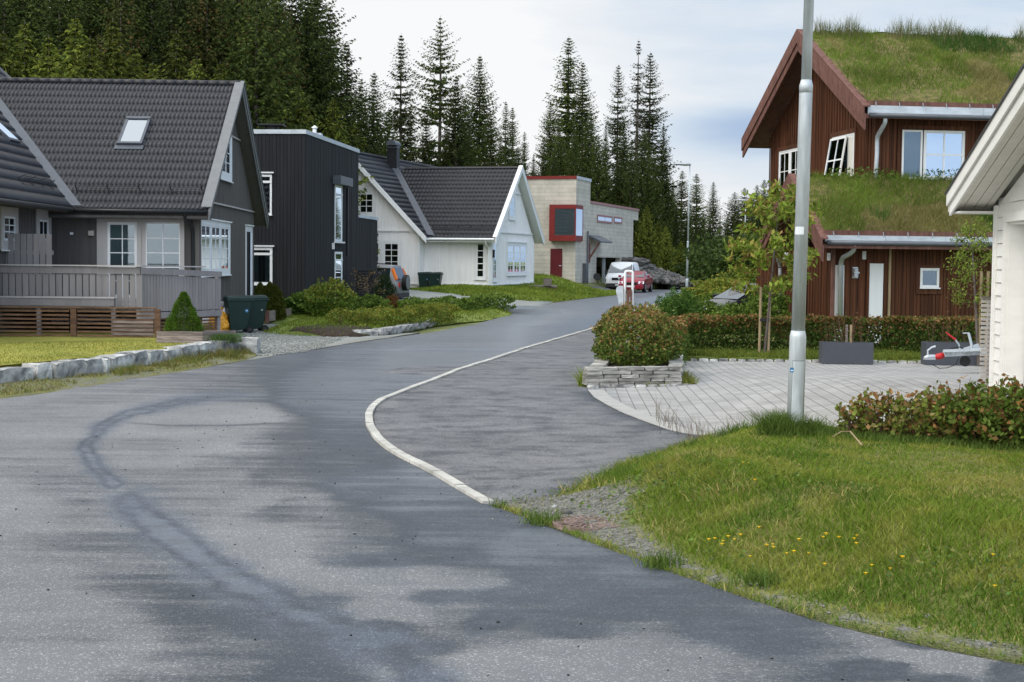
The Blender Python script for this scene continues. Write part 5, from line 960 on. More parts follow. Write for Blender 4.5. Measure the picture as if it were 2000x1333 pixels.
for a, b in ((OVG - .14, OVG - .01), (OVG - .28, OVG - .15), (OVG - .42, OVG - .29), (.05, OVG - .43)):
    mb.hexa([onr(uE + .03, a, -.27), onr(UR, a, -.27), onr(UR, b, -.27), onr(uE + .03, b, -.27), onr(uE + .03, a, -.25), onr(UR, a, -.25), onr(UR, b, -.25), onr(uE + .03, b, -.25)])
mb.build('soffit', M['soffit'], H); 
mb = MB()
for off, h0, h1 in ((0, -.16, -.0), (-.035, -.31, -.13)):
    a0 = uE - .0 + (.06 if off else 0); mb.prism([onr(a0, OVG + off, h0), onr(UR, OVG + off, h0), onr(UR, OVG + off, h1), onr(a0, OVG + off, h1)], F.n * .03)
mb.build('bargeboard', M['garagew'], H); mb = MB(); mb.prism([onr(uE - .03, OVG + .05, .0), onr(UR, OVG + .05, .0), onr(UR, OVG + .05, .025), onr(uE - .03, OVG + .05, .025)], -F.n * 7); mb.build('roofing_felt', M['blackm'], H)
MB().box(F, uE - .02, uE + .01, -6, OVG - .0, rz(uE) - .24, rz(uE) - .01).box(F, uE, -.02, -6, OVG - .05, rz(uE) - .27, rz(uE) - .245).build('eaves_board', M['garagew'], H)
# slatted screen at the far corner
SC = thing('slatted_screen', 'pale slatted timber screen beside the far corner of the white garage', 'screen', (6.4, 20.4, .4)); Fz = Fr((D(1914, 700, 20.45).x, 20.45), (1, 0)); zt = Fz.hit(1920, 586)[1]; zb2 = Fz.hit(1920, 748)[1]; n = 19
for k in range(n): z = zb2 + k * (zt - .04 - zb2) / (n - 1); MB().box(Fz, 0, .9, 0, .022, z, z + .042).build('slat', M['slatw'], SC)
MB().box(Fz, -.01, .9, -.03, .04, zt + .012, zt + .045).build('cap', M['oldwood'], SC); MB().box(Fz, .10, .17, -.07, -.002, zb2 - .15, zt).build('post', M['slatw'], SC)
# ================================================================== STREET LAMPS
def street_lamp(base, k=1.0, lean=(0, 0), label='', near=False, head=True, s0=.55):
    L_ = thing('street_lamp', label, 'street lamp', base, 0, 'street lamps along the road'); ax = Vector((lean[0], lean[1], 1)).normalized(); f = lambda z: ax * z
    h1, h2, h3 = s0, 3.45, 8.6; b = Vector(base)
    pts = [f(z) for z in (-.2, h1 + .35, h1 + .40, h1 + .46, h2, h2 + .02, h2 + .09, h2 + .13, h3)]; r = [.084, .082, .081, .069, .062, .068, .066, .050, .035]
    pts = [f(z) for z in (-.2, 1.0, 1.03, 1.09, h2, h2 + .06, h2 + .11, h3)]; r = [.085, .083, .083, .070, .0665, .066, .0525, .036]
    MB().tube(pts[:3] + [pts[3]], r[:4], 20).build('lower_pole', M['galv'], L_, smooth=True, world=False); MB().tube(pts[3:6], [.068, .0655, .066], 20).build('middle_pole', M['galv'], L_, smooth=True, world=False)
    MB().tube([f(h2 - .0), f(h2 + .07), f(h2 + .13)], [.0665, .068, .052], 20).build('collar', M['galv'], L_, smooth=True, world=False); MB().tube([f(h2 + .1), f(h3)], [.0525, .036], 16).build('upper_pole', M['galv'], L_, smooth=True, world=False)
    if head:
        hd = []; rr = []
        mb = MB(); n = 12; secs = [(.06, .05, .05), (0, .07, .075), (-.25, .10, .09), (-.6, .09, .07), (-.95, .05, .035), (-1.08, .01, .008)]
        k0 = len(mb.v)
        for x, w_, h_ in secs: mb.v += [f(h3) + Vector((x * 1.12, math.cos(a) * w_ * 1.8, .04 + math.sin(a) * h_ * 1.35 + (-x) * .02)) for a in [2 * math.pi * j / n for j in range(n)]]
        for i in range(len(secs) - 1):
            for j in range(n): mb.f.append([k0 + i * n + j, k0 + i * n + (j + 1) % n, k0 + (i + 1) * n + (j + 1) % n, k0 + (i + 1) * n + j]); mb.mi.append(0)
        mb.f.append(list(range(n))); mb.mi.append(0); mb.build('lamp_head', M['steel'], L_, smooth=True, world=False)
    return L_
lb = P(1552, 858, .33); lt = D(1580, 0, lb.y); lean = ((lt.x - lb.x) / (lt.z - lb.z), .0)
Lm = street_lamp(lb, 1, lean, 'tall galvanised street lamp standing on the lawn in front of the red house', True)
Fl = Fr((lb.x, lb.y), (1, 0)); 
def onpole(x, y, r): a, w = Fl.hit(x, y, r); return a, w
ax = Vector((lean[0], 0, 1)).normalized()
def patch(xc, hw_, z0, z1, r, m_, nm, dx=0):     # curved plate around the pole
    mb = MB(); n = 6; v = []
    for i in range(n + 1):
        a = xc + (i / n - .5) * 2 * hw_; 
        for z in (z0, z1): v.append(lb + ax * z + Vector((math.sin(a) * r, -math.cos(a) * r, 0)))
    return MB().add(v, [(2 * i, 2 * i + 2, 2 * i + 3, 2 * i + 1) for i in range(n)]).build(nm, M[m_], Lm, smooth=True)
sc_ = (858 - 515) / (CZ - .33); hz = lambda y: (858 - y) / sc_
patch(.05, .75, hz(822), hz(705), .0862, 'galv', 'service_door'); o = patch(.05, .80, hz(823), hz(704), .0852, 'darkflash', 'door_gap')
patch(-.80, .24, hz(727), hz(718), .0875, 'bluest', 'number_plate'); patch(-.78, .16, hz(724.5), hz(722.5), .0882, 'whitest', 'plate_mark'); patch(-.55, .72, hz(461), hz(446), .0705, 'whitest', 'sticker')
for px, py, Yd, lab in ((1341, 577, 92, 'street lamp with long pointed head beside the far road bend'), (1452, 556, 150, 'distant street lamp showing between the spruces and the red house'), (1414, 548, 235, 'farthest street lamp, tiny against the spruces')):
    p = D(px, py, Yd); hh = {92: 320, 150: 391, 235: 434}[Yd]; o = street_lamp((p.x, p.y, p.z), 1, (.008, 0), lab); tgt = D(px, hh, Yd).z - p.z; s_ = tgt / 8.68; o.scale = (1, 1, s_)

# ================================================================== STONE EDGINGS
def rockmesh(mb, F, u0, u1, v0, v1, w0, w1, j=.03, nu=4, nv=3, nw=3, cs=.10):
    k = len(mb.v); idx = {}
    for a in range(nu + 1):
        for b in range(nv + 1):
            for c in range(nw + 1):
                if a in (0, nu) or b in (0, nv) or c in (0, nw):
                    cr = (a in (0, nu)) + (b in (0, nv)) + (c in (0, nw)); s = 1 - cs * max(0, cr - 1)
                    uu, vv, ww = (a / nu - .5) * s + .5, (b / nv - .5) * s + .5, (c / nw - .5) * s + .5
                    idx[a, b, c] = len(mb.v); mb.v.append(F(u0 + (u1 - u0) * uu, v0 + (v1 - v0) * vv, w0 + (w1 - w0) * ww) + Vector((random.uniform(-j, j), random.uniform(-j, j), random.uniform(-j, j) * .7)))
    def fc(g, n1, n2):
        for i in range(n1):
            for l in range(n2): mb.f.append([idx[g(i, l)], idx[g(i + 1, l)], idx[g(i + 1, l + 1)], idx[g(i, l + 1)]]); mb.mi.append(0)
    fc(lambda i, l: (i, l, 0), nu, nv); fc(lambda i, l: (i, l, nw), nu, nv); fc(lambda i, l: (i, 0, l), nu, nw); fc(lambda i, l: (i, nv, l), nu, nw); fc(lambda i, l: (0, i, l), nv, nw); fc(lambda i, l: (nu, i, l), nv, nw); return mb
SW = thing('stone_edging', 'low wall of rough grey stone blocks holding up the left lawn', 'stone wall', P(240, 722))
BX = [(-330,757),(-250,757),(-170,757),(-90,757),(0,755),(73,748),(106,745),(134,742),(170,738),(207,733),(216,731),(262,722),(291,717),(322,712),(353,708),(391,702),(413,699),(429,697),(466,692),(477,688)]
for (xa, ya), (xb, yb) in zip(BX[:-1], BX[1:]):
    a, b = P(xa, ya), P(xb, yb); fr = Fr(a[:2], (b - a)[:2]); L_ = (b - a).length; mb = MB(); hh = random.uniform(.25, .34) if xa < 380 else .30 + .04 * (xa - 380) / 90
    if fr.n.y > 0: fr = Fr(a[:2], (b - a)[:2], (-fr.n.x, -fr.n.y))
    rockmesh(mb, fr, .026, L_ - .026, random.uniform(-.45, -.38), random.uniform(-.04, .04), -.05, hh, .014 if L_ > .3 else .008, cs=.05)
    mb.build('stone', M['granite'], SW, .012)
SW2 = thing('stone_border', 'thin border of grey stones along the middle garden', 'stone border', P(740, 655)); bx = [(632,655),(690,657),(742,656),(760,655),(790,650),(812,645),(835,640),(856,634)]
for (xa, ya), (xb, yb) in zip(bx[:-1], bx[1:]):
    a, b = P(xa, ya), P(xb, yb); fr = Fr(a[:2], (b - a)[:2]); n = (-1 if fr.n.y > 0 else 1); fr = Fr(a[:2], (b - a)[:2], (fr.n.x * n, fr.n.y * n)); hh = .07 if xa < 640 else (.16 if xa < 742 else .19); rockmesh(MB(), fr, 0, 1, 0, 1, 0, 1); mb = MB(); rockmesh(mb, fr, .01, (b - a).length - .02, -.35, .02, -.03, hh, .02); mb.build('stone', M['granite'], SW2, .01)
KS = thing('sett_edging', 'row of pale granite setts between the paving and the hedge', 'stone edging', (6, 31.3, 0)); x = 3.75; 
while x < 9.9:
    w_ = random.uniform(.16, .24); mb = MB(); rockmesh(mb, Fr((x, 31.25), (1, .005)), 0, w_ - .015, -.12, .0, -.03, random.uniform(.06, .075), .006, 2, 2, 2); mb.build('sett', M['granite'], KS); x += w_
# dry stone planter
SPn = thing('stone_planter', 'raised planting bed of stacked flat slate stones at the drive corner', 'planter', P(1240, 758)); a = P(1147, 759); b = P(1333, 757); fr = Fr(a[:2], (b - a)[:2]); W_ = (b - a).length; dp = 3.4
def course(fr, L0, L1, z, h, d=.28):
    x = L0
    while x < L1 - .02:
        w_ = min(random.uniform(.22, .62), L1 - x); 
        if L1 - x - w_ < .12: w_ = L1 - x
        mb = MB(); rockmesh(mb, fr, x + .004, x + w_ - .004, -d + random.uniform(-.02, .03), random.uniform(-.02, .015), z, z + h - .005, .006, 4, 2, 1, .015); mb.build('stone', M['slate'], SPn); x += w_
zz = [.0, .055, .115, .175, .235, .295]
x = 0
while x < W_: mb = MB(); rockmesh(mb, fr, x, x + .19, -.1, .09, -.02, .06, .006, 2, 2, 2); mb.build('sett', M['granite'], SPn); x += .205
for k in range(5): course(fr, -.02 + .006 * k, W_ - .006 * k, .05 + zz[k], zz[k + 1] - zz[k])
rt = Fr(fr(W_, 0, 0)[:2], (0.115, 1), (1, -.115)); lt_ = Fr(fr(0, 0, 0)[:2], (.115, 1), (-1, .115))
for k in range(5): course(rt, .3, dp, .05 + zz[k], zz[k + 1] - zz[k], .25); course(lt_, .3, dp, .05 + zz[k], zz[k + 1] - zz[k], .25)
mb = MB(); mb.prism([fr(.15, -.15, 0), fr(W_ - .15, -.15, 0), rt(dp - .1, -.12, 0), lt_(dp - .1, -.12, 0)], (0, 0, .27)); mb.build('soil', M['soil'], SPn)

# ================================================================== BINS, BAG, BOXES
def make_bin(label, group, loc, rz, blue=True):
    b = thing('wheelie_bin', label, 'wheelie bin', (0, 0, 0), 0, group); mb = MB()
    w0, w1, d0, d1, h = .245, .29, .25, .35, .93
    mb.hexa([(-w0, -d0, .05), (w0, -d0, .05), (w0, d0 - .04, .12), (-w0, d0 - .04, .12), (-w1, -d1, h), (w1, -d1, h), (w1, d1, h), (-w1, d1, h)]); mb.box(ID, -w1 - .02, w1 + .02, -d1 - .02, d1 + .02, h - .05, h + .005); mb.build('body', M['bin'], b, .015)
    lid = MB().hexa([(-.30, -.38, h + .008), (.30, -.38, h + .008), (.30, .37, h + .008), (-.30, .37, h + .008), (-.27, -.33, h + .075), (.27, -.33, h + .075), (.27, .30, h + .105), (-.27, .30, h + .105)]).build('lid', M['bin'], b, .02)
    MB().tube([(-.27, .40, h - .02), (.27, .40, h - .02)], .018, 8).build('handle', M['bin'], b); 
    for s in (-1, 1):
        w = MB().tube([(s * .235, .27, .10), (s * .29, .27, .10)], .10, 20).build('wheel', M['rubber'], b, smooth=False); MB().tube([(s * .291, .27, .10), (s * .296, .27, .10)], .05, 12).build('hub', M['carbump'], w)
    MB().tube([(-.25, .27, .10), (.25, .27, .10)], .012, 6).build('axle', M['blackm'], b)
    st = MB().tube([(.282, .18, .62), (.287, .18, .62)], .052, 18).build('sticker', M['bluest'] if blue else M['bin'], b); MB().box(ID, .287, .2885, .155, .205, .612, .628).box(ID, .287, .2885, .165, .195, .635, .642).build('sticker_mark', M['whitest'], st)
    place(b, loc, rz); return b
p1 = P(476, 650); p2 = P(505, 648); g_ = 'green wheelie bins by the grey house'
make_bin('dark green wheelie bin with blue round sticker, beside the orange bag', g_, (p1.x - .12, 41.2, .0), R(-98 + 30)); make_bin('dark green wheelie bin on the right of the pair by the grey house', g_, (p2.x - .12, 41.9, .0), R(-98 + 30), False)
pa = D(830, 565, 83.6); pb = D(851, 565, 83.2); g_ = 'green wheelie bins by the white house'
make_bin('dark green wheelie bin with blue dot against the white house, next to its corner', g_, (pa.x, pa.y, .34), R(-100), True); make_bin('dark green wheelie bin with pale marks against the white house, right one of two', g_, (pb.x, pb.y, .34), R(-100), False)
for p in (pa, pb):
    pass
bm = MB(); rn = []; n = 14
for i in range(9):
    t_ = i / 8; rad = .27 * math.sin(math.pi * min(1, .18 + t_ * .78)) ** .7; z = t_ * .62
    rn.append([(math.cos(a) * rad * (1 + .18 * math.sin(3 * a + i) + random.uniform(-.07, .07)), math.sin(a) * rad * (1 + random.uniform(-.1, .1)), z + random.uniform(-.015, .015)) for a in [2 * math.pi * j / n for j in range(n)]])
ob = P(433, 650); OB = thing('plastic_bag', 'crumpled orange plastic sack between terrace and green bins', 'bag', (ob.x, 41.0, 0))
k = Vector((ob.x, 41.0, 0.0)); bm.v = [k + Vector(q) for r_ in rn for q in r_]; bm.f = [[i * n + j, i * n + (j + 1) % n, (i + 1) * n + (j + 1) % n, (i + 1) * n + j] for i in range(8) for j in range(n)] + [list(range(n))[::-1], [8 * n + j for j in range(n)]]; bm.mi = [0] * len(bm.f)
bm.build('sack', M['orange'], OB); MB().tube([k + Vector((0, 0, .6)), k + Vector((.03, .02, .72))], [.04, .09], 8).build('knot', M['orange'], OB)
# timber planter with dwarf spruce
pc = P(362, 668, .26); PB = thing('timber_planter', 'weathered square timber planter holding a dwarf spruce', 'planter', (pc.x + .1, pc.y + .35, .25)); F4 = Fr(P(397, 672, .25)[:2], (-1, .12), (-.12, -1)); F5 = Fr(P(397, 672, .25)[:2], (.75, 1), (1, -.75))
La = 1.0 * abs(P(397, 672, .25).x - P(326, 666, .25).x); Lb = .92
for k in range(3): z = .23 + k * .095; MB().box(F4, 0, La, .0, .035, z, z + .088).build('plank', M['oldwood'], PB); MB().box(F5, 0, Lb, -.035, .0, z, z + .088).build('plank', M['oldwood'], PB)
F6 = Fr(F4(La, 0, 0)[:2], (.75, 1)); F7 = Fr(F5(Lb, 0, 0)[:2], (-1, .12))
MB().box(F6, 0, Lb, -.035, 0, .23, .50).build('plank', M['oldwood'], PB); MB().box(F7, 0, La, -.035, 0, .23, .50).build('plank', M['oldwood'], PB)
mb = MB(); mb.prism([F4(.05, -.02, .25), F4(La - .05, -.02, .25), F6(Lb - .05, .1, .25), F5(Lb - .05, -.05, .25)], (0, 0, .20)); mb.build('soil', M['soil'], PB)
# anthracite planters on the paving
def planter(x0, x1, yb, yt, lab):
    a = P(x0, yb, .02); Y = a.y; b = D(x1, yb, Y); zt = D(x0, yt, Y).z; t_ = thing('box_planter', lab, 'planter', ((a.x + b.x) / 2, Y, .02), 0, 'anthracite planters on the paving'); fr = Fr((a.x, Y), (1, -.02)); w = b.x - a.x; th = .03; d = .42
    mb = MB(); mb.box(fr, 0, w, -th, 0, .02, zt).box(fr, 0, w, -d, -d + th, .02, zt).box(fr, 0, th, -d + th, -th, .02, zt).box(fr, w - th, w, -d + th, -th, .02, zt); mb.build('box', M['plant'], t_); MB().box(fr, th, w - th, -d + th, -th, .02, zt - .05).build('soil', M['soil'], t_); return fr, w, zt, t_
frA, wA, zA, tA = planter(1606, 1705, 711, 669, 'dark grey box planter with two stakes in front of the hedge'); frB, wB, zB, tB = planter(1808, 1925, 713, 669, 'dark grey box planter behind the trailer drawbar')
for x in (.50, .585): MB().box(frA, wA * x - .02, wA * x + .025, -.22, -.18, zA - .1, zA + .36).build('stake', M['stake' if x > .55 else 'oldwood'], tA)
# ================================================================== TRAILER DRAWBAR
p = D(1915, 690, 28.2); TR = thing('trailer_drawbar', 'grey trailer drawbar with red coupling sleeve and jockey wheel beside the slatted screen', 'trailer', (p.x, 28.2, .1)); Ft = Fr((p.x, 28.2), (1, 0))
h = lambda x, y, o=0: Ft(*[(c := Ft.hit(x, y, o))[0], o, c[1]])
MB().bar(h(1842, 692), h(1990, 684), .09, .10).build('beam', M['galv'], TR); MB().bar(h(1842, 686, .10), h(1990, 680, .3), .05, .05).build('side_beam', M['galv'], TR)
MB().tube([h(1826, 697), h(1833, 697), h(1843, 694)], [.045, .062, .055], 12).build('coupling_sleeve', M['redp'], TR, smooth=True); 
mb = MB(); mb.tube([h(1805, 700), h(1812, 698), h(1827, 697)], [.03, .05, .04], 12).bar(h(1804, 701), h(1826, 701), .09, .035); mb.build('ball_coupling', M['steel'], TR); MB().tube([h(1812, 694), h(1812, 685), h(1820, 679), h(1827, 677)], [.018, .018, .02, .022], 8).build('coupling_handle', M['galv'], TR)
MB().tube([h(1847, 649), h(1857, 657), h(1866, 664)], [.012, .018, .022], 8).build('brake_handle', M['redp'], TR); MB().tube([h(1866, 664), h(1873, 674), h(1876, 690)], .016, 8).build('brake_lever', M['galv'], TR)
mb = MB(); mb.tube([h(1898, 688, .08), h(1897, 672, .08), h(1892, 652, .08)], .026, 10).bar(h(1893, 651, .08), h(1880, 651, .08), .03, .02); mb.build('jockey_wheel_tube', M['galv'], TR); MB().tube([h(1880, 651, .08), h(1877, 647, .08)], .014, 8).build('crank', M['blackm'], TR)
MB().bar(h(1880, 686, .06), h(1912, 676, .06), .05, .09).build('plate', M['galv'], TR); MB().tube([h(1846, 690, .07), h(1858, 681, .08), h(1874, 678, .08), h(1890, 686, .08)], .010, 6).build('cable', M['rubber'], TR)
mb = MB(); mb.tube([h(1872, 700, .0), h(1866, 713, .0), h(1850, 719, .0), h(1835, 720, .0), h(1820, 712, .0)], .007, 6); mb.build('hanging_cable', M['rubber'], TR)
w = MB().tube([h(1885, 706, .03), h(1885, 706, .09)], .10, 18).build('jockey_wheel', M['rubber'], TR); mb = MB(); mb.box(Ft, Ft.hit(1908, 690)[0], Ft.hit(1990, 690)[0], -.5, .5, .45, .50); mb.build('trailer_frame', M['galv'], TR)
for s in (-.62, .62): MB().tube([Ft(1.6, s - .07, .28), Ft(1.6, s + .07, .28)], .28, 20).build('wheel', M['rubber'], TR)
MB().box(Ft, .7, 2.5, -.5, .5, .501, .85).build('trailer_body', M['galv'], TR)
# ================================================================== SIGN FRAME / MAILBOX STAND
Yp = 28.6; Fm = Fr((D(1218, 600, Yp).x, Yp), (1, 0)); hm = lambda x, y, o=0: Fm(*[(c := Fm.hit(x, y, o))[0], o, c[1]])
SG = thing('sign_frame', 'white tubular sign frame with grey plate and brown board behind the bronze bush', 'sign stand', (Fm.A.x, Yp, .02)); a = hm(1220, 640); 
mb = MB(); mb.tube([Vector((a.x, Yp, .0)), hm(1221, 534), hm(1222, 531), hm(1225, 530), hm(1233, 530.5), hm(1235.5, 532), hm(1236, 536), Vector((hm(1234.5, 640).x, Yp + .0, .0))], .024, 10); mb.build('frame', M['white'], SG, smooth=True)
def plate(pts, o, th, nm, m_): return MB().prism([hm(x, y, o) for x, y in pts], (0, -th, 0)).build(nm, M[m_], SG)
plate([(1206, 560), (1210, 558.5), (1217, 559), (1217, 598), (1208.5, 598), (1207, 584), (1203, 570), (1203.5, 564)], .05, .02, 'grey_plate', 'darkflash' if 0 else 'fascia')
plate([(1200, 616), (1204, 610), (1209, 608.5), (1217, 609.5), (1217, 619), (1200, 619)], .05, .02, 'lower_plate', 'fascia')
plate([(1224, 566), (1234, 566), (1234, 613), (1232, 613), (1231, 580), (1229, 580), (1227.5, 600), (1228, 605), (1231, 606), (1231, 613), (1224, 613)], .03, .03, 'brown_board', 'redd')
# ================================================================== VEHICLES
def car(name, label, cat, loc, heading, Lc, Wc, Hc, kind, paint, trim='carbump'):
    c = thing(name, label, cat, (0, 0, 0)); w = Wc / 2; wr = .33 if kind != 'van' else .33
    if kind == 'van': st = [(Lc/2, .35, .75, .90, .80, .80), (Lc/2 - .06, .22, .95, .97, .98, .84), (Lc/2 - .55, .2, 1.08, 1., 1.16, .86), (Lc/2 - .75, .2, 1.1, 1., 1.20, .86), (Lc/2 - 1.35, .2, 1.12, 1., 1.86, .80), (Lc/2 - 1.7, .2, 1.14, 1., Hc, .80), (-Lc/2 + .35, .2, 1.14, 1., Hc, .80), (-Lc/2 + .05, .25, 1.14, .98, Hc - .10, .78), (-Lc/2, .35, 1.1, .96, 1.2, .9)]; ws = (3, 4); side = [(4, 5), (3, 4)]; rearg = None
    elif kind == 'suv': st = [(Lc/2, .45, .80, .86, .84, .76), (Lc/2 - .1, .35, .95, .96, .97, .82), (Lc/2 - .9, .3, 1.02, 1., 1.08, .86), (Lc/2 - 1.15, .3, 1.03, 1., 1.12, .85), (Lc/2 - 1.75, .3, 1.04, 1., Hc - .03, .76), (Lc/2 - 2.7, .3, 1.05, 1., Hc, .76), (-Lc/2 + .35, .3, 1.06, 1., Hc - .04, .74), (-Lc/2 + .10, .35, 1.05, .97, 1.10, .84), (-Lc/2, .45, .9, .94, .94, .84)]; ws = (3, 4); side = [(4, 5), (5, 6)]; rearg = (6, 7)
    else: st = [(Lc/2, .30, .55, .80, .60, .70), (Lc/2 - .12, .22, .68, .94, .72, .80), (Lc/2 - .8, .2, .86, 1., .93, .84), (Lc/2 - 1.05, .2, .89, 1., .98, .83), (Lc/2 - 1.8, .2, .92, 1., Hc - .04, .70), (Lc/2 - 2.6, .2, .95, 1., Hc, .70), (-Lc/2 + .75, .2, .97, 1., Hc - .07, .68), (-Lc/2 + .18, .25, .98, .96, 1.03, .76), (-Lc/2, .32, .75, .92, .80, .82)]; ws = (3, 4); side = [(4, 5), (5, 6)]; rearg = (6, 7)
    ring = []
    for x, zb, zbl, wb, zt, wt in st:
        zt2 = max(zt, zbl + .01); hh = [(-wb * .93, zb), (-wb, zb + (zbl - zb) * .35), (-wb * .985, zbl), (-wt, zt2 - .06 if zt2 - zbl > .15 else zt2 - .005), (-wt * .82, zt2), (0, zt2 + .025), (wt * .82, zt2), (wt, zt2 - .06 if zt2 - zbl > .15 else zt2 - .005), (wb * .985, zbl), (wb, zb + (zbl - zb) * .35), (wb * .93, zb)]
        ring.append([Vector((x, y * w, z)) for y, z in hh])
    mb = MB(); n = 11; mb.v = [p for r_ in ring for p in r_]
    for i in range(len(ring) - 1):
        for j in range(n - 1): mb.f.append([i * n + j, i * n + j + 1, (i + 1) * n + j + 1, (i + 1) * n + j])
        mb.f.append([i * n + n - 1, i * n, (i + 1) * n, (i + 1) * n + n - 1])
    mb.f.append(list(range(n))[::-1]); mb.f.append([(len(ring) - 1) * n + j for j in range(n)]); mb.mi = [0] * len(mb.f)
    body = mb.build('body', M[paint], c, .03, smooth=True)
    def inset(q, k, off):
        m_ = sum(q, Vector()) / len(q); n_ = (q[1] - q[0]).cross(q[2] - q[0]).normalized()
        if n_.dot(m_ - Vector((0, 0, .6))) < 0: n_ = -n_
        return [m_ + (p - m_) * k + n_ * off for p in q]
    def gq(q, nm, k=.92): return MB().add(inset(q, k, .018), [(0, 1, 2, 3)]).build(nm, M['carglass'], c)
    a, b = ring[ws[0]], ring[ws[1]]; q = [a[3], a[7], b[7], b[3]]; MB().add(inset(q, .96, .034), [(0, 1, 2, 3)]).build('windscreen', M['carglass'], c); MB().add(inset(q, .97, .028), [(0, 1, 2, 3)]).build('windscreen_seal', M['carblk'], c)
    if rearg: a, b = ring[rearg[0]], ring[rearg[1]]; q = [a[3], a[7], b[7], b[3]]; MB().add(inset(q, .86, .03), [(0, 1, 2, 3)]).build('rear_window', M['carglass'], c)
    for i, j in side:
        for s in (0, 1):
            a, b = ring[i], ring[j]; q = [a[2], b[2], b[3], a[3]] if s else [a[8], b[8], b[7], a[7]]
            MB().add(inset(q, .84, .012), [(0, 1, 2, 3)]).build('side_window', M['carglass'], c); 
    ra = .36 if kind == 'suv' else .32
    for x in (Lc / 2 - .85, -Lc / 2 + .8):
        for s in (-1, 1):
            wl = MB().tube([(x, s * (w - .20), ra), (x, s * (w + .005), ra)], ra, 24).build('wheel', M['rubber'], c); MB().tube([(x, s * (w + .004), ra), (x, s * (w + .015), ra)], [ra * .66, ra * .6], 16).build('rim', M['rim'], wl); MB().tube([(x, s * (w - .15), ra + .01), (x, s * (w - .012), ra + .01)], ra + .07, 24).build('wheel_arch', M['carblk'], c)
    f0 = Lc / 2; zl_ = .95 if kind == 'van' else (.72 if kind == 'car' else .82); 
    for s in (-1, 1):
        MB().hexa([(f0 - .30, s * w * .93, zl_ - .17), (f0 - .02, s * w * .62, zl_ - .17), (f0 + .03, s * w * .62, zl_ - .15), (f0 - .10, s * w * 1.0, zl_ - .15), (f0 - .36, s * w * .93, zl_ + .02), (f0 - .08, s * w * .62, zl_ + .02), (f0 - .03, s * w * .60, zl_ - .02), (f0 - .2, s * w * 1.0, zl_ - .0)]).build('headlight', M['lamp'], c)
        MB().box(ID, f0 - 1.45, f0 - 1.25, s * (w + .02) - .0 if s > 0 else s * (w + .2), s * (w + .2) if s > 0 else s * (w + .02), (1.12 if kind == 'van' else .98), (1.36 if kind == 'van' else 1.12)).build('mirror', M[trim if kind == 'van' else paint], c, .03)
        MB().box(ID, -f0 - .012, -f0 + .12, s * w * .70 if s > 0 else s * w * .92, s * w * .92 if s > 0 else s * w * .70, .78, (.98 if kind == 'suv' else 1.0)).build('tail_light', M['tail'], c, .01)
    MB().box(ID, f0 - .12, f0 + .03, -w * .93, w * .93, .22, .50).build('bumper', M[trim if kind == 'van' else paint], c, .03); MB().box(ID, f0 - .02, f0 + .035, -w * .52, w * .52, zl_ - .23, zl_ - .06).build('grille', M['carblk'], c, .01)
    MB().box(ID, f0 + .031, f0 + .04, -.26, .26, .34, .45).build('number_plate', M['whitest'], c); MB().box(ID, -f0 - .02, -f0 + .1, -w * .93, w * .93, .30, .52).build('rear_bumper', M[trim], c, .03)
    if kind == 'van': MB().add([(f0 + .042, 0, zl_ - .02), (f0 + .042, -.05, zl_ - .06), (f0 + .042, -.05, zl_ - .14), (f0 + .042, 0, zl_ - .2), (f0 + .042, .05, zl_ - .14), (f0 + .042, .05, zl_ - .06)], [(0, 1, 2, 3, 4, 5)]).build('badge', M['lamp'], c)
    if kind == 'suv':
        sp = MB().tube([(-f0 - .22, .1, .98), (-f0 - .02, .1, .98)], .36, 24).build('spare_wheel', M['rubber'], c); MB().tube([(-f0 - .235, .1, .98), (-f0 - .21, .1, .98)], [.30, .33], 24).build('spare_wheel_cover', M['cargrey'], sp)
        for s in (-1, 1): MB().bar((-f0 + .34, s * w * .80, 1.62), (-f0 + .10, s * w * .95, 1.12), .10, .12).build('pillar_light', M['amber'], c)
    for s in (-1, 1): MB().bar((f0 - 1.9, s * w * .62, Hc + .05), (-f0 + .6, s * w * .62, Hc + .03), .04, .04).build('roof_rail', M['blackm'], c) if kind == 'suv' else None
    place(c, loc, math.atan2(heading[1], heading[0])); return c
def gl(px, py, Y): p = D(px, py, Y); return p
p = D(1212, 560, 108); car('parked_van', 'white van parked nose forward in front of the block house', 'van', (p.x + .05, 106.0, float(G(p.x, 106)) + .0), (-.19, -.98), 5.1, 1.95, 1.97, 'van', 'vanw')
p = D(1235, 571, 101); car('parked_car', 'dark red hatchback parked in front of the white van', 'car', (p.x + .28, 101.5, D(1235, 571, 101).z + .02), (-.25, -.97), 4.2, 1.74, 1.40, 'car', 'carred')
p = D(728, 560, 69); car('parked_suv', 'grey off-road car with spare wheel on its rear door beside the black house', 'car', (p.x - .6, 69.5, D(765, 515, 69).z - 1.86), (-.97, .22), 4.2, 1.8, 1.8, 'suv', 'cargrey')
p = D(1440, 600, 43); car('parked_black_car', 'black car half hidden behind the garden bushes by the red house', 'car', (p.x + .75, 44, .02), (-.93, -.37), 4.3, 1.8, 1.46, 'car', 'carblk')
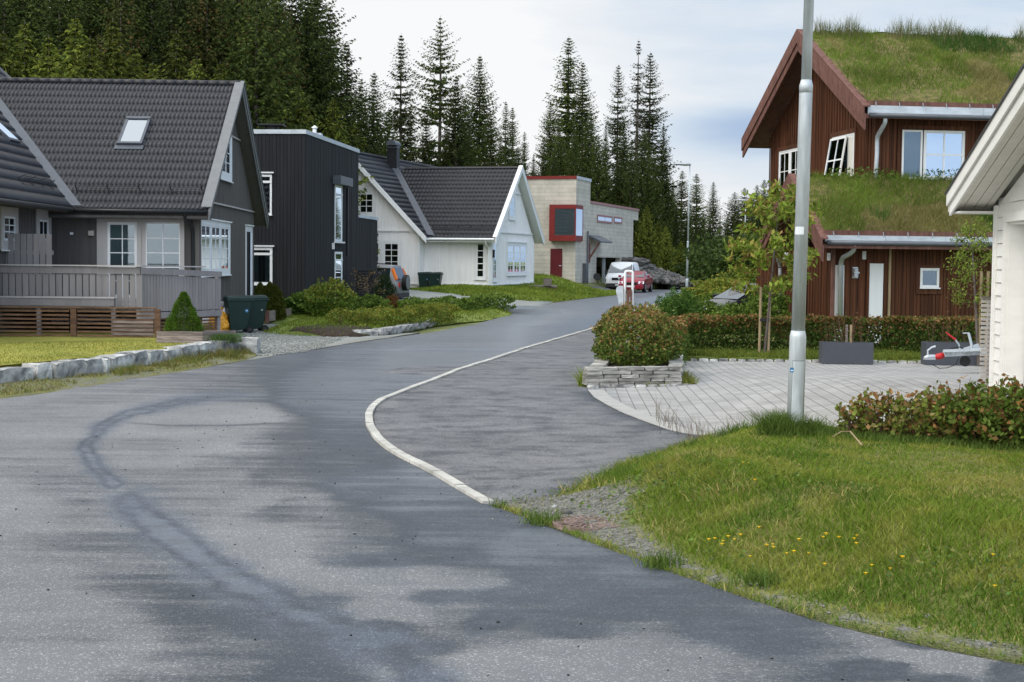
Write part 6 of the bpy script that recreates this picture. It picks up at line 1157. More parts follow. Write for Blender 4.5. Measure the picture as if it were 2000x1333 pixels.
# flat trailer with pallets and a bench, far away
def far_trailer():
    p = D(1396, 562, 96); t_ = thing('flat_trailer', 'flat trailer loaded with timber scraps at the far road edge', 'trailer', (p.x, 96, .2)); fr = Fr((p.x, 96), (1, 0)); MB().box(fr, -.75, 1.1, -.6, .6, .95, 1.05).build('bed', M['brownf'], t_)
    for k, (x, s) in enumerate(((-.5, -.5), (-.5, .5), (.7, -.5), (.7, .5))): MB().tube([fr(x, s - .07, .42), fr(x, s + .07, .42)], .3, 14).build('wheel', M['rubber'], t_)
    for x in (-.73, .0, 1.05): MB().box(fr, x, x + .05, -.6, -.55, 1.05, 1.45).build('stake', M['oldwood'], t_)
    for k in range(9): a = random.uniform(-.6, .3); MB().bar(fr(a, random.uniform(-.4, .4), 1.12 + .04 * k), fr(a + random.uniform(.4, .8), random.uniform(-.4, .4), 1.12 + .04 * k + random.uniform(0, .1)), .1, .04).build('plank', M['stake' if k % 2 else 'slatw'], t_)
far_trailer()
p = D(1373, 574, 84); b_ = thing('garden_bench', 'small dark bench beside the road near the flat trailer', 'bench', (p.x, 84, p.z)); fr = Fr((p.x, 84), (1, 0), z=p.z); MB().box(fr, -.25, .25, -.2, .2, .38, .44).build('seat', M['whitest'], b_)
for x in (-.2, .15): MB().box(fr, x, x + .06, -.18, .18, 0, .38).build('leg', M['brownf'], b_)
# bits beside the white and block houses
p = D(782, 567, 77); c_ = thing('metal_crate', 'black slatted metal crate standing before the white house wall', 'crate', (p.x, 77, p.z)); fr = Fr((p.x, 77), (1, 0), z=p.z)
for z in (.0, .12, .24, .36, .48): s = .40 - z * .32; MB().box(fr, -s, s, -s * .7, -s * .7 + .03, z + .0, z + .035).box(fr, -s, s, s * .7, s * .7 + .03, z, z + .035).build('rail', M['blackm'], c_)
for i in range(6): x = -.38 + i * .152; MB().bar(fr(x, .28, 0), fr(x * .62, .18, .5), .03, .03).build('bar', M['blackm'], c_)
MB().box(fr, -.26, .26, -.2, .2, .5, .53).build('top', M['blackm'], c_); MB().box(fr, -.42, .42, -.3, .3, .0, .14).build('base', M['blackm'], c_)
zz = D(1060, 561, 88).z; c_ = thing('low_terrace', 'low grey timber platform at the right corner of the white house', 'terrace', (1.8, 88, zz - .3)); a = D(1030, 562, 88); b = D(1088, 562, 88); MB().box(Fr((a.x, 88), (1, 0)), 0, b.x - a.x, -2.2, 0, zz - .02, zz + .08).build('deck', M['oldwood'], c_); MB().box(Fr((a.x, 88), (1, 0)), 0, b.x - a.x, -.1, -.06, zz - .25, zz - .025).build('skirt', M['brownf'], c_)
a = D(1061, 557, 87.8); b = D(1078, 557, 87.8); c_ = thing('tub', 'square grey tub on the low timber platform', 'planter', (a.x, 88.2, zz + .08)); MB().hexa([Vector((a.x + .03, 87.8, zz + .08)), Vector((b.x - .03, 87.8, zz + .08)), Vector((b.x - .03, 88.3, zz + .08)), Vector((a.x + .03, 88.3, zz + .08)), Vector((a.x, 87.75, zz + .5)), Vector((b.x, 87.75, zz + .5)), Vector((b.x, 88.35, zz + .5)), Vector((a.x, 88.35, zz + .5))]).build('body', M['oldwood'], c_); MB().box(Fr((a.x, 88.3), (1, 0)), .04, b.x - a.x - .04, .05, .5, zz + .5, zz + .51).build('soil', M['soil'], c_)
p = D(1166, 541, 101); c_ = thing('hose_reel', 'round dark red hose reel leaning by the block house', 'hose reel', (p.x, 101, p.z - .3)); MB().tube([(p.x, 101, p.z), (p.x, 101.25, p.z)], .2, 18).build('drum', M['darkred'], c_)
for yy in (100.97, 101.26): MB().tube([(p.x, yy, p.z), (p.x, yy + .03, p.z)], .24, 18).build('flange', M['blackm'], c_)
for s in (-1, 1): MB().bar((p.x + s * .25, 101.1, p.z - .45), (p.x, 101.1, p.z), .03, .03).build('leg', M['oldwood'], c_)
# black slatted enclosure beside the black house
p = D(722, 590, 60); c_ = thing('black_slat_fence', 'black horizontal slat enclosure at the corner of the black house', 'fence', (p.x, 60, .1)); a = D(696, 590, 60.5); b = D(729, 590, 60.5); zt = D(700, 530, 60).z; fr = Fr((a.x, 60.5), (1, .0)); fr2 = Fr((b.x, 60.5), (.3, 1))
for k in range(14):
    z = .15 + k * (zt - .2) / 13; MB().box(fr, 0, b.x - a.x, 0, .03, z, z + .075).build('slat', M['black'], c_); MB().box(fr2, 0, 1.6, -.03, 0, z, z + .075).build('slat', M['black'], c_)
for u in (0, b.x - a.x - .08): MB().box(fr, u, u + .08, -.09, -.002, .0, zt + .03).build('post', M['black'], c_)
# manhole cover
c = P(1152, 1029); c_ = thing('manhole_cover', 'round rusty manhole cover in the gravel by the lawn', 'manhole cover', (c.x, c.y, .02)); mb = MB(); mb.tube([(c.x, c.y, -.02), (c.x, c.y, .028)], .295, 40); mb.build('frame', M['rust'], c_)
mb = MB()
for i in range(24): a = i * math.pi / 12; r0_ = .06 if i % 2 else .13; mb.bar((c.x + math.cos(a) * r0_, c.y + math.sin(a) * r0_, .034), (c.x + math.cos(a) * .285, c.y + math.sin(a) * .285, .034), .014, .014)
for rr in (.12, .2, .29):
    for i in range(32): a = i * math.pi / 16; b = (i + 1) * math.pi / 16; mb.bar((c.x + math.cos(a) * rr, c.y + math.sin(a) * rr, .034), (c.x + math.cos(b) * rr, c.y + math.sin(b) * rr, .034), .014, .013)
mb.build('cover', M['rust'], c_)
# ================================================================== TREES AND PLANTS
def spruce_proto(H, Rm, n_wh, dens, cols, brown=0, sparse=0, lowest=.06, seed=0, tipw=.8):
    """one spruce at the origin: returns (empty, trunk, crown); H height, Rm lower radius"""
    rg = np.random.default_rng(seed); root = thing('spruce_tree', 'x', 'tree')
    mb = MB(); mb.tube([(0, 0, -1.5), (0, 0, H * .02), (.05, 0, H * .35), (0, .04, H * .7), (0, 0, H)], [H * .014, H * .012, H * .009, H * .005, .01], 7); mb.build('trunk', M['bark'], root, world=False)
    P_ = []; A_ = []; S_ = []; C_ = []; bm = MB()
    for i in range(n_wh):
        t = i / (n_wh - 1); z = H * (lowest + (.985 - lowest) * t ** .92); r = Rm * ((1 - t) ** tipw) * rg.uniform(.72, 1.15) + .05
        if sparse and rg.random() < sparse * .35 and t < .9: continue
        nb = int(rg.integers(6, 10)) + (2 if t > .5 else 0); a0 = rg.uniform(0, 6.28)
        for k in range(nb):
            if rg.random() < sparse * .55: continue
            a = a0 + k * 6.283 / nb + rg.uniform(-.25, .25); L_ = r * rg.uniform(.6, 1.12); dr = rg.uniform(.10, .38) * (1 - t * .8); up = .35 * t
            zz = z + rg.uniform(-.25, .25) * (1 - t)
            m = max(3, int(L_ / .20 * dens)); s = np.linspace(.10, 1, m) + rg.uniform(-.04, .04, m)
            x = np.cos(a) * L_ * s; y = np.sin(a) * L_ * s; zc = zz - dr * L_ * np.sin(s * 2.3) * 1.0 + up * L_ * s + .12 * L_ * s * s
            for rep in range(3):
                ja = a + rg.normal(0, 1.0, m); ln = (.36 + .24 * (1 - s)) * (.38 + .62 * (1 - t) ** .7) * rg.uniform(.7, 1.35, m)
                d = np.stack([np.cos(ja), np.sin(ja), rg.uniform(-.95, .1, m) - (.25 if rep == 2 else 0)], 1); p = np.stack([x, y, zc], 1) + d * ln[:, None] * .35
                P_.append(p); A_.append(d); S_.append(ln)
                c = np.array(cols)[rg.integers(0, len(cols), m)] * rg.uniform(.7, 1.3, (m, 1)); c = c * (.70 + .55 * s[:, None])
                if brown: q = (rg.random(m) < brown) & (s > .45); c[q] = np.array((.115, .062, .022)) * rg.uniform(.7, 1.3, (q.sum(), 1))
                C_.append(c)
            if sparse > .3 and t < .97: bm.tube([(0, 0, zz), (np.cos(a) * L_ * .5, np.sin(a) * L_ * .5, zz - dr * L_ * .5), (np.cos(a) * L_ * .95, np.sin(a) * L_ * .95, zz - dr * L_ * .7)], [.035, .02, .008], 3)
    p = np.concatenate(P_); ax = np.concatenate(A_); s = np.concatenate(S_); c = np.clip(np.concatenate(C_), 0, 1); n = len(p)
    ax /= np.linalg.norm(ax, axis=1)[:, None]; r = rg.normal(size=(n, 3)); r[:, 2] *= .4; b = np.cross(ax, r); b /= np.linalg.norm(b, axis=1)[:, None] + 1e-9; w = .17
    v = np.stack([p - ax * s[:, None] * .5, p + b * s[:, None] * w, p + ax * s[:, None] * .6, p - b * s[:, None] * w], 1).reshape(-1, 3)
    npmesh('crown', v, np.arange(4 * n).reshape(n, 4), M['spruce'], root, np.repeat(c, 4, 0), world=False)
    if bm.v: bm.build('limbs', M['bark'], root, world=False)
    return root
DG = [(.026,.040,.009), (.038,.054,.011), (.056,.072,.013), (.030,.044,.012)]
LG = [(.080,.098,.013), (.115,.130,.018), (.050,.068,.012)]
PROT = {'a': spruce_proto(22, 5.2, 56, 1.0, DG, seed=1, tipw=.70), 'b': spruce_proto(22, 4.5, 52, 1.0, DG, seed=2, tipw=.72), 'c': spruce_proto(20, 5.6, 48, 1.0, DG, seed=3, tipw=.62),
        'l': spruce_proto(12, 3.4, 38, 1.1, LG, seed=4), 'r': spruce_proto(22, 4.8, 56, 1.0, [(.035,.045,.010),(.055,.060,.014)], brown=.2, seed=5, tipw=.7),
        's': spruce_proto(23, 4.2, 52, .9, DG, sparse=.42, seed=6, lowest=.12, tipw=.68), 'w': spruce_proto(23, 6.6, 46, 1.0, DG, sparse=.26, seed=7, tipw=.70), 't': spruce_proto(22, 3.3, 58, .9, DG, sparse=.12, seed=8, tipw=.62), 'd': spruce_proto(23, 2.9, 48, .6, [(.05,.05,.03),(.035,.045,.02)], sparse=.8, seed=9, lowest=.2)}
BASEH = dict(a=22, b=22, c=20, l=12, r=22, s=23, w=23, t=22, d=23); USED = set()
def spruce(k, px, top_y, Y, wd, label, group):
    p = D(px, 500, Y); zg = float(G(p.x, Y)) - .2; zt = D(px, top_y, Y).z; h = zt - zg
    if k in USED: o = copy_tree(PROT[k])
    else: o = PROT[k]; USED.add(k)
    s = h / BASEH[k]; place(o, (p.x, Y, zg), random.uniform(0, 6.28), label, group, (s * wd, s * wd, s)); return o
# the skyline, tree by tree (position of tip, height of tip, distance, relative width)
SKY = [('b',612,-22,88,.95,'tall dark spruce rising behind the chimney vent of the black house'),('t',643,12,92,.95,'slim spruce with bare trunk right of the black house vent'),('t',676,82,95,.9,'slim spruce with thin top above the right end of the black house'),
 ('a',729,138,100,.8,'bushy dark spruce left of the black chimney'),('s',781,64,112,.95,'sparse see-through spruce directly above the black chimney'),('w',857,30,118,.80,'tallest wide-limbed spruce behind the white house'),('a',888,146,110,.72,'dense dome shaped spruce just right of the tallest wide-limbed one'),
 ('a',934,106,120,.80,'dense pointed spruce above the white house ridge'),('s',985,196,122,.8,'thin spruce between the white house and the pale block house'),('t',998,208,124,.8,'slim low spruce behind the white house gable'),('t',1022,256,128,.7,'small pointed spruce above the white gable tip'),
 ('t',1106,70,132,1.05,'very tall narrow topped spruce above the pale block house'),('b',1134,119,130,.80,'dense spruce beside the very tall narrow topped one'),('c',1072,196,134,.62,'broad lower spruce left of the very tall narrow topped one'),
 ('s',1203,124,134,.9,'spruce with loose drooping top behind the pale block house'),('d',1241,76,138,1.0,'nearly bare thin spruce with a wispy crown'),('s',1265,100,140,1.05,'tall open spruce right of the nearly bare one'),('b',1292,240,140,.70,'dense spruce sloping down to the road gap'),
 ('t',1330,332,165,1.15,'small dark spruce left of the street lamp head'),('t',1358,338,172,1.2,'small dark spruce right of the street lamp pole'),('b',1391,354,190,.85,'lone pointed spruce in the gap above the road'),('c',1433,374,185,.95,'broad spruce behind the second street lamp'),('t',1452,366,195,1.3,'slim spruce just right of the second street lamp'),
 ('b',1476,360,180,.95,'dark spruce touching the corner of the red house'),('t',1490,350,186,1.3,'rightmost spruce, at the wall of the red house')]
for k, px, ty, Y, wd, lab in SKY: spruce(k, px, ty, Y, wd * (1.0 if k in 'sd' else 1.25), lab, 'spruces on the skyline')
lab1 = 'tall dark spruce in the dense forest behind the roofs on the left'; gp1 = 'spruces of the left forest'
i = 0
for row, (Y, x0, x1, dx, ty0, ty1) in enumerate([(74, -90, 560, 34, -150, -40), (84, -70, 620, 36, -170, -60), (96, -60, 640, 40, -150, -50)]):
    x = x0
    while x < x1:
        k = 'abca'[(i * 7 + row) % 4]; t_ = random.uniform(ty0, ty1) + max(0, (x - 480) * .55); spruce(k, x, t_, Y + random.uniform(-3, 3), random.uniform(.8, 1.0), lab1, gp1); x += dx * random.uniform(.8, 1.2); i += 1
for px, ty, Y, kk in ((238, -60, 70, 'r'), (405, -110, 72, 'r'), (500, -80, 74, 'r'), (560, 10, 80, 'r'), (200, 60, 66, 'r')): spruce(kk, px, ty, Y, .85, 'spruce with rusty brown cones all over its crown in the left forest', 'brown coned spruces')
for px, ty, Y in ((10, 60, 60), (52, 40, 61), (97, 68, 60), (150, 30, 63), (178, 70, 61), (222, 36, 62), (262, 90, 63), (300, 120, 62), (345, 60, 66), (385, 110, 63), (430, 120, 67), (520, 130, 72), (585, 170, 74), (650, 190, 84), (-30, 50, 60), (690, 230, 90)): spruce('l', px, ty, Y, .95, 'young light green spruce in front of the dark left forest', 'young spruces at the forest edge')
lab2 = 'dark spruce filling the wood behind the white and block houses'; gp2 = 'spruces of the middle wood'
for px, ty, Y in ((705,150,104),(755,215,106),(800,210,116),(830,200,110),(870,235,112),(905,190,124),(915,250,112),(955,215,116),(975,262,114),(1010,285,120),(1040,300,126),(1060,265,128),(1090,230,126),(1120,250,124),(1150,215,128),(1165,260,124),(1180,240,130),(1215,230,128),(1230,270,124),(1255,250,128),(1275,290,130),(1210,310,126),(1180,320,126),(1300,330,150),(1312,350,160),(1345,395,170),(1372,410,180),(1405,420,200),(1385,430,170),(1420,415,190),(1440,405,180),(1465,395,175),(1485,385,172),(1360,430,150),(1340,425,142),(1400,450,160),(1500,370,180),(1320,400,138),(1520,380,175),(1080,300,122),(740,260,98)):
    spruce(random.choice('abc'), px, ty, Y, random.uniform(.62, .85) if px > 900 else .8, lab2, gp2)
for px, ty, Y in ((1262,400,122),(1285,430,126),(1300,440,124),(1248,430,124),(1330,470,128),(1272,470,118)): spruce('l', px, ty, Y, 1.0, 'young light green spruce on the bank beside the far road', 'young spruces on the road bank')
for k, o in PROT.items():
    if k not in USED: bpy.data.objects.remove(o)
# generic plants ---------------------------------------------------
def blob_pts(n, c, r, lump=.25, bias=.5, zmin=0):
    d = RNG.normal(size=(n * 2, 3)); d /= np.linalg.norm(d, axis=1)[:, None]; q = RNG.uniform(0, 1, n * 2) ** (1 / 3.) * (1 - bias) + bias * RNG.uniform(.75, 1.0, n * 2)
    a = np.arctan2(d[:, 1], d[:, 0]); lm = 1 + lump * (vn(a * 2 + 9, d[:, 2] * 3 + 9, 1.0, int(RNG.integers(99))) - .5) * 2
    p = d * (q * lm)[:, None] * np.array(r) + np.array(c); return p[p[:, 2] > zmin][:n]
def bush(label, cat, c, r, n, ls, cols, topcol=None, group=None, name='bush', lump=.3, stems=6, topw=.5, bias=.45, asp=.6, mat_='leaf', wts=None):
    g = Vector((c[0], c[1], c[2] - r[2])); t_ = thing(name, label, cat, g, 0, group); p = blob_pts(n, c, r, lump, bias, c[2] - r[2] * .98); col = pal(len(p), cols, wts, .22)
    if topcol is not None: k = RNG.random(len(p)) < np.clip(((p[:, 2] - c[2]) / r[2] + .1) * topw + (.15), 0, .9); col[k] = pal(int(k.sum()), topcol)
    leaves('foliage', p, ls, col, M[mat_], t_, asp)
    for i in range(stems): a = i * 2.4; e = Vector((c[0] + math.cos(a) * r[0] * .6, c[1] + math.sin(a) * r[1] * .6, c[2] + r[2] * .3)); MB().tube([Vector((c[0] + math.cos(a) * .05, c[1] + math.sin(a) * .05, c[2] - r[2] - .02)), (g + e) / 2, e], [.012, .009, .004], 5).build('stem', M['twig'], t_)
    return t_
def hedge(label, path, wd, z0, h, n, ls, cols, topcol, name='hedge', cat='hedge', group=None, lump=.12, asp=.6):
    L_ = [Vector(q) for q in path]; seg = [(b - a).length for a, b in zip(L_[:-1], L_[1:])]; tot = sum(seg); s = RNG.uniform(0, tot, n); P_ = np.zeros((n, 3)); acc = 0
    lat = RNG.uniform(-1, 1, n); k = RNG.random(n) < .5; lat[k] = np.sign(lat[k]) * RNG.uniform(.75, 1.05, int(k.sum())); zz = RNG.uniform(0, 1, n); k2 = RNG.random(n) < .3; zz[k2] = RNG.uniform(.85, 1.0, int(k2.sum()))
    for (a, b), l in zip(zip(L_[:-1], L_[1:]), seg):
        m = (s >= acc) & (s < acc + l + 1e-6); t = (s[m] - acc) / l; d = (b - a).normalized(); nn = np.array((d.y, -d.x, 0)); P_[m] = np.array(a) + t[:, None] * np.array(b - a) + (lat[m] * wd / 2)[:, None] * nn * (1 + lump * (vn(s[m], zz[m] * 2, 2, 3) - .5) * 3)[:, None]; acc += l
    hv = h * (1 + lump * 2 * (vn(s, lat, 1.6, 7) - .5)); P_[:, 2] += z0 + zz * hv; col = pal(n, cols, None, .22); k = RNG.random(n) < np.clip((zz - .55) * 1.3, 0.03, .6); col[k] = pal(int(k.sum()), topcol)
    t_ = thing(name, label, cat, tuple(L_[0]), 0, group); leaves('foliage', P_, ls, col, M['leaf'], t_, asp); 
    for i in range(int(tot / .35)):
        q = L_[0].lerp(L_[-1], i * .35 / tot) if len(L_) == 2 else L_[min(int(i * .35 / tot * len(L_)), len(L_) - 1)]
        MB().tube([q + Vector((0, 0, z0 - .05)), q + Vector((random.uniform(-.1, .1), random.uniform(-.1, .1), z0 + h * .8))], [.012, .005], 4).build('stem', M['twig'], t_)
    return t_
GRN = [(.060,.105,.018),(.085,.140,.024),(.115,.170,.033),(.045,.080,.015)]; YEL = [(.20,.21,.030),(.15,.18,.025),(.24,.22,.04)]; BRZ = [(.28,.15,.05),(.22,.12,.04),(.33,.20,.085),(.17,.08,.035)]; FRE = [(.13,.20,.03),(.17,.24,.045),(.10,.16,.025)]
# bronze bush in the slate planter and the hedge behind
bush('rounded bronze and green bush growing in the slate stone planter', 'bush', (2.27, 26.9, .66), (.80, 1.45, .68), 15000, .062, GRN + [(.13,.16,.03), (.16,.18,.03)], BRZ + [(.30,.24,.09), (.20,.19,.04), (.24,.20,.06)], name='planter_bush', lump=.16, stems=9, topw=.55, bias=.7)
hedge('long low green hedge with bronze tips in front of the red house', [(3.6, 33.6, 0), (10.8, 34.0, 0)], 1.0, .06, .80, 26000, .075, GRN + [(.05,.075,.02)], BRZ, lump=.10)
hedge('short bronze tipped hedge joining the slate planter to the long hedge', [(2.95, 29.2, 0), (3.5, 33.2, 0)], .8, .05, .80, 6500, .07, GRN, BRZ, lump=.14)
# bushes around the black car
p = D(1323, 612, 36.5); bush('bright green feathery juniper left of the black car', 'bush', (p.x, 36.5, .68), (.60, .7, .66), 7500, .12, [(.07,.15,.025),(.10,.19,.035),(.05,.10,.02)], name='juniper', lump=.4, asp=.22)
for px, py, Y, rx, rz, cl, tc, lab in ((1368, 618, 38, .60, .42, FRE, GRN, 'leafy green bush in front of the black car'), (1418, 622, 37.5, .6, .34, FRE, GRN, 'light green bush between juniper and staked tree'), (1470, 622, 38, .6, .36, GRN, FRE, 'dark green bush right of the black car front'), (1372, 590, 50, .85, .50, FRE, YEL, 'yellow green bush beyond the juniper'), (1412, 578, 58, 1.3, .70, YEL + FRE, YEL, 'large yellow bronze bush near the far trailer'), (1500, 600, 37.4, .55, .55, FRE, GRN, 'light green shrub against the red house corner'), (1450, 568, 62, 1.3, .9, GRN, YEL, 'green shrub far behind the black car'), (1385, 574, 70, .9, .45, YEL, GRN, 'low yellow shrub along the far kerb')):
    p = D(px, py, Y); bush(lab, 'bush', (p.x, Y, p.z), (rx, rx * .8, rz), int(2600 * rx / .6), .09 if Y < 45 else .13, cl, tc, lump=.35, stems=4)
for px, ty, Y, r, lab in ((1440,470,76,2.6,'leafy green tree behind the second street lamp'),(1475,470,70,2.2,'green deciduous tree left of the red house wall'),(1400,505,125,3.2,'grey green shrub tree beyond the far road'),(1350,500,130,3.5,'broad green shrub tree on the far bank'),(1448,520,110,3.4,'round green shrub tree past the far trailer')):
    p = D(px, ty, Y); bush(lab, 'tree', (p.x, Y, max(.5, p.z) * .55 + .2), (r, r, max(1.0, p.z * .5)), 4200, .26, [(.045,.075,.018),(.06,.095,.02),(.035,.055,.015)], None, name='deciduous_tree', lump=.35, stems=3)
# young maple with stakes
def young_tree(label, base, top_z, cx, r, n, ls, cols, stakes, dy=0, topcol=None, zc=None):
    t_ = thing('young_tree', label, 'tree', base); b = Vector(base); top_ = Vector((cx, b.y, top_z)); MB().tube([b - Vector((0, 0, .1)), b.lerp(top_, .4), b.lerp(top_, .75), top_], [.030, .026, .016, .006], 8).build('trunk', M['bark'], t_)
    P_ = []; A_ = []
    for i in range(n):
        t = .36 + .62 * (i / n); q = b.lerp(top_, t); a = i * 2.4; L_ = r * (1.15 - .75 * abs(t - .58) * 2) * random.uniform(.7, 1.15); e = q + Vector((math.cos(a) * L_, math.sin(a) * L_, L_ * random.uniform(.05, .6)))
        MB().tube([q, q.lerp(e, .5) + Vector((0, 0, -.03)), e], [.010, .007, .003], 4).build('branch', M['twig'], t_)
        m = 95; s = RNG.uniform(.35, 1.08, m) ** .8; pp = np.array(q) + s[:, None] * (np.array(e) - np.array(q)) + RNG.normal(0, .075, (m, 3)); P_.append(pp); ax = RNG.normal(0, .5, (m, 3)); ax[:, 2] -= .8; A_.append(ax + .5 * (np.array(e) - np.array(q)) / L_)
    p = np.concatenate(P_); col = pal(len(p), cols, None, .25)
    if topcol: k = RNG.random(len(p)) < .25; col[k] = pal(int(k.sum()), topcol)
    leaves('foliage', p, ls, col, M['leaf'], t_, .38, axis=np.concatenate(A_)); 
    for dx, h_ in stakes: MB().tube([b + Vector((dx, .02, -.1)), b + Vector((dx + .01, .02, h_))], .030, 8).build('stake', M['stake'], t_)
    MB().bar(b + Vector((min(s_[0] for s_ in stakes), .0, .78)), b + Vector((max(s_[0] for s_ in stakes), .0, .78)), .035, .06).build('tie', M['blackm'], t_); return t_
p = D(1492, 692, 32.7); young_tree('young staked tree with large drooping leaves beside the near street lamp', (p.x, 32.7, .06), D(1520, 375, 32.7).z, D(1524, 385, 32.7).x, .90, 30, .165, [(.20,.28,.035),(.26,.32,.05),(.14,.20,.025)], ((-.10, 1.5), (.10, 1.55)), topcol=[(.30,.27,.06),(.24,.16,.05)])
p = D(1912, 700, 30.6); young_tree('young staked tree with small yellow green leaves beside the white garage', (p.x, 30.6, .06), D(1898, 432, 30.6).z, D(1896, 432, 30.6).x, .50, 22, .075, [(.20,.25,.04),(.15,.20,.03),(.11,.15,.03)], ((.0, 1.9), (.14, 1.9)))
# sticks in the box planters
def sticks(parent_name, label, fr, w, z, cols, nb, h):
    t_ = thing(parent_name, label, 'plant', fr(w / 2, -.2, z)); P_ = []
    for i in range(nb): a = fr(random.uniform(.1, w - .1), random.uniform(-.35, -.08), z - .06); e = a + Vector((random.uniform(-.12, .12), random.uniform(-.1, .1), random.uniform(.4, 1) * h)); MB().tube([a, e], [.006, .002], 4).build('stem', M['twig'], t_); P_.append(np.array(a) + RNG.uniform(.3, 1.05, (22, 1)) * (np.array(e) - np.array(a)) + RNG.normal(0, .03, (22, 3)))
    p = np.concatenate(P_); leaves('foliage', p, .035, pal(len(p), cols), M['leaf'], t_, .5)
sticks('barberry', 'thin dark red twigs growing in the left box planter', frA, wA, zA, [(.12,.03,.03),(.16,.10,.04),(.08,.10,.02)], 20, .75); sticks('barberry', 'thin reddish twigs growing in the box planter by the garage', frB, wB, zB, [(.16,.09,.04),(.12,.05,.03),(.12,.14,.03)], 14, .85)
# dwarf spruce in the timber planter
ds = Vector((F4(La * .52, 0, 0).x, F4(La * .52, 0, 0).y + .42, .44)); DS = thing('dwarf_spruce', 'bright green cone shaped dwarf spruce in the timber planter', 'tree', ds); n = 9000; t = RNG.uniform(0, 1, n) ** 1.15; a = RNG.uniform(0, 6.283, n)
zt_ = D(372, 571, ds.y).z - ds.z; r = (.40 * (1 - t) ** .85 + .03) * (1 + .22 * (vn(a * 3, t * 7, 1, 4) - .5) * 2) * RNG.uniform(.55, 1.05, n) ** .5; p = np.stack([np.cos(a) * r, np.sin(a) * r, t * zt_], 1) + np.array(ds); ax = np.stack([np.cos(a), np.sin(a), np.full(n, .5)], 1)
leaves('foliage', p, .055, pal(n, [(.07,.15,.015),(.10,.19,.02),(.13,.22,.03),(.05,.10,.012)]), M['leaf'], DS, .3, axis=ax); MB().tube([ds - Vector((0, 0, .02)), ds + Vector((0, 0, zt_ * .8))], [.03, .01], 6).build('trunk', M['bark'], DS)
n = 900; p = np.array((F5(Lb * .5, .12, .27))) + RNG.normal(0, 1, (n, 3)) * np.array((.14, .2, .0)); GT = thing('grass_tuft', 'blue green grass tuft at the right side of the timber planter', 'plant', F5(Lb * .5, .12, .26)); blades('blades', p, .20, .012, pal(n, [(.06,.11,.035),(.09,.15,.04)]), M['grass'], GT, .5)
# cypress columns, garden shrubs and hedges in the middle garden
for i, (px, ty, rx) in enumerate(((508, 553, .28), (518, 560, .25), (527, 552, .30), (537, 557, .27), (545, 566, .22))):
    p = D(px, 608, 47.5); zt = D(px, ty, 47.5).z; t_ = thing('columnar_conifer', 'upright yellow green conifer in the row right of the green bins', 'conifer', (p.x, 47.5, .1), 0, 'columnar conifers by the black house'); n = 2600; t = RNG.uniform(0, 1, n); a = RNG.uniform(0, 6.283, n); r = rx * (1 - t ** 2.2) ** .6 * RNG.uniform(.5, 1.08, n) ** .5
    q = np.stack([p.x + np.cos(a) * r, 47.5 + np.sin(a) * r, .1 + t * (zt - .1)], 1); leaves('foliage', q, .09, pal(n, [(.07,.085,.012),(.10,.11,.018),(.045,.06,.012)]), M['leaf'], t_, .28, axis=np.stack([np.cos(a) * .3, np.sin(a) * .3, np.ones(n)], 1)); MB().tube([(p.x, 47.5, .05), (p.x, 47.5, zt * .8)], [.03, .01], 5).build('trunk', M['bark'], t_)
a = D(520, 612, 46.5); b = D(566, 606, 49); RB = thing('raised_bed', 'low weathered timber edge of the raised bed by the conifers', 'planter', (a.x, 46.5, .05)); fr = Fr(a[:2], (b - a)[:2]); MB().box(fr, 0, (b - a).length, 0, .06, .1, .42).build('board', M['oldwood'], RB); MB().box(fr, -.03, .10, -.03, .07, .05, .44).build('corner_post', M['redd'], RB)
for px, py, Y, rx, rz, cl, tc, lab, ls in ((590, 600, 50, .62, .36, [(.05,.10,.02),(.08,.15,.03)], FRE, 'fern like green shrub left of the round shrub by the black house', .12), (605, 598, 51.5, .6, .42, GRN, FRE, 'small green shrub against the corner of the black house', .10), (643, 597, 48.5, .85, .62, FRE, YEL, 'large round light green shrub in front of the black house', .10), (686, 606, 49.5, .7, .34, GRN, FRE, 'low dark green shrub right of the large round shrub', .10), (722, 604, 50, .65, .36, FRE, GRN, 'low light green shrub before the black slat fence', .09), (620, 606, 49.8, .6, .30, FRE, GRN, 'low leafy shrub left of the large round shrub', .10)):
    p = D(px, py, Y); bush(lab, 'shrub', (p.x, Y, .14 + rz), (rx, rx * .8, rz), 3600, ls, cl, tc, lump=.35, stems=4, name='shrub', topw=.6)
P0 = [tuple(P(x, y, .14)) for x, y in ((665, 640), (715, 638), (770, 633), (820, 627), (850, 622))]; hedge('low yellow green hedge along the border of the middle garden', [(x, y, 0) for x, y, z in P0], 1.3, .10, .46, 11000, .08, YEL + FRE + [(.09,.12,.02)], YEL, lump=.3)
P0 = [tuple(P(x, y, .14)) for x, y in ((790, 612), (870, 611), (930, 606), (972, 602))]; hedge('low green hedge running to the tip of the middle garden', [(x, y, 0) for x, y, z in P0], 1.2, .10, .50, 9000, .10, GRN + FRE, FRE, lump=.3)
def sapling(px, py, Y, ty, lab):
    p = D(px, py, Y); zt = D(px, ty, Y).z; t_ = thing('sapling', lab, 'tree', (p.x, Y, p.z)); b = Vector((p.x, Y, p.z - .2)); MB().tube([b, b + Vector((.05, 0, (zt - b.z) * .5)), Vector((p.x, Y, zt))], [.025, .018, .006], 6).build('trunk', M['bark'], t_); P_ = []
    for i in range(14): t = .35 + .6 * i / 14; q = b.lerp(Vector((p.x, Y, zt)), t); e = q + Vector((math.cos(i * 2.4) * .45, math.sin(i * 2.4) * .4, .35)); MB().tube([q, e], [.008, .003], 4).build('branch', M['twig'], t_); P_.append(np.array(e) + RNG.normal(0, .08, (14, 3)))
    p = np.concatenate(P_); leaves('foliage', p, .08, pal(len(p), [(.16,.10,.05),(.22,.16,.08),(.10,.08,.03)]), M['leaf'], t_, .5)
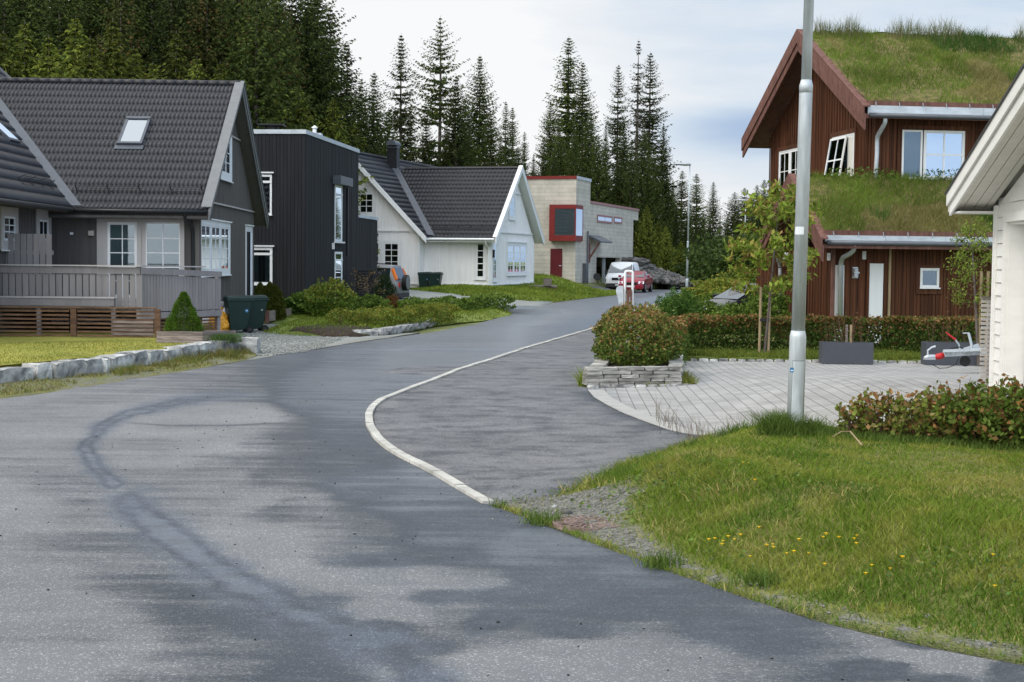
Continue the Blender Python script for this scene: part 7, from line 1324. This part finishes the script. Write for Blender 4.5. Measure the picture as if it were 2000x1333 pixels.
sapling(716, 600, 54, 536, 'thin bare sapling with a few brown leaves before the black slat fence'); 
p = D(752, 585, 57); bush('dark green upright conifer at the end of the black slat fence', 'conifer', (p.x, 57, .75), (.42, .42, .72), 3000, .10, [(.025,.045,.014),(.035,.06,.018)], None, name='conifer', asp=.3); p = D(766, 585, 56); bush('small rust coloured shrub at the gravel drive', 'shrub', (p.x, 56, .42), (.26, .26, .34), 1200, .08, [(.16,.06,.02),(.20,.09,.03)], None, name='shrub', asp=.3)
p = D(1093, 585, 96); 
# roadside shrub with bronze shoots at the right, made of separate bushes
SHR = [(1672, 862, 14.9, .22, .16, 'leftmost small bronze leaved shrub near the street lamp'), (1725, 862, 14.8, .34, .20, 'loose bronze leaved shrub second from the street lamp'), (1790, 865, 14.7, .40, .21, 'open bronze and green shrub in the middle of the row'), (1850, 868, 14.6, .42, .24, 'green shrub with bronze shoots left of the garage corner'), (1915, 870, 14.5, .50, .265, 'dense green shrub with bronze shoots below the garage corner'), (1990, 872, 14.3, .52, .285, 'tallest dense shrub with bronze shoots at the right edge')]
for i, (px, py, Y, rx, rz, lab) in enumerate(SHR):
    p = D(px, py, Y); zg = float(zl(p.x, Y)); dense = i >= 4; t_ = bush(lab, 'shrub', (p.x, Y, zg + rz * 1.05), (rx, rx * .8, rz), (1900 if dense else 260 + 170 * i) , .058, [(.095,.15,.025),(.13,.19,.035),(.07,.11,.02)] if dense else [(.17,.22,.04),(.13,.17,.03),(.21,.18,.06)], BRZ, 'bronze shoot shrubs along the lawn', 'roadside_shrub', .45, 10, .05, .30, .72)
    P_ = []
    for k in range(16 if dense else 12):
        a = Vector((p.x + random.uniform(-.6, .6) * rx, Y + random.uniform(-.4, .4) * rx, zg + rz * 1.1)); e = a + Vector((random.uniform(-.12, .12), random.uniform(-.08, .08), rz * random.uniform(.75, 1.35))); MB().tube([Vector((a.x, a.y, zg)), a, e], [.006, .004, .002], 4).build('stem', M['twig'], t_); P_.append(np.array(a) + np.linspace(.25, 1, 9)[:, None] * (np.array(e) - np.array(a)) + RNG.normal(0, .022, (9, 3)))
    q = np.concatenate(P_); leaves('shoot_leaves', q, .06, pal(len(q), BRZ + [(.14,.18,.03), (.12,.17,.03), (.17,.20,.04)]), M['leaf'], t_, .72)
# ---------------------------------------------------------------- grass
def grasscol(x, y, base=((.142,.208,.024), (.205,.235,.038), (.098,.165,.018), (.33,.29,.10))):
    a = vn(x, y, .9, 11); b = vn(x, y, 3.1, 12); c = np.where((a < .42)[:, None], np.array(base[2]), np.array(base[0])); c = np.where((b > .62)[:, None], np.array(base[1]), c)
    k = RNG.random(len(x)) < .07 + .30 * (vn(x, y, 1.7, 14) > .72); c[k] = base[3]; return np.clip(c * RNG.uniform(.7, 1.3, (len(x), 1)), 0, 1)
x, y = scatter(LAWN, 430000); k = (x < y * .50 + 1.2) & (y > 5.5); x, y = x[k], y[k]; g = gravelness(x, y); near = np.clip(1.9 - y / 11, .35, 1); k = RNG.random(len(x)) > np.clip(g * 1.1 + .1 * (g > .05), 0, .93); x, y, g = x[k], y[k], g[k]
dr = segdist(x, y, RE); de = segdist(x, y, DE); bank = np.exp(-((dr - 1.5) / .8) ** 2); h = (.035 + .035 * vn(x, y, 1.3, 21)) * (1 - .42 * sm((dr - 2.2) / 1.2)) + .05 * bank * vn(x, y, .9, 22) + .05 * np.exp(-(de / .25) ** 2) * (y > 12.5); h = h * RNG.uniform(.5, 1.4, len(x)) * (1 - .6 * g)
gr = blades('grass', np.stack([x, y, zl(x, y) - .005], 1), h, .0085, grasscol(x, y), M['grass'], None, .5); gr['kind'] = 'stuff'
# longer tufts: foot of the lamp, below the shrubs, edge of the paving
tx = []; ty = []; th_ = []
for cx, cy, r, n, hh in [(lb.x - .16, lb.y - .03, .15, 1300, .27), (lb.x + .14, lb.y - .05, .14, 700, .20), (lb.x, lb.y - .12, .20, 900, .13)] + [(D(px, 860, Y).x, Y - .12, .42, 700, .10) for px, _, Y, *_ in SHR] + [(P(a, b, .1).x, P(a, b, .1).y, .13, 160, .14) for a, b in ((1255, 912), (1350, 872), (1405, 880), (1440, 875), (1290, 1080), (1480, 1120), (1060, 1000), (1225, 930))]:
    tx.append(RNG.normal(cx, r * .6, n)); ty.append(RNG.normal(cy, r * .5, n)); th_.append(RNG.uniform(.4, 1.1, n) * hh)
x = np.concatenate(tx); y = np.concatenate(ty); h = np.concatenate(th_); o = blades('tall_grass', np.stack([x, y, zl(x, y) - .01], 1), h, .009, pal(len(x), [(.10,.165,.03),(.14,.205,.045),(.08,.13,.025)]), M['grass'], None, .32); o['kind'] = 'stuff'
n = 260; x = RNG.uniform(1.7, 3.0, n); y = 16.7 + RNG.normal(0, .18, n) - (x - 2.4).clip(-.6, 0) * 1.5; o = blades('seed_stalks', np.stack([x, y, zl(x, y)], 1), RNG.uniform(.12, .34, n), .005, pal(n, [(.16,.10,.06),(.13,.11,.05)]), M['grass'], None, .2); o['kind'] = 'stuff'
# small grass on verges, left lawn and strips
def gscat(poly, n, zf, h, w, cols, nm='grass', lean=.5, kf=None):
    x, y = scatter(poly, n)
    if kf is not None: k = kf(x, y); x, y = x[k], y[k]
    o = blades(nm, np.stack([x, y, zf(x, y)], 1), h * RNG.uniform(.5, 1.4, len(x)) * (.6 + .8 * vn(x, y, 1.1, 3)), w, np.clip(pal(len(x), cols, None, .25) * (.75 + .5 * vn(x, y, .8, 31))[:, None], 0, 1), M['grass'], None, lean); o['kind'] = 'stuff'; return o
YG = [(.18,.21,.028),(.22,.235,.035),(.15,.19,.025),(.25,.21,.06)]; MGc = [(.15,.20,.026),(.20,.24,.036),(.11,.165,.022)]
gscat([q for q in LL if q[1] < 35.5], 110000, lambda x, y:   .25 + .03 * vn(x, y, .8, 4), .028, .009, YG, kf=lambda x, y: x > -14)
gscat(LV, 26000, lambda x, y: .012 + .03 * vn(x, y, 2, 4), .07, .012, [(.17,.17,.04),(.12,.13,.03),(.22,.17,.07)], kf=lambda x, y: (vn(x, y, 1.5, 1) < .62) & (RNG.random(len(x)) < .75))
gscat([tuple(P(a, b, .02)[:2]) for a, b in ((478, 700), (500, 697), (480, 683), (445, 690), (380, 700), (300, 716), (215, 730), (225, 737), (300, 728), (400, 708))], 9000, lambda x, y: 0 * x + .02, .15, .012, [(.15,.17,.035),(.10,.13,.025),(.22,.17,.06)], kf=lambda x, y: vn(x, y, 2.0, 2) > .5)
gscat(MGp, 45000, zm, .07, .022, MGc); gscat(WL, 40000, zw, .13, .05, MGc)
gscat([(3.1, 31.45), (10.5, 31.45), (10.5, 33.2), (3.3, 33.2)], 16000, lambda x, y: .06 + .05 * vn(x, y, 2, 6), .09, .014, [(.12,.16,.025),(.17,.19,.035),(.09,.13,.02)])
gscat([(2.9, 25.0), (3.15, 25.0), (3.3, 30.8), (3.05, 30.8)], 1500, lambda x, y: 0 * x, .12, .012, YG); gscat([(1.1, 24.75), (1.35, 24.6), (1.4, 24.95), (1.2, 25.2)], 500, lambda x, y: 0 * x, .26, .012, MGc, lean=.3); gscat([(1.3, 24.72), (2.9, 24.7), (2.9, 24.82), (1.3, 24.84)], 420, lambda x, y: 0 * x, .11, .012, YG, kf=lambda x, y: vn(x, y, 2.6, 3) > .5)
# wild growth on the bank and the rough land beyond the road
def bankpoly(): return [(9.5, 108), (13.5, 121), (11, 150), (-5, 150), (2, 122), (8.2, 122)]
x, y = scatter(bankpoly(), 60000); c = np.where((vn(x, y, .25, 7) > .55)[:, None], np.array((.16,.105,.035)), np.array((.075,.10,.022))) * RNG.uniform(.6, 1.4, (len(x), 1)); o = blades('bank_growth', np.stack([x, y, G(x, y)], 1), RNG.uniform(.25, .75, len(x)), .10, c, M['grass'], None, .4); o['kind'] = 'stuff'
x, y = scatter([(8, 62), (13, 92), (17, 119), (40, 128), (60, 160), (60, 60), (19, 60)], 40000); c = pal(len(x), [(.075,.10,.022),(.12,.12,.03),(.16,.11,.04)]); o = blades('rough_growth', np.stack([x, y, G(x, y)], 1), RNG.uniform(.2, .6, len(x)), .10, c, M['grass'], None, .4); o['kind'] = 'stuff'
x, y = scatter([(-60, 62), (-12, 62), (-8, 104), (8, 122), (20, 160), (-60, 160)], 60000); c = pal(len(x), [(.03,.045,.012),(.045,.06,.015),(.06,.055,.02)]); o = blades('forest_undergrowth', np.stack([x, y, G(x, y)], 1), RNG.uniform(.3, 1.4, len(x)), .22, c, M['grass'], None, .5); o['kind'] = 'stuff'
# rock scree by the block house
def stone_mesh(r, seed):
    rg = random.Random(seed); import bmesh; bm = bmesh.new(); bmesh.ops.create_icosphere(bm, subdivisions=1, radius=r)
    for v in bm.verts: v.co *= rg.uniform(.7, 1.25); v.co.z *= .62
    vs = [v.co.copy() for v in bm.verts]; fs = [[v.index for v in f.verts] for f in bm.faces]; bm.free(); return np.array(vs), np.array(fs)
STM = [stone_mesh(1, i) for i in range(6)]
def stones(name, pts, sizes, mat_, parent=None, flat=1.0):
    V = []; Fc = []; k = 0
    for i, (p, s) in enumerate(zip(pts, sizes)):
        v, f = STM[i % 6]; a = RNG.uniform(0, 6.28); ca, sa = math.cos(a), math.sin(a); w = v * s * np.array([1, RNG.uniform(.6, 1), flat]); w = np.stack([w[:, 0] * ca - w[:, 1] * sa, w[:, 0] * sa + w[:, 1] * ca, w[:, 2]], 1) + p; V.append(w); Fc.append(f + k); k += len(v)
    return npmesh(name, np.concatenate(V), np.concatenate(Fc), M[mat_], parent)
n = 2000; a = D(1236, 500, 112); t = RNG.uniform(0, 1, n); q = RNG.uniform(0, 1, n); x = 9.0 + t * 6.0 + RNG.normal(0, .3, n); y = 110.5 + t * 3.0 + q * 5; hgt = (1 - t) * 2.0 * (.35 + .65 * q); o = stones('rock_scree', np.stack([x, y, .1 + hgt + RNG.uniform(-.1, .15, n)], 1), RNG.uniform(.06, .34, n) * (1.25 - .5 * t), 'scree'); o['kind'] = 'stuff'
hp = thing('rock_outcrop', 'dark layered rock face rising beside the block house', 'rock', (9, 114, 0)); 
for k in range(5): mb = MB(); rockmesh(mb, Fr((8.0 + k * .12, 113.2 - k * .1), (1, .3)), 0, 4.2 - k * .48, -3, 0, .0 + k * .45, .55 + k * .45, .14, 5, 3, 2); mb.build('rock_layer', M['rock'], hp)
# gravel and pebbles at the edge of the lawn
x, y = scatter([(a, b) for a, b in RE] + [(7, 7.6)] + [(a + .25, b + .8) for a, b in RE[::-1]], 16000); g = gravelness(x, y); k = (RNG.random(len(x)) < g * 1.0) & (y > 6); x, y = x[k], y[k]; x2 = RNG.normal(.75, .33, 900); y2 = RNG.normal(12.5, .42, 900); x = np.concatenate([x, x2]); y = np.concatenate([y, y2])
o = stones('edge_gravel', np.stack([x, y, zl(x, y) + .002], 1), RNG.uniform(.004, .013, len(x)) * (1 + 1.2 * (RNG.random(len(x)) > .95)), 'pebble'); o['kind'] = 'stuff'
n = 420; x = RNG.uniform(-5, 3.5, n); y = RNG.uniform(6.5, 26, n); o = stones('loose_grit', np.stack([x, y, np.full(n, .003)], 1), RNG.uniform(.004, .011, n), 'rubber'); o['kind'] = 'stuff'
for px, py, s, lab, mt_ in ((1108, 1004, .055, 'sharp grey stone in the gravel beside the manhole cover', 'rock'), (1083, 992, .036, 'small pale stone in the gravel above the manhole cover', 'granite'), (1390, 1097, .034, 'small dark stone in the gravel below the grass bank', 'rock'), (1813, 1209, .040, 'dark angular stone at the lower right road edge', 'rock')):
    p = P(px, py, .03); t_ = stones('loose_stone', [np.array((p.x, p.y, .035))], [s], mt_); tag(t_, lab, 'stone')
x, y = scatter([(-4.5, 33), (-5.6, 31), (-7.4, 33), (-8, 40), (-6, 46), (-5.2, 42), (-4.3, 40.6), (-4.4, 37)], 7000); o = stones('yard_gravel', np.stack([x, y, np.full(len(x), .012)], 1), RNG.uniform(.010, .028, len(x)), 'gravel'); o['kind'] = 'stuff'
x, y = scatter(LAWN, 60000); dr = segdist(x, y, RE); k = (dr > .35) & (RNG.random(len(x)) < np.exp(-((dr - 1.3) / .9) ** 2) * (vn(x, y, 1.6, 41) > .5)) & (x < y * .36 + .2) & (y > 6); x, y = x[k], y[k]; o = leaves('broad_weeds', np.stack([x, y, zl(x, y) + RNG.uniform(.015, .07, len(x))], 1), .034, pal(len(x), [(.085,.155,.035),(.12,.19,.04),(.07,.12,.03),(.20,.20,.06)]), M['leaf'], None, .7, flat=.75); o['kind'] = 'stuff'
# buttercups
BC = [(1451,913),(1462,913),(1474,952),(1482,1043),(1412,1068),(1422,1064),(1434,1066),(1446,1061),(1410,1078),(1497,1082),(1509,1075),(1510,1086),(1536,1094),(1550,1096),(1560,1071),(1579,1092),(1607,1062),(1613,1061),(1638,1065),(1668,1067),(1672,1078),(1673,1058),(1610,1118),(1702,1120),(1762,1109),(1738,1123),(1690,1138),(1939,1100),(1942,1162),(1396,1066),(1384,1070),(1465,1099)]
bcp = None
for i, (px, py) in enumerate(BC):
    q = PG(px, py + 8, zl)
    if bcp is None:
        bcp = thing('buttercup', 'small yellow buttercup on a thin stem in the grass bank', 'flower', (0, 0, 0), 0, 'buttercups in the grass bank'); mb = MB()
        for k in range(5): a = k * 1.2566; mb.add([(0, 0, .078), (math.cos(a - .5) * .012, math.sin(a - .5) * .012, .086), (math.cos(a) * .015, math.sin(a) * .015, .088), (math.cos(a + .5) * .012, math.sin(a + .5) * .012, .086)], [(0, 1, 2, 3)])
        mb.tube([(0, 0, .075), (0, 0, .088)], [.003, .009], 8); mb.build('petals', M['yellow'], bcp); MB().tube([(0, 0, 0), (.004, 0, .078)], .0012, 4).build('stem', M['leaf2'] if 'leaf2' in M else M['lawn'], bcp); o = bcp
    else: o = copy_tree(bcp)
    o.location = (q.x, q.y, q.z + .0); o.scale = (random.uniform(.8, 1.15),) * 3
p = [PG(1625, 862, zl), PG(1660, 861, zl), PG(1683, 880, zl)]; t_ = tag(MB().tube([p[0] + Vector((0, 0, .04)), (p[0] + p[1]) / 2 + Vector((0, 0, .09)), p[1] + Vector((0, 0, .09)), p[2] + Vector((0, 0, .05))], [.004, .006, .007, .009], 6).build('fallen_twig', M['stake']), 'pale fallen twig on the lawn right of the street lamp', 'twig')
